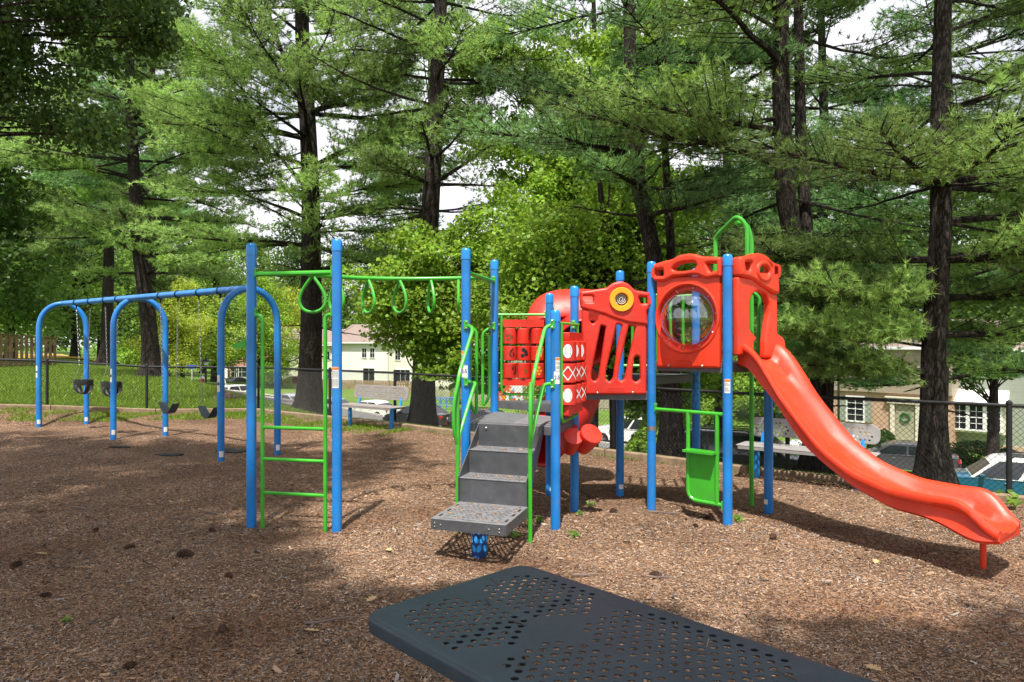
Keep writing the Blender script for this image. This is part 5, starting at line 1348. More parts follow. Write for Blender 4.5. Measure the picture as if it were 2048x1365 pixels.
    for sg in (-1, 1):
        mbx = MB(); mbx.box((0, 0, 0), (.12, .34, .13), bev=.02); v = [W(K['L'] / 2 - .10 + x, sg * (hw - .27) + y, (.68 if kind != 'suv' else .84) + z) for x, y, z in mbx.v]; part('headlight', (v, mbx.f), M['clearlens'], T)
        mbx = MB(); mbx.box((0, 0, 0), (.10, .30, .18 if kind == 'sedan' else .32), bev=.02); v = [W(-K['L'] / 2 + .085 + x, sg * (hw - .20) + y, (.82 if kind == 'sedan' else .95) + z) for x, y, z in mbx.v]; part('tail_light', (v, mbx.f), M['redlens'], T)
        mbx = MB(); mbx.box((0, 0, 0), (.14, .20, .13), bev=.03); v = [W(K['roof'][-1][0] - .35 + x, sg * (hw + .05) + y, beltz + .12 + z) for x, y, z in mbx.v]; part('door_mirror', (v, mbx.f), P, T)
        mbx = MB()
        for xx in (.25, -.75): mbx.box((xx, sg * (hw - .025), beltz - .10), (.16, .03, .03), bev=.006)
        part('door_handle', ([W(*q) for q in mbx.v], mbx.f), M['chrome'], T)
    mbx = MB(); mbx.box((K['L'] / 2 - .015, 0, .55), (.05, .9, .16), bev=.01); part('grille', ([W(*q) for q in mbx.v], mbx.f), M['black'], T)
    mbx = MB(); mbx.box((-K['L'] / 2 - .005, 0, .72), (.02, .50, .12)); part('number_plate', ([W(*q) for q in mbx.v], mbx.f), M['white'], T)
    if kind == 'suv':
        mbx = MB()
        for sg in (-1, 1): mbx.tube([W(-1.7, sg * .62, 1.76), W(-1.6, sg * .62, 1.81), W(.0, sg * .62, 1.81), W(.15, sg * .62, 1.76)], .022, 6)
        part('roof_rails', mbx, M['black'], T)
        mbx = MB(); mbx.add([W(-1.2, -.45, 1.782), W(-.0, -.45, 1.782), W(-.0, .45, 1.782), W(-1.2, .45, 1.782)], [(0, 1, 2, 3)]); part('sunroof', mbx, M['glassdark'], T, smooth=0)
    return T
car('suv', 'teal', 2022, 23.5, 152, 'teal blue car with a white roof and dark sunroof seen beyond the slide end', 'white', z=-3.65)
car('sedan', 'grey', 1800, 32, 150, 'dark grey four-door car parked in front of the brick house')
car('suv', 'black', 1500, 23.0, -30, 'dark blue-black car whose bonnet shows under the light grey bench', z=-2.72)
car('suv', 'white', 1262, 41, 150, 'white sport utility car behind the fence right of the drums', z=-4.15)
car('hatch', 'white', 1640, 35.5, 150, 'white car half hidden behind the light grey bench')
car('suv', 'black', 978, 39, -30, 'black car behind the grey steps of the play structure', z=-3.6)
car('sedan', 'black', 838, 44, -30 + 180, 'black four-door car right of the grey bench behind a tree trunk', z=-3.45)
car('sedan', 'white', 742, 54, 150, 'white four-door car parked directly behind the small grey bench', z=-4.0)
car('sedan', 'silver', 655, 56, 150, 'silver car mostly hidden behind the big central pine trunk', z=-3.9)
car('sedan', 'silver', 572, 60, 150, 'pale silver car left of the big central pine trunk', z=-3.9)
car('hatch', 'white', 478, 68, 62, 'white hatchback seen from behind near the red hydrant', z=-3.7)
car('sedan', 'black', 474, 92, 70, 'black car with red lights in front of the brick row houses', z=-4.1)
car('sedan', 'red', 588, 95, 160, 'dark red car beside the central pine before the brick houses', z=-4.1)
car('sedan', 'white', 235, 118, 8, 'white car at the far end of the lawn, left of its twin', z=-3.6)
car('sedan', 'white', 290, 118, 172, 'white car far off just left of a pine trunk', z=-3.6)
car('sedan', 'navy', 187, 121, 8, 'navy blue car far behind the left bucket swing', z=-3.5)
car('hatch', 'red', 2014, 52, 150, 'small red car far right behind the hedge')
car('sedan', 'navy', 2050, 47, 150, 'blue car at the right edge behind the hedge')

# ------------------------------------------------------------------ buildings
def brickmat(name, c1, c2, mortar, sx=1.0):
    m, n, l, b = nmat(name); b.inputs['Roughness'].default_value = .9
    g = n.new('ShaderNodeTexCoord'); br = n.new('ShaderNodeTexBrick'); br.inputs['Scale'].default_value = 1; br.inputs['Brick Width'].default_value = .23; br.inputs['Row Height'].default_value = .075; br.inputs['Mortar Size'].default_value = .008
    br.inputs['Color1'].default_value = c1 + (1,); br.inputs['Color2'].default_value = c2 + (1,); br.inputs['Mortar'].default_value = mortar + (1,)
    sx_ = n.new('ShaderNodeSeparateXYZ'); l.new(g.outputs['Object'], sx_.inputs[0]); cb = n.new('ShaderNodeCombineXYZ'); l.new(sx_.outputs[0], cb.inputs[0]); l.new(sx_.outputs[2], cb.inputs[1]); l.new(cb.outputs[0], br.inputs['Vector'])
    l.new(br.outputs['Color'], b.inputs['Base Color']); return m
def sidingmat(name, c, pitch=.2):
    m, n, l, b = nmat(name); b.inputs['Roughness'].default_value = .6
    g = n.new('ShaderNodeTexCoord'); s = n.new('ShaderNodeSeparateXYZ'); l.new(g.outputs['Object'], s.inputs[0])
    md = n.new('ShaderNodeMath'); md.operation = 'FRACT'; dv = n.new('ShaderNodeMath'); dv.operation = 'DIVIDE'; dv.inputs[1].default_value = pitch; l.new(s.outputs[2], dv.inputs[0]); l.new(dv.outputs[0], md.inputs[0])
    r = n.new('ShaderNodeValToRGB'); e = r.color_ramp.elements; e[0].position = 0; e[0].color = tuple(v * .62 for v in c) + (1,); e[1].position = .14; e[1].color = c + (1,); l.new(md.outputs[0], r.inputs['Fac']); l.new(r.outputs['Color'], b.inputs['Base Color'])
    bp = n.new('ShaderNodeBump'); bp.inputs['Strength'].default_value = .6; bp.inputs['Distance'].default_value = .03; l.new(md.outputs[0], bp.inputs['Height']); l.new(bp.outputs[0], b.inputs['Normal']); return m
M['brick_tan'] = brickmat('tan_brick', (.42, .22, .13), (.52, .32, .20), (.5, .44, .36))
M['brick_red'] = brickmat('red_brick', (.36, .11, .07), (.45, .16, .10), (.45, .38, .34))
M['side_tan'] = sidingmat('tan_siding', (.38, .31, .235)); M['side_white'] = sidingmat('white_siding', (.84, .83, .81)); M['side_cream'] = sidingmat('cream_siding', (.78, .74, .64)); M['side_green'] = sidingmat('sage_siding', (.34, .37, .31)); M['side_grey'] = sidingmat('grey_siding', (.42, .44, .46))
M['roof'] = mat('brown_shingles', (.22, .165, .145), .9, var=.2, scale=5, bump=.3, bscale=12)
M['trim'] = mat('cream_trim', (.66, .62, .50), .6, var=.06); M['trimw'] = mat('white_trim', (.78, .78, .76), .6, var=.05)
M['door'] = mat('olive_door_paint', (.33, .32, .22), .5, var=.08)
def local_part(name, mbx, m, parent, smooth=0):
    """mesh given in the thing's own axes"""
    me = bpy.data.meshes.new(name); me.from_pydata([tuple(v) for v in mbx.v], [], mbx.f); fixn(me); finish(me, m, smooth); o = bpy.data.objects.new(name, me); COL.objects.link(o); o.parent = parent; return o
def boxmb(x0, x1, y0, y1, z0, z1): m = MB(); m.box(((x0 + x1) / 2, (y0 + y1) / 2, (z0 + z1) / 2), (x1 - x0, y1 - y0, z1 - z0)); return m
def facade(name, px0, Y0, px1, Y1, zb, label, cat, secs, depth=9, roof=None, eave=None):
    """building with its front wall from column px0 at Y0 to column px1 at Y1; local x runs along the front, -y is towards the street"""
    a = at(px0, 0, Y0); b = at(px1, 0, Y1); ang = math.atan2(b.y - a.y, b.x - a.x); L = math.hypot(b.x - a.x, b.y - a.y)
    T = thing(name, (a.x, a.y, zb), label, cat); T.rotation_euler = (0, 0, ang)
    for (x0, x1, z0, z1, m, dy) in secs(L): local_part('wall', boxmb(x0, x1, dy, depth, z0, z1), M[m], T)
    if roof:
        ze, zr = roof; mbx = MB(); o = .4
        mbx.add([(-o, -o, ze), (L + o, -o, ze), (L + o, depth + o, ze), (-o, depth + o, ze), (-o, depth / 2, zr), (L + o, depth / 2, zr)], [(0, 1, 5, 4), (2, 3, 4, 5), (1, 2, 5), (3, 0, 4), (0, 3, 2, 1)])
        ro = local_part('roof', mbx, M['roof'], T)
        local_part('gutter', boxmb(-o, L + o, -o - .12, -o - .002, ze - .14, ze + .02), M['trimw'], ro)
    return T, L
def window(T, x, z, w, h, dy=0, fr='trimw', nx=2, nz=2, shut=None):
    fo = MB(); f = .09
    for (a, b, c, d) in ((x - w / 2 - f, x + w / 2 + f, z - h / 2 - f, z - h / 2), (x - w / 2 - f, x + w / 2 + f, z + h / 2, z + h / 2 + f), (x - w / 2 - f, x - w / 2, z - h / 2, z + h / 2), (x + w / 2, x + w / 2 + f, z - h / 2, z + h / 2)): fo.box(((a + b) / 2, dy - .04, (c + d) / 2), (b - a, .09, d - c))
    for i in range(1, nx): fo.box((x - w / 2 + w * i / nx, dy - .035, z), (.03, .03, h))
    for j in range(1, nz): fo.box((x, dy - .033, z - h / 2 + h * j / nz), (w, .035, .045 if j == nz // 2 else .025))
    wo = local_part('window', fo, M[fr], T); local_part('pane', boxmb(x - w / 2, x + w / 2, dy - .012, dy - .002, z - h / 2, z + h / 2), M['glassdark'], wo)
    if shut:
        for sg in (-1, 1): local_part('shutter', boxmb(x + sg * (w / 2 + f + .2) - .2, x + sg * (w / 2 + f + .2) + .2, dy - .04, dy - .002, z - h / 2 - .05, z + h / 2 + .05), M[shut], T)
    return wo
# brick and siding house at the right
Z0 = -4.15
T, L = facade('brick_house', 1640, 44, 1905, 38.5, Z0, 'tan brick house with beige siding above and an olive front door', 'house', lambda L: [(0, L, 0, 3.15, 'brick_tan', 0), (0, L, 3.15, 5.9, 'side_tan', -.18)], roof=(5.9, 7.6))
def lx(px, Ta, Lh, Ya, Yb, pa, pb):  # column -> local x along the front
    a = at(pa, 0, Ya); b = at(pb, 0, Yb); k = (px - 1024) / F; dx, dy = b.x - a.x, b.y - a.y; t = (k * a.y - a.x) / (dx - k * dy); return t * Lh
f1 = lambda px: lx(px, T, L, 44, 38.5, 1640, 1905)
window(T, f1(1711), 2.05, .95, 1.45, nx=2, nz=4, shut='side_green')
window(T, f1(1868), 4.7, 1.0, 1.3, dy=-.18, nx=2, nz=2)
xd = f1(1811); local_part('door', boxmb(xd - .5, xd + .5, -.05, -.003, .25, 2.45), M['door'], T)
mbx = MB(); mbx.box((xd - .68, -.09, 1.35), (.22, .16, 2.7)); mbx.box((xd + .68, -.09, 1.35), (.22, .16, 2.7)); mbx.box((xd, -.10, 2.72), (1.9, .22, .34)); mbx.box((xd, -.14, 2.92), (2.1, .3, .08)); dfm = local_part('door_frame', mbx, M['trim'], T)
vf = text_mesh('1331', .22, .01); local_part('house_number', type('q', (), dict(v=[(xd + u, -.214 - d, 2.71 + w) for u, w, d in vf[0]], f=vf[1]))(), M['ink'], dfm)
mbx = MB(); mbx.tube([(xd + .24 * math.cos(a), -.09, 1.75 + .24 * math.sin(a)) for a in [2 * math.pi * k / 16 for k in range(16)]], .06, 7, True); local_part('wreath', mbx, M['greenink'], T, 40)
local_part('door_step', boxmb(xd - 1.1, xd + 1.1, -1.1, -.003, 0, .24), M['concrete'], T)
T2, L2 = facade('siding_house', 1905, 39.5, 2230, 34.5, Z0, 'pale sage siding house with a white awning over its bay window', 'house', lambda L: [(0, L, 0, .45, 'brick_tan', -.06), (0, L, .45, 5.8, 'side_green', 0)], roof=(5.8, 7.5))
f2 = lambda px: lx(px, T2, L2, 39.5, 34.5, 1905, 2230)
wx_ = f2(1958); mbx = MB(); mbx.box((wx_, -.35, 1.95), (2.6, .66, 1.7)); bay = local_part('bay_window', mbx, M['trim'], T2)
for k in range(3): window(T2, wx_ - .8 + .8 * k, 1.98, .62, 1.35, dy=-.684, nx=2, nz=4)
mbx = MB(); mbx.add([(wx_ - 1.5, -.95, 2.85), (wx_ + 1.5, -.95, 2.85), (wx_ + 1.4, -.003, 3.5), (wx_ - 1.4, -.003, 3.5), (wx_ - 1.5, -.95, 2.72), (wx_ + 1.5, -.95, 2.72), (wx_ + 1.4, -.003, 2.72), (wx_ - 1.4, -.003, 2.72)], [(0, 1, 2, 3), (4, 7, 6, 5), (0, 4, 5, 1), (1, 5, 6, 2), (0, 3, 7, 4)]); local_part('awning', mbx, M['trimw'], T2)
# white house across the street, centre-left
Zw = -4.3
T3, L3 = facade('white_house', 664, 96, 776, 92, Zw, 'white siding house with a brown shingle roof and sliding glass door', 'house', lambda L: [(0, L, 0, 6.35, 'side_white', 0)], roof=(6.35, 9.0), depth=10)
f3 = lambda px: lx(px, T3, L3, 96, 92, 664, 776)
window(T3, f3(729), 4.9, .75, 1.25); window(T3, f3(745), 4.9, .75, 1.25); window(T3, f3(738), 1.7, 1.9, 2.2, nx=2, nz=1)
T4, L4 = facade('cream_house', 777, 90.5, 885, 87, Zw, 'cream siding house partly behind the maple', 'house', lambda L: [(0, L, 0, 6.2, 'side_cream', 0)], roof=(6.2, 8.8), depth=10)
f4 = lambda px: lx(px, T4, L4, 90.5, 87, 777, 885)
window(T4, f4(796), 4.7, .8, 1.3); window(T4, f4(806), 1.9, 2.2, 1.7, nx=3, nz=1); window(T4, f4(860), 4.7, .8, 1.3)
T5, L5 = facade('stone_house', 886, 86, 1010, 81, Zw, 'pale stone house behind the play structure posts', 'house', lambda L: [(0, L, 0, 6.2, 'side_cream', 0)], roof=(6.2, 8.8), depth=10)
f5 = lambda px: lx(px, T5, L5, 86, 81, 886, 1010)
window(T5, f5(912), 1.8, .9, 1.5, nz=4); window(T5, f5(960), 4.6, .9, 1.3); window(T5, f5(905), 4.6, .9, 1.3)
T7, L7 = facade('grey_house', 560, 104, 668, 100, Zw, 'narrow grey-roofed cream house left of the white house', 'house', lambda L: [(0, L, 0, 6.0, 'side_cream', 0)], roof=(6.0, 8.4), depth=9)
f7 = lambda px: lx(px, T7, L7, 104, 100, 560, 668); window(T7, f7(655), 4.4, .9, 1.2); window(T7, f7(655), 1.7, .9, 1.2)
T6, L6 = facade('brick_row_house', 455, 108, 612, 106, Zw, 'red brick row house with white-framed windows seen left of the central pine', 'house', lambda L: [(0, L, 0, 6.6, 'brick_red', 0)], roof=(6.6, 9.0), depth=9)
f6 = lambda px: lx(px, T6, L6, 108, 106, 455, 612)
for px, w in ((470, 1.2), (484, 1.6), (520, 1.0), (548, 1.0), (572, 1.0), (594, 1.0)): window(T6, f6(px), 4.9, w, 1.5); window(T6, f6(px), 1.7, w, 1.6)
for px in (545, 578): 
    x = f6(px); mbx = MB(); mbx.add([(x - 1.2, -.25, 6.5), (x + 1.2, -.25, 6.5), (x, -.25, 7.9), (x - 1.2, 2, 6.5), (x + 1.2, 2, 6.5), (x, 2, 7.9)], [(0, 1, 2), (3, 5, 4), (0, 2, 5, 3), (1, 4, 5, 2), (0, 3, 4, 1)]); local_part('gable', mbx, M['brick_red'], T6)

# ------------------------------------------------------------------ wooden fences
M['oldwood'] = mat('old_fence_wood', (.30, .20, .12), .9, var=.3, scale=3, bump=.3, bscale=20); M['greywood'] = mat('grey_fence_wood', (.36, .31, .25), .9, var=.25, scale=3); M['darkwood'] = mat('brown_fence_wood', (.22, .14, .075), .9, var=.35, scale=2.5, bump=.3, bscale=20)
def wood_fence(px0, Y0, px1, Y1, zb0, zb1, Hh, m, label, bw=.14, gap=.03, cap=False, alt=True):
    a = at(px0, 0, Y0); b = at(px1, 0, Y1); a.z, b.z = zb0, zb1; L = Vector((b.x - a.x, b.y - a.y)).length; d = (b - a) / L; s = Vector((-d.y, d.x, 0)).normalized(); ang = math.atan2(d.y, d.x)
    T = thing('wooden_fence', a.to_tuple(), label, 'fence'); n = int(L / (bw + gap)); mbx = MB()
    for i in range(n):
        c = a + d * ((i + .5) * (bw + gap)) + s * (.03 if (alt and i % 2) else -.03); hh = Hh * (1 + random.uniform(-.01, .01)); mbx.box((c.x, c.y, c.z + hh / 2), (bw, .02, hh), ang + random.uniform(-.02, .02))
    part('board_panel', mbx, M[m], T, smooth=0)
    mbx = MB()
    for z in (.35, Hh - .35): mbx.tube([a + Vector((0, 0, z)), b + Vector((0, 0, z))], .035, 4)
    part('rail', mbx, M[m], T, smooth=0)
    for i in range(int(L / 2.4) + 1): c = a + d * min(L, i * 2.4) + s * .07; q = MB(); q.box((c.x, c.y, c.z + Hh / 2 + .03), (.1, .1, Hh + .06), ang); part('fence_post', q, M[m], T, smooth=0)
    if cap: q = MB(); q.prism([(-.12, Hh + .0), (.12, Hh + .0), (.12, Hh + .04), (-.12, Hh + .04)], 0, L, lambda u, z, t: tuple(a + d * t + s * u + Vector((0, 0, z)))); part('cap_rail', q, M[m], T, smooth=0)
    return T
wood_fence(-150, 33, 118, 41, .70, .25, 2.0, 'darkwood', 'tall brown board-on-board fence at the left behind the lawn', bw=.20, gap=.13, cap=True, alt=False)
wood_fence(610, 86, 868, 80, -4.45, -4.4, 1.85, 'oldwood', 'orange-brown board fence in front of the white house')
wood_fence(868, 74, 1010, 70, -4.4, -4.4, 1.7, 'greywood', 'grey picket fence behind the black car', bw=.10, gap=.06, alt=False)
wood_fence(1010, 68, 1345, 60, -4.4, -4.3, 2.1, 'greywood', 'tall pale grey board fence behind the white sport utility car')

# ------------------------------------------------------------------ street furniture
p = at(405, 0, 54); zg = gz(p.x, p.y); hy = thing('fire_hydrant', (p.x, p.y, zg), 'red fire hydrant with a white cap standing on the street corner', 'fire hydrant')
M['hydrant'] = mat('hydrant_red', (.6, .02, .015), .4)
mbx = MB(); mbx.lathe((p.x, p.y, zg), [(.17, 0), (.17, .05), (.12, .07), (.12, .52), (.16, .54), (.16, .58)], 16); mbx.lathe((p.x - .22, p.y, zg + .40), [(.06, 0), (.06, .44)], 10, axis=(1, 0, 0)); mbx.lathe((p.x, p.y - .2, zg + .36), [(.08, 0), (.08, .1)], 10, axis=(0, 1, 0)); part('body', mbx, M['hydrant'], hy)
mbx = MB(); mbx.lathe((p.x, p.y, zg), [(.155, .582), (.15, .66), (.10, .74), (.04, .78), (.04, .83), (.001, .835)], 16); part('bonnet', mbx, M['trimw'], hy)
def lamp(px, Y, ztop, label, zg=None, wide_=.35):
    p = at(px, 0, Y); zg = gz(p.x, p.y) if zg is None else zg; T = thing('street_lamp', (p.x, p.y, zg), label, 'street lamp'); mbx = MB(); mbx.lathe((p.x, p.y, zg), [(.11, 0), (.11, .4), (.06, .5), (.055, ztop - zg - .5), (.09, ztop - zg - .42)], 14); part('pole', mbx, M['fence_black'], T)
    h = ztop - zg; mbx = MB(); mbx.lathe((p.x, p.y, zg), [(wide_ * .35, h - .42), (wide_ * .5, h - .2), (wide_ * .5, h - .18)], 12); part('lantern', mbx, M['clearlens'], T)
    mbx = MB(); mbx.lathe((p.x, p.y, zg), [(wide_, h - .19), (wide_, h - .16), (wide_ * .55, h - .05), (.07, h), (.05, h + .1), (.001, h + .12)], 16); part('lamp_hood', mbx, M['fence_black'], T); return T
lamp(412, 44, at(0, 718, 44).z, 'black post lantern standing behind the fence between the two belt swings', wide_=.30, zg=at(0, 792, 44).z)
lamp(1677, 36.5, at(0, 735, 36.5).z + 1.3, 'black lamp post in front of the brick house')
def sign(px, Y, y0, y1, w, h, m, label, txt=None, tc='white', tilt=0, zpole=None):
    p = at(px, 0, Y); zt_ = at(0, y0, Y).z; zb_ = at(0, y1, Y).z; T = thing('street_sign', (p.x, p.y, zb_), label, 'street sign'); mbx = MB(); mbx.tube([(p.x, p.y, zb_), (p.x + tilt, p.y, zt_)], .045, 8); part('pole', mbx, M['trimw'], T)
    mbx = MB(); mbx.box((p.x + tilt, p.y - .06, zt_ + h / 2 - .02), (w, .02, h), bev=.004); q = part('plate', mbx, M[m], T)
    if txt: vf = text_mesh(txt, h * .6, .004); part('lettering', ([(p.x + tilt + u, p.y - .075 - d, zt_ + h / 2 - .02 + z) for u, z, d in vf[0]], vf[1]), M[tc], T)
M['signblue'] = mat('sign_blue', (.03, .10, .5), .5)
sign(384, 60, 737, 778, .85, .30, 'signblue', 'blue street name sign on a pale pole across the lawn')
sign(453, 62, 756, 774, .65, 1.0, 'trimw', 'leaning white sign board beside the white hatchback', tilt=-.2)
# dirt mound at the crest of the lawn
p = hit(452, 800); mbx = MB(); rdm = random.Random(4)
for j in range(9):
    for k in range(24):
        a = 2 * math.pi * k / 24; t = j / 8; r = t * .8 * (1 + .12 * math.sin(3 * a) + .06 * math.sin(7 * a)); z = .26 * (1 - t) ** 1.2 * (1 + .2 * math.sin(5 * a + j)) - .05 * t; mbx.v.append((p.x + r * math.cos(a), p.y + r * .7 * math.sin(a), p.z + z))
for j in range(8):
    for k in range(24): a = j * 24 + k; b2 = j * 24 + (k + 1) % 24; mbx.f.append((a, b2, b2 + 24, a + 24))
M['soil'] = mat('dug_soil', (.10, .065, .045), .95, var=.35, scale=12, bump=1, bscale=30)
part('dirt_mound', mbx, M['soil'], None, origin=p, label='low mound of brown soil on the lawn beside the lamp post', cat='mound')
# painted board with flowers seen under the counting panel
a, b2 = at(985, 0, 30), at(1045, 0, 29.4); mu = thing('painted_board', (a.x, a.y, -4.2), 'colourful board painted with orange flowers and blue leaves beyond the fence', 'painted board')
fnm = frame_fn(a, b2); Lm = math.hypot(b2.x - a.x, b2.y - a.y); zt_, zb_ = at(0, 768, 29.7).z, at(0, 812, 29.7).z
mbx = MB(); mbx.prism([(0, zb_), (Lm, zb_), (Lm, zt_), (0, zt_)], -.03, 0, fnm); part('panel', mbx, M['trimw'], mu, smooth=0)
mbx = MB(); mbx.tube([fnm(.05, -4.3, -.06), fnm(.05, zt_, -.06)], .05, 6); mbx.tube([fnm(Lm - .05, -4.3, -.06), fnm(Lm - .05, zt_, -.06)], .05, 6); part('leg', mbx, M['oldwood'], mu)
r_ = random.Random(5)
M['flower'] = mat('orange_flower_paint', (.7, .13, .03), .6); M['sky_paint'] = mat('light_blue_paint', (.2, .42, .7), .6)
for i in range(22):
    u, z = r_.uniform(.12, Lm - .12), r_.uniform(zb_ + .1, zt_ - .1); m_ = r_.choice(['flower', 'flower', 'sky_paint', 'greenink', 'yellow']); R0 = r_.uniform(.06, .16) * (1.3 if m_ == 'flower' else .8)
    pts = [(u + R0 * (1 + .3 * math.cos(6 * t)) * math.cos(t), z + R0 * (1 + .3 * math.cos(6 * t)) * math.sin(t)) for t in [2 * math.pi * k / 36 for k in range(36)]]
    mbx = MB(); mbx.prism(pts, .002 + i * .0012, .003 + i * .0012, fnm); part('painted_flower' if m_ == 'flower' else 'painted_leaf', mbx, M[m_], mu, smooth=0)
# small blue climbing frame far behind the dark car
p = at(893, 0, 62); cf = thing('climbing_frame', (p.x, p.y, -4.25), 'small blue climbing frame on the grass behind the black car', 'climbing frame'); 
for i in range(5):
    mbx = MB(); x = p.x - 1.1 + i * .55; mbx.tube([(x, p.y, -4.3), (x, p.y, -3.0)], .04, 8); part('upright', mbx, M['blue'], cf)
    if i < 4: mbx = MB(); mbx.tube([(x + .27 + .2 * math.cos(a), p.y, -3.35 + .22 * math.sin(a)) for a in [2 * math.pi * k / 14 for k in range(14)]], .03, 6, True); part('ring', mbx, M['blue'], cf)
mbx = MB(); mbx.tube([(p.x - 1.15, p.y, -3.0), (p.x + 1.15, p.y, -3.0)], .045, 8); mbx.tube([(p.x - 1.15, p.y, -3.75), (p.x + 1.15, p.y, -3.75)], .035, 8); part('cross_bar', mbx, M['blue'], cf)
# utility box behind the fence
p = at(1657, 0, 12.6); mbx = MB(); mbx.box((p.x, p.y, gz(p.x, p.y) + .3), (.42, .4, .95), .3, bev=.02)
part('utility_box', mbx, M['bench'], None, origin=(p.x, p.y, gz(p.x, p.y)), label='pale grey utility box low behind the fence under the slide', cat='utility box')
# ------------------------------------------------------------------ trees
TR = np.random.default_rng(11)
def unit(v): return v / (np.linalg.norm(v, axis=-1, keepdims=True) + 1e-9)
def tubes_np(paths, n=5):
    """list of (points (m,3), radii (m,)) -> quad soup"""
    out = []
    for P, R in paths:
        P = np.asarray(P, float); m = len(P); T = unit(np.gradient(P, axis=0)); ref = np.array([0, 0, 1.]) if abs(T[0, 2]) < .85 else np.array([1., 0, 0])
        S = unit(np.cross(T, ref)); U = np.cross(S, T); a = 2 * np.pi * np.arange(n) / n
        ring = P[:, None] + (S[:, None] * np.cos(a)[None, :, None] + U[:, None] * np.sin(a)[None, :, None]) * np.asarray(R)[:, None, None]
        A = ring[:-1]; B = ring[1:]; q = np.stack([A, np.roll(A, -1, 1), np.roll(B, -1, 1), B], 2); out.append(q.reshape(-1, 3))
    return np.concatenate(out)
def tubes_obj(name, paths, m, parent, n=5, **k):
    vs = []; fs = []
    for P, R in paths:
        mb = MB(); mb.tube([tuple(p) for p in P], list(map(float, R)), n, caps=True); o = len(vs); vs += mb.v; fs += [tuple(i + o for i in f) for f in mb.f]
    return part(name, (vs, fs), m, parent, smooth=60, **k)
def trunk_path(base, pts, H, r0, flare=1.9, n=26):
    """pts: (z, dx, dy) offsets; radius tapers to the top"""
    z = np.concatenate([[-.3, 0, .15, .35, .7], np.linspace(1.2, H, n)]); zz = [p[0] for p in pts]
    X = np.interp(z, zz, [p[1] for p in pts]); Y = np.interp(z, zz, [p[2] for p in pts])
    P = np.stack([base[0] + X, base[1] + Y, base[2] + z], -1)
    R = r0 * np.interp(z, [0, H * .25, H * .6, H], [1, .80, .55, .12]); R *= 1 + (flare - 1) * np.exp(-np.maximum(z, 0) / .38)
    return P, R
def needles(tips, dirs, nn, ln, wd, spread=.75, tone=None):
    """tufts of needles at tips pointing roughly along dirs"""
    N = len(tips); d = np.repeat(dirs, nn, 0); t = np.repeat(tips, nn, 0); M_ = len(d)
    v = unit(d + TR.normal(0, spread, (M_, 3)) + np.array([0, 0, .12])); L = ln * (.6 + .6 * TR.random(M_))[:, None]
    s = unit(np.cross(v, TR.normal(0, 1, (M_, 3)))) * (wd / 2)
    V = np.stack([t - s, t + s, t + v * L + s * .2], 1).reshape(-1, 3)
    k = np.repeat(tone if tone is not None else np.ones(N), nn) * (.75 + .5 * TR.random(M_))
    c = np.stack([k * (1 + .12 * TR.random(M_)), k, k * (.85 + .3 * TR.random(M_))], -1)
    return V, c
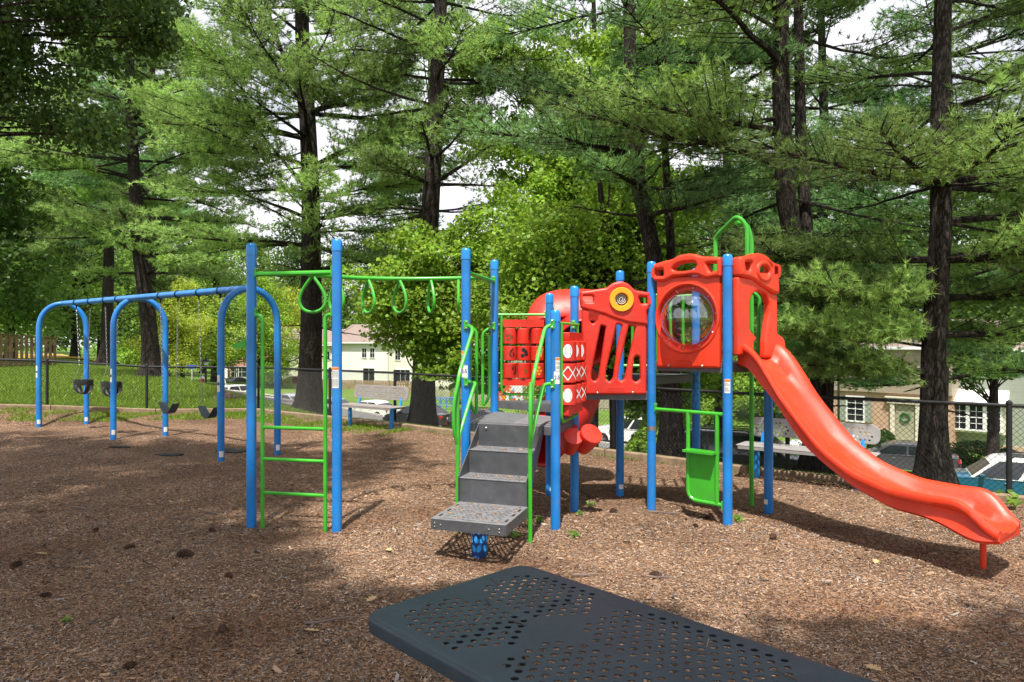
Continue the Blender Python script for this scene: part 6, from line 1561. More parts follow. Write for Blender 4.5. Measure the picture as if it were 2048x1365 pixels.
def pine(name, base, H, r0, lean, z_lo, label, Lmax, whorl=.62, per=4, dens=1.0, nn=11, ln=.13, wd=.012, extra=(), mat_='needle', dead=9, stems=None, group='pine trees beyond the fence', seed=0, zmax=None, droop=.10, skip=None, lprof=None):
    global TR; TR = np.random.default_rng(100 + seed)
    base = np.array(base, float); T = thing(name, tuple(base), label, 'pine tree', group)
    P, R = trunk_path(base, lean, H, r0); paths = [(P, R)]
    to = tubes_obj('trunk', paths + [trunk_path(base, s_[0], s_[1], s_[2], 1.1) for s_ in (stems or [])], M['bark_pine'], T, 22)
    for v_ in to.data.vertices:
        h_ = v_.co.z; a_ = math.atan2(v_.co.y, v_.co.x); q_ = 1 + .22 * math.exp(-max(h_, 0) / .35) * math.sin(5 * a_ + seed) + .03 * math.sin(9 * a_ + h_ * 1.3)
        if h_ < 1.6: v_.co.x *= q_; v_.co.y *= q_
    allP = [(P, R)] + [trunk_path(base, s_[0], s_[1], s_[2], 1.1) for s_ in (stems or [])]
    limbs = []; tips = []; dirs = []; tone = []
    ztop = zmax or H
    def do_limb(p0, az, L, up, r, leafy=True, bare=.28, sag=droop, dn=1.0):
        m = 9; s = np.linspace(0, 1, m); wig = TR.normal(0, .035, (m, 3)) * L * .5; wig[0] = 0; wig = np.cumsum(wig, 0) * .35
        d = np.array([math.cos(az), math.sin(az), 0]); sd_ = np.array([-d[1], d[0], 0])
        Pp = p0 + d * (L * s)[:, None] + np.array([0, 0, 1.]) * (L * (up * s - sag * s ** 2 + .10 * s ** 3))[:, None] + wig
        limbs.append((Pp, r * (1 - .86 * s) + .004))
        if not leafy: 
            for _ in range(3):
                q = TR.integers(3, m - 1); e = Pp[q] + unit(d + sd_ * TR.normal(0, .8) + np.array([0, 0, TR.normal(0, .3)])) * L * .25; limbs.append((np.stack([Pp[q], (Pp[q] + e) / 2 + TR.normal(0, .02, 3), e]), np.array([.010, .007, .003])))
            return
        ltone = .50 + .95 * TR.random()
        K = int(6 + L * 4.2 * dens * dn)
        for i in range(K):
            t = bare + (1 - bare) * (i + TR.random()) / K; x = t * (m - 1); a = int(min(x, m - 2)); o = Pp[a] + (Pp[a + 1] - Pp[a]) * (x - a)
            sg = 1 if i % 2 else -1; tl = (.34 * L * (1.12 - t) + .32) * (.7 + .6 * TR.random()); dd = unit(d * (.55 + .5 * t) + sd_ * sg * (1.0 - .5 * t) + np.array([0, 0, TR.normal(.10, .16)]))
            mm = 4; sT = np.linspace(0, 1, mm); Tp = o + dd * (tl * sT)[:, None] + np.array([0, 0, .10]) * tl * (sT ** 2)[:, None]; limbs.append((Tp, .009 * (1 - .7 * sT) + .002))
            q = max(3, int(tl / .06 * dens)); u = .18 + .82 * (np.arange(q) + TR.random(q)) / q
            tp_ = o + dd * (tl * u)[:, None] + TR.normal(0, .045 + .02 * L / 3, (q, 3)) + np.array([0, 0, .10]) * (tl * u ** 2)[:, None]
            # short side shoots
            tips.append(tp_); dirs.append(unit(dd + TR.normal(0, .45, (q, 3)) + np.array([0, 0, .25]))); tone.append(np.full(q, ltone * (.75 + .5 * TR.random())))
    z = z_lo
    while z < ztop - .4:
        for k in range(per):
            az = TR.random() * 2 * math.pi; zz = z + TR.normal(0, .26); f = (zz - z_lo) / max(1, H - z_lo)
            L = Lmax * (np.interp(f, *lprof) if lprof else (.55 + .45 * min(1, f * 4)) * (1 - max(0, f) ** 1.5)) * (.65 + .5 * TR.random())
            if skip and skip(az, zz): continue
            PP, RR = allP[TR.integers(len(allP))]; i = np.searchsorted(PP[:, 2], base[2] + zz); i = min(i, len(PP) - 1)
            do_limb(PP[i], az, max(.5, L), TR.normal(.12, .19), max(.018, RR[i] * .24), dn=TR.choice([2.0, 1.1, .25]), sag=droop + TR.normal(.04, .10))
        z += whorl * (.8 + .4 * TR.random())
    for k in range(dead):
        zz = z_lo - TR.random() * min(z_lo - .8, 3.0) if z_lo > 1.5 else 1.2; i = min(np.searchsorted(P[:, 2], base[2] + zz), len(P) - 1); do_limb(P[i], TR.random() * 6.28, .5 + 1.6 * TR.random(), TR.normal(-.05, .15), .028, leafy=False)
    for (zz, az, L, up, sag, dn) in extra:      # boughs seen in the photo
        i = min(np.searchsorted(P[:, 2], base[2] + zz), len(P) - 1); do_limb(P[i], math.radians(az), L, up, .055, sag=sag, bare=.15, dn=dn)
    bo = tubes_obj('branches', limbs, M['bark_pine'], T, 5)
    tips = np.concatenate(tips); dirs = np.concatenate(dirs); tone = np.concatenate(tone)
    V, c = needles(tips, dirs, nn, ln, wd, tone=tone); np_mesh('crown', V, 3, M[mat_], c.astype(np.float32), parent=T)
    return T
def leaves(C, size, tone, up=.5, droop=.0):
    """folded four-point leaves at C"""
    N = len(C); nrm = unit(TR.normal(0, 1, (N, 3)) + np.array([0, 0, up * 2])); a = unit(np.cross(nrm, TR.normal(0, 1, (N, 3)))); b = np.cross(nrm, a); s = size * (.6 + .7 * TR.random(N))[:, None]
    a = a * s; b = b * s * .42; fold = nrm * s * .12; dr = np.array([0, 0, -1.]) * s * droop
    V = np.stack([C - a * .5, C + b + fold, C + a * .5 + dr, C - b + fold], 1).reshape(-1, 3)
    k = tone * (.75 + .5 * TR.random(N)); c = np.stack([k * (.92 + .25 * TR.random(N)), k, k * (.8 + .3 * TR.random(N))], -1); return V, c
def leafy(name, base, H, r0, lean, label, blobs, size=.1, per=260, m='maple', bark_='bark_dark', cat='tree', group=None, seed=0, limbn=True, flat=.62, up=.5, stems=None, cl=(.35, .6), T=None, flare=1.5):
    """blobs: (x,y,z offsets from the base, rx, ry, rz, clusters) regions of crown filled with leaf clusters"""
    global TR; TR = np.random.default_rng(500 + seed); base = np.array(base, float)
    T = T or thing(name, tuple(base), label, cat, group); P, R = trunk_path(base, lean, H, r0, flare); tr = [(P, R)] + [trunk_path(base, s_[0], s_[1], s_[2], 1.1) for s_ in (stems or [])]
    if r0 > 0: tubes_obj('trunk', tr, M[bark_], T, 12)
    limbs = []; C = []; tone = []
    for (bx, by, bz, rx, ry, rz, nc) in blobs:
        c0 = base + np.array([bx, by, bz]); d = unit(TR.normal(0, 1, (nc, 3))); rad = TR.random(nc)[:, None] ** .42; cc = c0 + d * rad * np.array([rx, ry, rz])
        for j, c in enumerate(cc):
            rr = cl[0] + (cl[1] - cl[0]) * TR.random(); n = int(per * (rr / cl[1]) ** 2 * (.6 + .8 * TR.random())); q = unit(TR.normal(0, 1, (n, 3))) * (TR.random(n)[:, None] ** .5) * rr * np.array([1, 1, flat])
            q[:, 2] -= .25 * (q[:, 0] ** 2 + q[:, 1] ** 2) / max(rr, .1)
            C.append(c + q); tone.append(np.full(n, .7 + .6 * TR.random()))
            if limbn and j % 2 == 0:
                TP, TRr = tr[TR.integers(len(tr))]; zt_ = base[2] + max(H * .2, (c[2] - base[2]) * (.55 + .25 * TR.random())); i = min(np.searchsorted(TP[:, 2], zt_), len(TP) - 1); s = np.linspace(0, 1, 6)[:, None]
                mid_ = TP[i] * (1 - s) + c * s + np.array([0, 0, 1.]) * (s * (1 - s)) * .8 + TR.normal(0, .06, (6, 3)) * s; limbs.append((mid_, np.linspace(max(.03, TRr[i] * .25), .008, 6)))
    if limbs: tubes_obj('branches', limbs, M[bark_], T, 5)
    C = np.concatenate(C); V, c = leaves(C, size, np.concatenate(tone), up); np_mesh('crown', V, 4, M[m], c.astype(np.float32), parent=T); return T

def gb(px, Y): p = gat(px, Y); return (p.x, p.y, p.z)
def dxz(px, py, Y, base):  # lean sample: trunk centre seen at (px, py) when at distance Y
    p = at(px, py, Y); return (p.z - base[2], p.x - base[0], 0)
# 1 far-left pine
b = gb(305, 30); pine('pine_tree', b, 22, .36, [(0, 0, 0), dxz(297, 640, 30, b), dxz(276, 480, 30, b), dxz(262, 230, 30, b), dxz(258, 0, 30, b), (22, -1.5, 0)], 4.6, 'tall pine with a slightly leaning trunk behind the middle swing arch', 6.2, whorl=.75, per=5, dens=.62, nn=10, ln=.24, wd=.030, seed=1)
# 2 big central pine
b = gb(618, 21.5); pine('pine_tree', b, 22, .37, [(0, 0, 0), dxz(623, 650, 21.5, b), dxz(622, 400, 21.5, b), dxz(616, 250, 21.5, b), dxz(604, 60, 21.5, b), (22, -.3, 0)], 4.4, 'large dark pine trunk with spreading boughs seen between the two ladder posts', 5.4, whorl=.66, per=5, dens=.75, nn=11, ln=.19, wd=.021, seed=2,
     stems=[([(0, 0, 0), dxz(622, 380, 21.5, b), dxz(600, 200, 21.5, b), dxz(548, 60, 21.5, b), (14, -1.6, 0)], 14, .2)], extra=((5.3, 200, 5.0, .12, .2, 1.3), (6.5, 170, 5.5, .1, .1, 1.3), (8.0, 200, 5, .3, .2, 1.4), (9.4, -20, 3.6, .3, .15, 1.4), (9.9, -60, 3.6, .3, .15, 1.4), (7.2, 230, 4.5, .12, .1, 1.3)))
# 3 pine behind the maple
b = gb(845, 18.6); pine('pine_tree', b, 19, .33, [(0, 0, 0), dxz(850, 600, 18.6, b), dxz(866, 330, 18.6, b), dxz(872, 200, 18.6, b), dxz(882, 0, 18.6, b), (19, .6, 0)], 6.2, 'pine with a reddish upper trunk rising behind the bright maple', 4.0, whorl=.62, per=4, dens=.8, nn=11, ln=.17, wd=.019, seed=3)
# 4 right-centre double pine
b = gb(1632, 11.1); pine('pine_tree', b, 15, .20, [(0, 0, 0), dxz(1645, 740, 11.1, b), dxz(1598, 540, 11.1, b), dxz(1572, 400, 11.1, b), dxz(1562, 200, 11.1, b), (15, -.6, 0)], 5.3, 'double-stemmed pine leaning behind the slide hood', 3.3, whorl=.55, per=4, dens=1.1, nn=15, ln=.115, wd=.0115, seed=4, skip=lambda az, zz: math.sin(az) < -.1 and zz < 8.5 and TR.random() < 1.1,
     stems=[([(0, 0, 0), dxz(1650, 720, 11.1, b), dxz(1618, 520, 11.1, b), dxz(1602, 300, 11.1, b), (13, -.3, .2)], 13, .13)], extra=((5.2, 200, 3.6, .05, .05, 1.6), (4.7, 185, 3.8, .22, .12, 1.6), (6.2, 215, 3.4, .25, .1, 1.5), (7.2, 240, 3.0, .25, .1, 1.4), (3.4, 235, 2.2, .1, .1, 1.0)))
# 5 near right pine
b = gb(1866, 10.1); pine('pine_tree', b, 15, .180, [(0, 0, 0), dxz(1866, 700, 10.1, b), dxz(1882, 450, 10.1, b), dxz(1880, 250, 10.1, b), dxz(1886, 0, 10.1, b), (15, .2, 0)], 5.6, 'nearest straight pine trunk right of the slide just beyond the fence', 3.2, whorl=.60, per=4, dens=1.15, nn=17, ln=.11, wd=.0095, mat_='needle', seed=5, skip=lambda az, zz: math.sin(az) < -.1 and zz < 8.5 and TR.random() < .85,
     extra=((1.75, 188, 2.2, .06, .10, 3), (1.6, 178, 2.4, .02, .05, 3), (1.85, 196, 2.2, .05, .1, 3), (2.0, 182, 2.5, .04, .08, 3), (1.5, 170, 2.2, .04, .08, 2.5), (2.3, 192, 2.2, .10, .1, 2.5), (2.5, 180, 2.5, .08, .08, 2.2), (2.7, 20, 2.6, .05, .08, 2.0), (2.9, -15, 2.4, .05, .1, 2.0), (3.3, 170, 2.6, .05, .1, 2.0), (2.1, 172, 2.4, .06, .08, 3), (2.4, 200, 2.3, .05, .08, 3), (2.7, 188, 2.5, .06, .08, 2.6), (3.0, 176, 2.5, .04, .08, 2.4), (1.7, 160, 2.0, .04, .06, 2.4), (2.5, 8, 3.0, .02, .06, 2.4), (3.0, 36, 3.0, .04, .06, 2.2), (3.6, -4, 3.0, .05, .06, 2.4), (4.0, 22, 3.0, .05, .08, 2.2), (2.3, 48, 2.6, .02, .06, 2.0), (4.2, 225, 2.9, .05, .08, 1.9), (4.4, 195, 3.1, .12, .1, 1.9), (4.1, 255, 2.4, .0, .05, 1.9), (4.6, 290, 2.2, .05, .05, 1.8), (4.5, 330, 2.4, .1, .1, 1.6), (3.3, 300, 2.6, -.02, .05, 1.6), (3.2, 325, 2.8, .0, .05, 1.6), (2.3, 20, 2.6, .05, .05, 1.4), (2.0, -20, 2.2, .05, .05, 1.4)))
# 6 leaning dark pine left of the double pine, its boughs in front of the maples
b = gb(1345, 12.6); pine('pine_tree', b, 15, .19, [(0, 0, 0), dxz(1342, 780, 12.6, b), dxz(1310, 520, 12.6, b), dxz(1278, 380, 12.6, b), dxz(1262, 150, 12.6, b), (15, -1.0, 0)], 4.9, 'dark leaning pine directly behind the slatted red panel', 3.0, whorl=.72, per=4, dens=.95, nn=12, ln=.14, wd=.014, mat_='needle2', seed=6,
     stems=[([(0, 0, 0), dxz(1350, 700, 12.6, b), dxz(1342, 500, 12.6, b), dxz(1330, 300, 12.6, b), (11, -.2, 0)], 11, .11)], extra=((5.6, 205, 3.2, .1, .18, 2.0), (5.2, 225, 2.6, -.02, .1, 2.0), (5.0, 245, 2.0, -.05, .1, 1.8), (4.2, 290, 2.0, -.05, .1, 1.6)))
# 7 tall pines farther back fill the upper sky
for i, (px, Y, H, r, zlo, Lm, lab, mt) in enumerate((
    (213, 46, 26, .40, 8, 7.5, 'tall pine whose dark trunk stands behind the right bucket swing', 'needle'),
    (297, 42, 26, .36, 8.0, 7.0, 'tall background pine hidden behind the leftmost pine trunk', 'needle2'),
    (852, 31, 24, .32, 8.5, 5.4, 'background pine behind the trunk beside the bright maple', 'needle2'),
    (1180, 27, 22, .3, 6.5, 4.4, 'background pine behind the maples in the centre', 'needle2'),
    (1440, 24, 22, .30, 6.0, 4.6, 'background pine rising behind the green climbing arch', 'needle'),
    (1628, 19, 20, .2, 3.6, 4.6, 'background pine straight behind the double-stemmed pine', 'needle2'),
    (1872, 16.5, 19, .2, 3.3, 5.2, 'background pine straight behind the nearest right pine', 'needle2'),
    (2120, 12.5, 15, .2, 2.6, 3.9, 'pine beyond the right edge whose boughs reach into the picture', 'needle'))):
    pine('pine_tree', gb(px, Y), H, r, [(0, 0, 0), (H * .5, .3, 0), (H, .1, .2)], zlo, lab, Lm, whorl=.78, per=5, dens=.48 if Y > 20 else .8, nn=10, ln=.006 * Y + .06, wd=.0010 * Y + .002, seed=20 + i, mat_=mt, dead=3)

# ---- maples
b = gb(847, 19.6); b = (b[0], b[1], b[2] - .1)
leafy('maple_tree', b, 7.5, .12, [(0, .0, 0), (3, -.1, -.6), (7.5, .3, -1.8)], 'bright green maple in front of the white house roof, left of the play structure', [
    (.1, -2.4, 3.8, 1.3, 1.3, .9, 30), (.3, -2.6, 4.5, 1.9, 1.3, 1.3, 62), (2.0, -2.4, 5.3, 2.1, 1.4, 1.4, 70), (.9, -2.5, 2.6, 1.0, .9, .8, 26), (1.7, -2.6, 2.7, 1.1, 1.0, .9, 30), (2.4, -2.5, 3.6, 1.3, 1.0, 1.0, 34), (-.2, -2.4, 2.9, .6, .8, .3, 6)], size=.115, per=230, m='maple', seed=1, group='maples beyond the fence', cl=(.3, .75), flat=.45)
b = gb(1235, 14.6)
leafy('maple_tree', b, 8.5, .13, [(0, 0, 0), (4, -.2, 0), (8.5, -.6, 0)], 'dense green maple directly behind the red climbing panels', [
    (-.7, .2, 3.6, 1.8, 1.2, 1.4, 80), (.8, .4, 3.6, 1.4, 1.2, 1.6, 60), (-1.2, .0, 4.9, 1.5, 1.2, .8, 50), (.7, .7, 5.6, 1.6, 1.2, 1.1, 46), (-2.3, .3, 3.4, 1.0, 1.0, 1.0, 26), (1.6, .4, 2.0, .9, .9, .9, 20), (.7, .6, 1.8, .8, .9, .9, 18)], size=.10, per=330, m='maple', seed=2, group='maples beyond the fence', cl=(.3, .95), flat=.45)
b = gb(1150, 19.5)
leafy('maple_tree', b, 13, .2, [(0, 0, 0), (6, .5, 0), (13, 1.4, 0)], 'tall airy maple reaching up the top centre of the view', [
    (-.6, 0, 9.2, 2.6, 1.8, 2.0, 75), (1.6, 0, 10.6, 2.6, 1.8, 2.0, 70), (-1.4, 0, 11.6, 2.2, 1.8, 1.2, 50), (1.6, 0, 7.9, 2.0, 1.5, 1.4, 60), (-.2, 0, 7.2, 1.6, 1.5, 1.0, 35), (2.8, 0, 12.3, 1.8, 1.5, 1.4, 40)], size=.12, per=300, m='maple', seed=3, group='maples beyond the fence', cl=(.3, .6), up=.35)
# ---- dark oak hanging in at the upper left, trunk outside the picture
b = (-12.0, 7.2, 0.0)
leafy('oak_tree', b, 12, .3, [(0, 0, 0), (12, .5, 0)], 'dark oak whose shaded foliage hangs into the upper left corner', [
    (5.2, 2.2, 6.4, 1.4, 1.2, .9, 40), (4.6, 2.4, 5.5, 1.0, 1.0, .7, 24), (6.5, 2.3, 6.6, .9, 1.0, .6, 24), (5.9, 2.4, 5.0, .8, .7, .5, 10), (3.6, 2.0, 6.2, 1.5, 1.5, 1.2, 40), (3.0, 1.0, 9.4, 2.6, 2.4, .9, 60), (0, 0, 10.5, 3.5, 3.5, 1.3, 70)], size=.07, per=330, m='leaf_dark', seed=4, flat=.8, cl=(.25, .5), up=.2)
# ---- the tall trees around and behind the camera that shade the foreground and the left
def shade(px_, py_, H, blobs, label, seed, m='leaf_dark'):
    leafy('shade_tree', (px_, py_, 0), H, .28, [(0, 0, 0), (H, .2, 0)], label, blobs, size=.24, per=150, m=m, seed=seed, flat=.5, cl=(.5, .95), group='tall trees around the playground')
# ------------------------------------------------------------------ shade trees (light falls through their gaps), far trees, shrubs, litter
DX, DY = -SUNV.x / SUNV.z, -SUNV.y / SUNV.z     # shadow shift per metre of height
def sb(gx, gy, h, rx, ry, nc, tx, ty): return (gx - DX * h - tx, gy - DY * h - ty, h, rx, ry, .8, nc)
shade(-7.5, -2.5, 15, [sb(x, y, 12.5, 2.2, 2.0, n, -7.5, -2.5) for x, y, n in ((-4.6, 7.4, 26), (-7.5, 9.5, 30), (-9.5, 7.0, 26), (-4.4, 10.4, 26), (-11.5, 10.5, 26), (-7.5, 12.6, 22), (-3.2, 12.0, 9), (-12, 13.8, 16), (-6.5, 5.2, 30), (-3.9, 8.8, 16), (-3.5, 7.0, 14), (-7.1, 10.9, 14), (-9.3, 9.2, 14), (-5.4, 6.2, 14))], 'tall tree left behind the camera shading the swing area', 21)
shade(-3.0, -4.0, 13, [sb(x, y, 10.5, 1.5, 1.1, n, -3, -4) for x, y, n in ((-3.5, 5.6, 30), (-1.9, 4.5, 26), (-.4, 4.1, 22), (-2.4, 3.0, 30), (-4.6, 3.6, 26), (-1.0, 2.6, 24), (.3, 3.2, 22))], 'tree behind the camera shading the near mulch on the left', 22)
shade(3.6, -4.6, 12, [sb(x, y, 9.8, 1.2, .8, n, 3.6, -4.6) for x, y, n in ((.9, 3.9, 20), (2.6, 3.9, 14), (4.4, 4.2, 9), (1.4, 2.6, 24), (3.4, 2.8, 16))], 'tree behind the camera shading the near mulch on the right', 23)

TR = np.random.default_rng(900)
def proto_tree(name, label, cat, H, W, m, size, nblob, per, seed, group, trunk=.3, low=.15):
    rg = np.random.default_rng(seed); bl = []
    for i in range(nblob):
        f = (i + .5) / nblob; zz = H * (low + (1 - low) * f); w = W * math.sin(math.pi * min(.96, .22 + .75 * f)) ** .7; a = rg.random() * 6.28; r = w * .55 * rg.random() ** .5
        bl.append((r * math.cos(a), r * math.sin(a), zz, w * .62, w * .62, H * .10, 12))
    return leafy(name, (0, 0, 0), H * .92, trunk, [(0, 0, 0), (H, 0, 0)], label, bl, size=size, per=per, m=m, seed=seed, cat=cat, group=group, cl=(W * .16, W * .30), flat=.7)
G = 'leafy trees far behind the fence'
protos = [proto_tree('leafy_tree', 'x', 'tree', 16, 6.5, 'leaf_mid', .30, 16, 110, 31, G), proto_tree('leafy_tree', 'x', 'tree', 13, 6.0, 'leaf_lime', .28, 14, 110, 32, G), proto_tree('leafy_tree', 'x', 'tree', 18, 6.5, 'leaf_dark', .32, 16, 110, 33, G), proto_tree('leafy_tree', 'x', 'tree', 15, 5.5, 'maple', .28, 15, 110, 34, G)]
far = [  # px, Y, kind, scale, label
 (20, 50, 0, 1.15, 'leafy tree rising right above the left end of the board fence'), (-60, 44, 2, 1.1, 'dark leafy tree at the left edge behind the board fence'), (150, 58, 0, 1.1, 'leafy tree behind the far swing arch'),
 (100, 75, 3, 1.3, 'yellow-green tree far behind the board fence corner'), (200, 84, 2, 1.15, 'dark leafy tree behind the bucket swings'), (255, 105, 0, 1.3, 'green tree behind the far white cars'), (320, 100, 3, 1.25, 'green tree far behind the leftmost pine trunk'),
 (365, 74, 1, .82, 'lime green tree left of the blue street sign'), (428, 86, 0, 1.2, 'leafy tree above the post lantern'), (405, 120, 2, 1.5, 'dark tall tree far behind the post lantern'), (335, 62, 1, .62, 'small lime tree beside the leftmost pine trunk'),
 (520, 80, 3, .85, 'leafy tree behind the nearest swing arch'), (560, 88, 1, .95, 'yellowish tree in front of the brick row house'), (500, 125, 0, 1.5, 'tall green tree above the brick row house'), (590, 125, 2, 1.5, 'dark tall tree left above the white house'),
 (680, 118, 0, 1.25, 'leafy tree above the roof ridge of the white house'), (770, 116, 2, 1.3, 'dark tree behind the white house gable'), (840, 112, 0, 1.3, 'leafy tree behind the cream house'), (930, 106, 3, 1.3, 'leafy tree behind the stone house'),
 (1010, 98, 2, 1.3, 'dark tree behind the counting panel'), (1100, 90, 0, 1.3, 'leafy tree far behind the covered slide'), (1190, 84, 2, 1.3, 'dark tree far behind the slatted panel'), (1280, 74, 0, 1.2, 'leafy tree behind the pale board fence'),
 (1370, 66, 3, 1.15, 'leafy tree behind the bubble window'), (1455, 58, 2, 1.1, 'dark tree behind the slide hood'), (1540, 54, 0, 1.05, 'leafy tree left of the brick house'), (1610, 62, 2, 1.3, 'dark tree behind the left end of the brick house'),
 (1700, 60, 0, 1.15, 'leafy tree above the brick house roof'), (1800, 58, 3, 1.1, 'light leafy tree behind the brick house'), (1900, 55, 2, 1.15, 'dark tree behind the sage siding house'), (1990, 52, 0, 1.1, 'leafy tree behind the right end of the siding house'), (2090, 48, 2, 1.1, 'dark tree at the far right edge'),
 (1120, 36, 3, .42, 'small leafy tree across the street behind the drums'), (1330, 34, 0, .34, 'low leafy tree across from the white sport utility car'), (1420, 40, 3, .5, 'bushy tree behind the play counter')]
used_ = set()
for i, (px, Y, k, s, lab) in enumerate(far):
    p = gat(px, Y); pr_ = protos[k]
    if k not in used_: pr_.location = p; pr_.rotation_euler = (0, 0, i * 1.3); pr_.scale = (s,) * 3; pr_['label'] = lab; used_.add(k)
    else: copy_thing(pr_, p, i * 1.7, lab, s)
# far woods closing the view
def woods():
    rg = np.random.default_rng(77); C = []; tn = []
    for i in range(520):
        a = rg.uniform(-.86, .80); Y = rg.uniform(135, 175); x = a * Y; z = -4 + 24 * rg.random() ** .8 * (.75 + .25 * math.sin(a * 9)); n = 130; q = rg.normal(0, 1, (n, 3)); q = q / np.linalg.norm(q, axis=1)[:, None] * rg.random(n)[:, None] ** .4 * np.array([4, 3, 2.6]); C.append(np.array([x, Y, z]) + q); tn.append(np.full(n, rg.uniform(.7, 1.3)))
    global TR; TR = rg; V, c = leaves(np.concatenate(C), .75, np.concatenate(tn)); np_mesh('far_woods', V, 4, M['leaf_mid'], c.astype(np.float32), kind='stuff')
woods()

# shrubs near the brick house
def shrub(px, Y, w, h, label, n=2600, z=None, box=False, m='shrub'):
    p = gat(px, Y); zz = p.z if z is None else z; T = thing('shrub', (p.x, p.y, zz), label, 'shrub', 'clipped shrubs'); global TR; TR = np.random.default_rng(int(px)); d = unit(TR.normal(0, 1, (n, 3)))
    if box: d = d / np.max(np.abs(d), axis=1, keepdims=True) ** .7
    d[:, 2] = np.abs(d[:, 2]) * 1.0; r = (1 - .12 * TR.random(n) ** 2 + .05 * np.sin(d[:, 0] * 9) * np.sin(d[:, 1] * 8 + d[:, 2] * 7))[:, None]
    C = d * r * np.array([w / 2, w / 2 * .8, h]) + np.array([p.x, p.y, zz]); V, c = leaves(C, .11, .8 + .4 * TR.random(n)); np_mesh('foliage', V, 4, M[m], c.astype(np.float32), parent=T)
    mbx = MB(); mbx.tube([(p.x, p.y, zz - .1), (p.x, p.y, zz + h * .5)], [.06, .03], 6)
    for k in range(4): a = k * 1.57; mbx.tube([(p.x, p.y, zz + .1), (p.x + w * .25 * math.cos(a), p.y + w * .2 * math.sin(a), zz + h * .7)], [.04, .015], 5)
    part('stem', mbx, M['bark_dark'], T)
shrub(1766, 36.8, 1.7, 1.45, 'round dark green bush left of the olive front door', z=-4.15, n=5200)
shrub(1693, 38.5, 1.6, 1.0, 'low bush under the brick house window', z=-4.15)
shrub(1950, 33.5, 1.9, 1.3, 'boxy hedge left of the small tree', z=-4.15, box=True, n=4200)
shrub(2012, 32, 1.7, 1.2, 'rounded hedge right of the small tree', z=-4.15, n=4200)
shrub(1912, 35, 1.3, .7, 'small loose shrub beside the nearest pine trunk', z=-4.15)
shrub(655, 88, 2.6, 1.9, 'small bush beside the big pine trunk before the board fence', z=-4.4)
shrub(545, 84, 5.2, 4.2, 'large spreading bush in front of the brick row house', z=-4.4, m='maple', n=5200)
shrub(920, 68, 2.2, 3.2, 'leafy vine bush on the grey picket fence', z=-4.3, m='maple')
shrub(1330, 25, 2.6, 3.2, 'tall loose bush below the bank behind the play counter', z=-3.4, m='maple', n=6500)
shrub(1300, 21, 1.8, 1.6, 'leafy bush beside the dark leaning trunk', z=-2.2, m='maple', n=3200)
b = gb(1985, 31)
leafy('small_tree', b, 7, .30, [(0, 0, 0), (7, .1, 0)], 'small pale-barked tree between the two hedges on the lawn', [(0, 0, 6.0, 2.2, 2.0, 1.3, 34), (-1, 0, 5.2, 1.5, 1.3, .9, 16)], size=.2, per=150, m='leaf_dark', seed=51, flare=1.35)

# pine cones, dead leaves, twigs and sprigs lying on the mulch
M['cone'] = mat('pine_cone', (.07, .035, .022), .9, var=.3, scale=40)
def cone_mesh():
    mbx = MB(); L = .13
    mbx.tube([(-L / 2, 0, .03), (L / 2, 0, .03)], [.012, .006], 6)
    for i in range(13):
        t = i / 12; r = .034 * math.sin(math.pi * (.15 + .8 * t)) + .006
        for k in range(7):
            a = 2 * math.pi * (k / 7) + i * 2.4; x = -L / 2 + L * t; c, s = math.cos(a), math.sin(a); w = .010
            mbx.add([(x, c * .008, .03 + s * .008), (x - .006, c * r - s * w, .03 + s * r + c * w), (x - .014, c * r * 1.1, .03 + s * r * 1.1), (x - .006, c * r + s * w, .03 + s * r - c * w)], [(0, 1, 2, 3), (3, 2, 1, 0)])
    return mbx
cones = [(373, 1118, 'largest pine cone, left of the ladder'), (193, 1068, 'pine cone upright on the left mulch'), (258, 1102, 'long dark pine cone lying left'), (460, 1160, 'small pine cone below the ladder'), (35, 1136, 'pine cone near the left edge'),
 (90, 1187, 'flat cone on the lower left mulch'), (445, 1272, 'broken reddish cone near the table corner'), (262, 1345, 'cone at the bottom beside the lower left corner'), (1310, 1162, 'dark cone in the foreground right of the table corner'), (1195, 1001, 'pine cone left of the counter posts'), (1228, 1026, 'cone between the deck posts'),
 (1390, 1060, 'small cone by the slide-side front post'), (1545, 1085, 'cone right of the front post'), (425, 1062, 'cone just left of the first ladder post'), (1415, 1038, 'cone beside the play counter base')]
cp_ = None
for i, (px, py, lab) in enumerate(cones):
    p = hit(px, py, 2.0)
    if cp_ is None: 
        o = part('pine_cone', cone_mesh(), M['cone'], None, origin=(0, 0, 0)); cp_ = o
    else: o = cp_.copy(); COL.objects.link(o)
    o.location = (p.x, p.y, float(mulch_z(p.x, p.y)) + .004); o.rotation_euler = (0, 0, i * 1.9); s = (1.25, 1.0, 1.1, .9)[i % 4] * (.85 if i == 0 else .62); o.scale = (s,) * 3
    tagp(o, lab + ' on the wood chips', 'pine cone', 'pine cones on the mulch')
M['deadleaf'] = mat('dead_leaf', (.48, .33, .16), .8, var=.15, scale=30)
def oak_leaf(): 
    mbx = MB(); pts = []
    prof = [(0, .004), (.02, .012), (.035, .03), (.045, .012), (.06, .036), (.072, .014), (.088, .03), (.098, .010), (.118, .0)]
    up_ = [(x, y) for x, y in prof]; dn_ = [(x, -y) for x, y in prof[::-1][1:-1]]; out = up_ + dn_; vs = [(x, y, .012 + .25 * abs(y) + .9 * (x - .06) ** 2) for x, y in out]; c = len(vs); vs.append((.06, 0, .010)); mbx.add(vs, [(i, (i + 1) % c, c) for i in range(c)]); return mbx
lp_ = None
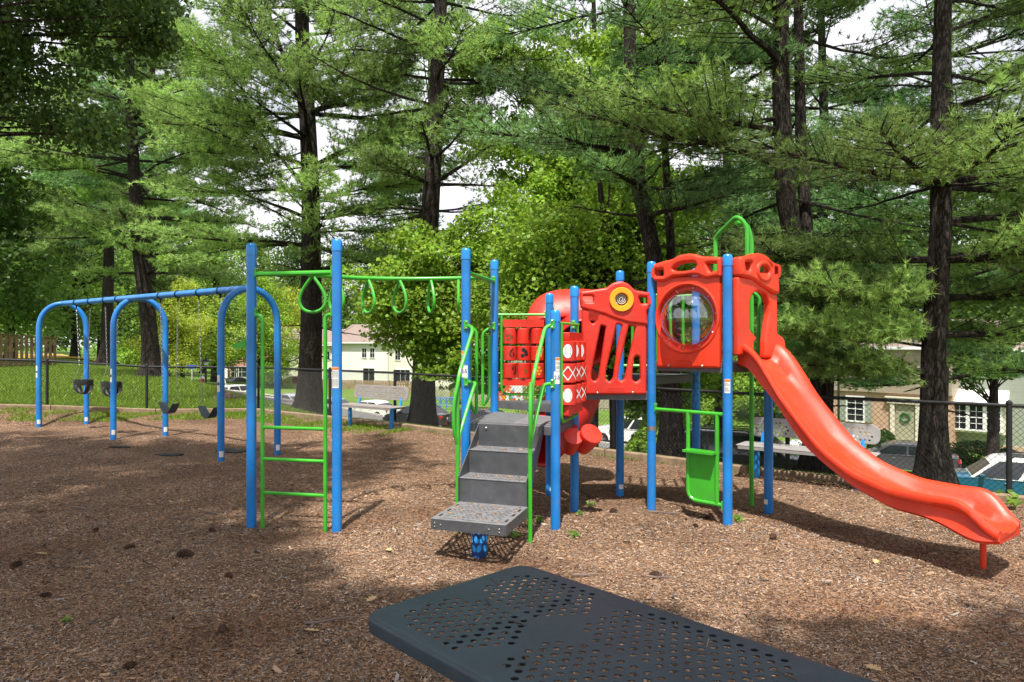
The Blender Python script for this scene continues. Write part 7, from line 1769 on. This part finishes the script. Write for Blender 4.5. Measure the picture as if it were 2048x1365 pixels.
for i, (px, py, lab) in enumerate(((732, 1212, 'curled tan oak leaf beside the table corner'), (95, 1115, 'tan oak leaf on the left mulch'), (775, 1106, 'tan leaf between the ladder and the steps'), (1750, 1135, 'tan leaf on the sunlit mulch left of the slide foot'), (640, 1270, 'orange dead leaf left of the table'), (1730, 1340, 'pale leaf near the bottom right'))):
    p = hit(px, py, 2.0)
    if lp_ is None: o = part('dead_leaf', oak_leaf(), M['deadleaf'], None, origin=(0, 0, 0)); lp_ = o
    else: o = lp_.copy(); COL.objects.link(o)
    o.location = (p.x, p.y, float(mulch_z(p.x, p.y)) + .004); o.rotation_euler = (.15, -.1, i * 2.1 + 1); o.scale = (1.0,) * 3; tagp(o, lab, 'dead leaf', 'fallen leaves on the mulch')
M['twig'] = mat('grey_twig', (.16, .12, .10), .9, var=.2)
for i, (px, py, L_, lab) in enumerate(((380, 1036, .42, 'straight grey twig on the left mulch'), (425, 1028, .3, 'short dark twig left of the first ladder post'), (405, 1086, .2, 'tiny twig below the first ladder post'), (165, 1022, .35, 'thin twig far left on the mulch'), (1325, 1165, .28, 'curved twig in the right foreground'), (1170, 1156, .22, 'twig beyond the table corner'), (660, 1250, .35, 'fine stick left of the table'), (1330, 1030, .4, 'pale split stick between the deck posts'))):
    p = hit(px, py, 2.0); z = float(mulch_z(p.x, p.y)); rr = random.Random(i); a = rr.uniform(-.6, .6); pts = [(p.x + L_ * (t - .5) * math.cos(a) , p.y + L_ * (t - .5) * math.sin(a) + rr.uniform(-.012, .012), z + .018 + rr.uniform(0, .008)) for t in (0, .25, .5, .75, 1)]
    mbx = MB(); mbx.tube(pts, [.010, .009, .009, .007, .004], 6); part('twig', mbx, M['twig'], None, origin=p, label=lab, cat='twig', group='twigs on the mulch')
def sprig(px, py, s, lab, seed):
    p = hit(px, py, 2.0); z = float(mulch_z(p.x, p.y)); global TR; TR = np.random.default_rng(seed); n = 26; C = np.array([p.x, p.y, z]) + TR.normal(0, .5, (n, 3)) * np.array([s, s, s * .5]) + np.array([0, 0, s * .8]); C[:, 2] = np.maximum(C[:, 2], z + .02)
    T = thing('weed_sprig', (p.x, p.y, z), lab, 'weed', 'green weeds on the mulch'); V, c = leaves(C, s * .8, .9 + .3 * TR.random(n)); np_mesh('leaf_cluster', V, 4, M['leaf_mid'], c.astype(np.float32), parent=T)
    mbx = MB()
    for k in range(5): mbx.tube([(p.x, p.y, z - .01), tuple(C[k])], .003, 4)
    part('stem', mbx, M['greenink'], T)
for i, (px, py, s, lab) in enumerate(((1079, 1045, .055, 'small weed beside the right handrail foot'), (1028, 1078, .045, 'yellow-green sprig under the lowest step'), (1474, 1046, .06, 'yellow-green weed at the front slide post'), (1180, 1012, .05, 'pale sprig right of the drum post'), (132, 1237, .03, 'tiny green sprig on the lower left mulch'), (2032, 1022, .13, 'green weed clump at the right edge behind the slide end'), (1149, 1074, .05, 'sprig in front of the drum post'), (1160, 1030, .04, 'tiny plant near the drum post base'))): sprig(px, py, s, lab, 60 + i)
# dry needles and a few chips lying on the table, the steps and the decks
def litter(N, fn, z, long_, seed, wd=.0016):
    rg = np.random.default_rng(seed); out = []
    for _ in range(N):
        x, y = fn(rg); a = rg.random() * 3.14; L = long_ * (.5 + .8 * rg.random()); d = np.array([math.cos(a), math.sin(a), 0]) * L / 2; s_ = np.array([-math.sin(a), math.cos(a), 0]) * wd * (.7 + rg.random()); c = np.array([x, y, z + .002 + .002 * rg.random()])
        out += [c - d - s_, c + d - s_, c + d + s_ + [0, 0, .004], c - d + s_ + [0, 0, .004]]
    return np.array(out), np.array([[.32, .17, .07]]) * (.5 + rg.random((N, 1)))
parts_ = [litter(18, lambda r: tpt(r.uniform(.08, WT - .08), r.uniform(.1, 2.0), 0)[:2], zt, .09, 1, .0013),
          litter(60, lambda r: spt(r.uniform(.05, .7), r.uniform(td * 2 + .05, td * 2 + .68), 0)[:2], .366, .030, 2, .004), litter(26, lambda r: spt(r.uniform(.05, .67), r.uniform(td + .03, td * 2 - .03), 0)[:2], 1.10 - 2 * rise + .006, .03, 3, .004),
          litter(20, lambda r: spt(r.uniform(.05, .67), r.uniform(.03, td - .03), 0)[:2], 1.10 - rise + .006, .03, 4, .004)]
np_mesh('fallen_needles', np.concatenate([p_[0] for p_ in parts_]), 4, M['chips'], np.concatenate([p_[1] for p_ in parts_]).astype(np.float32), kind='stuff')
print('TRIS', sum(len(o.data.polygons) for o in bpy.data.objects if o.type == 'MESH'))
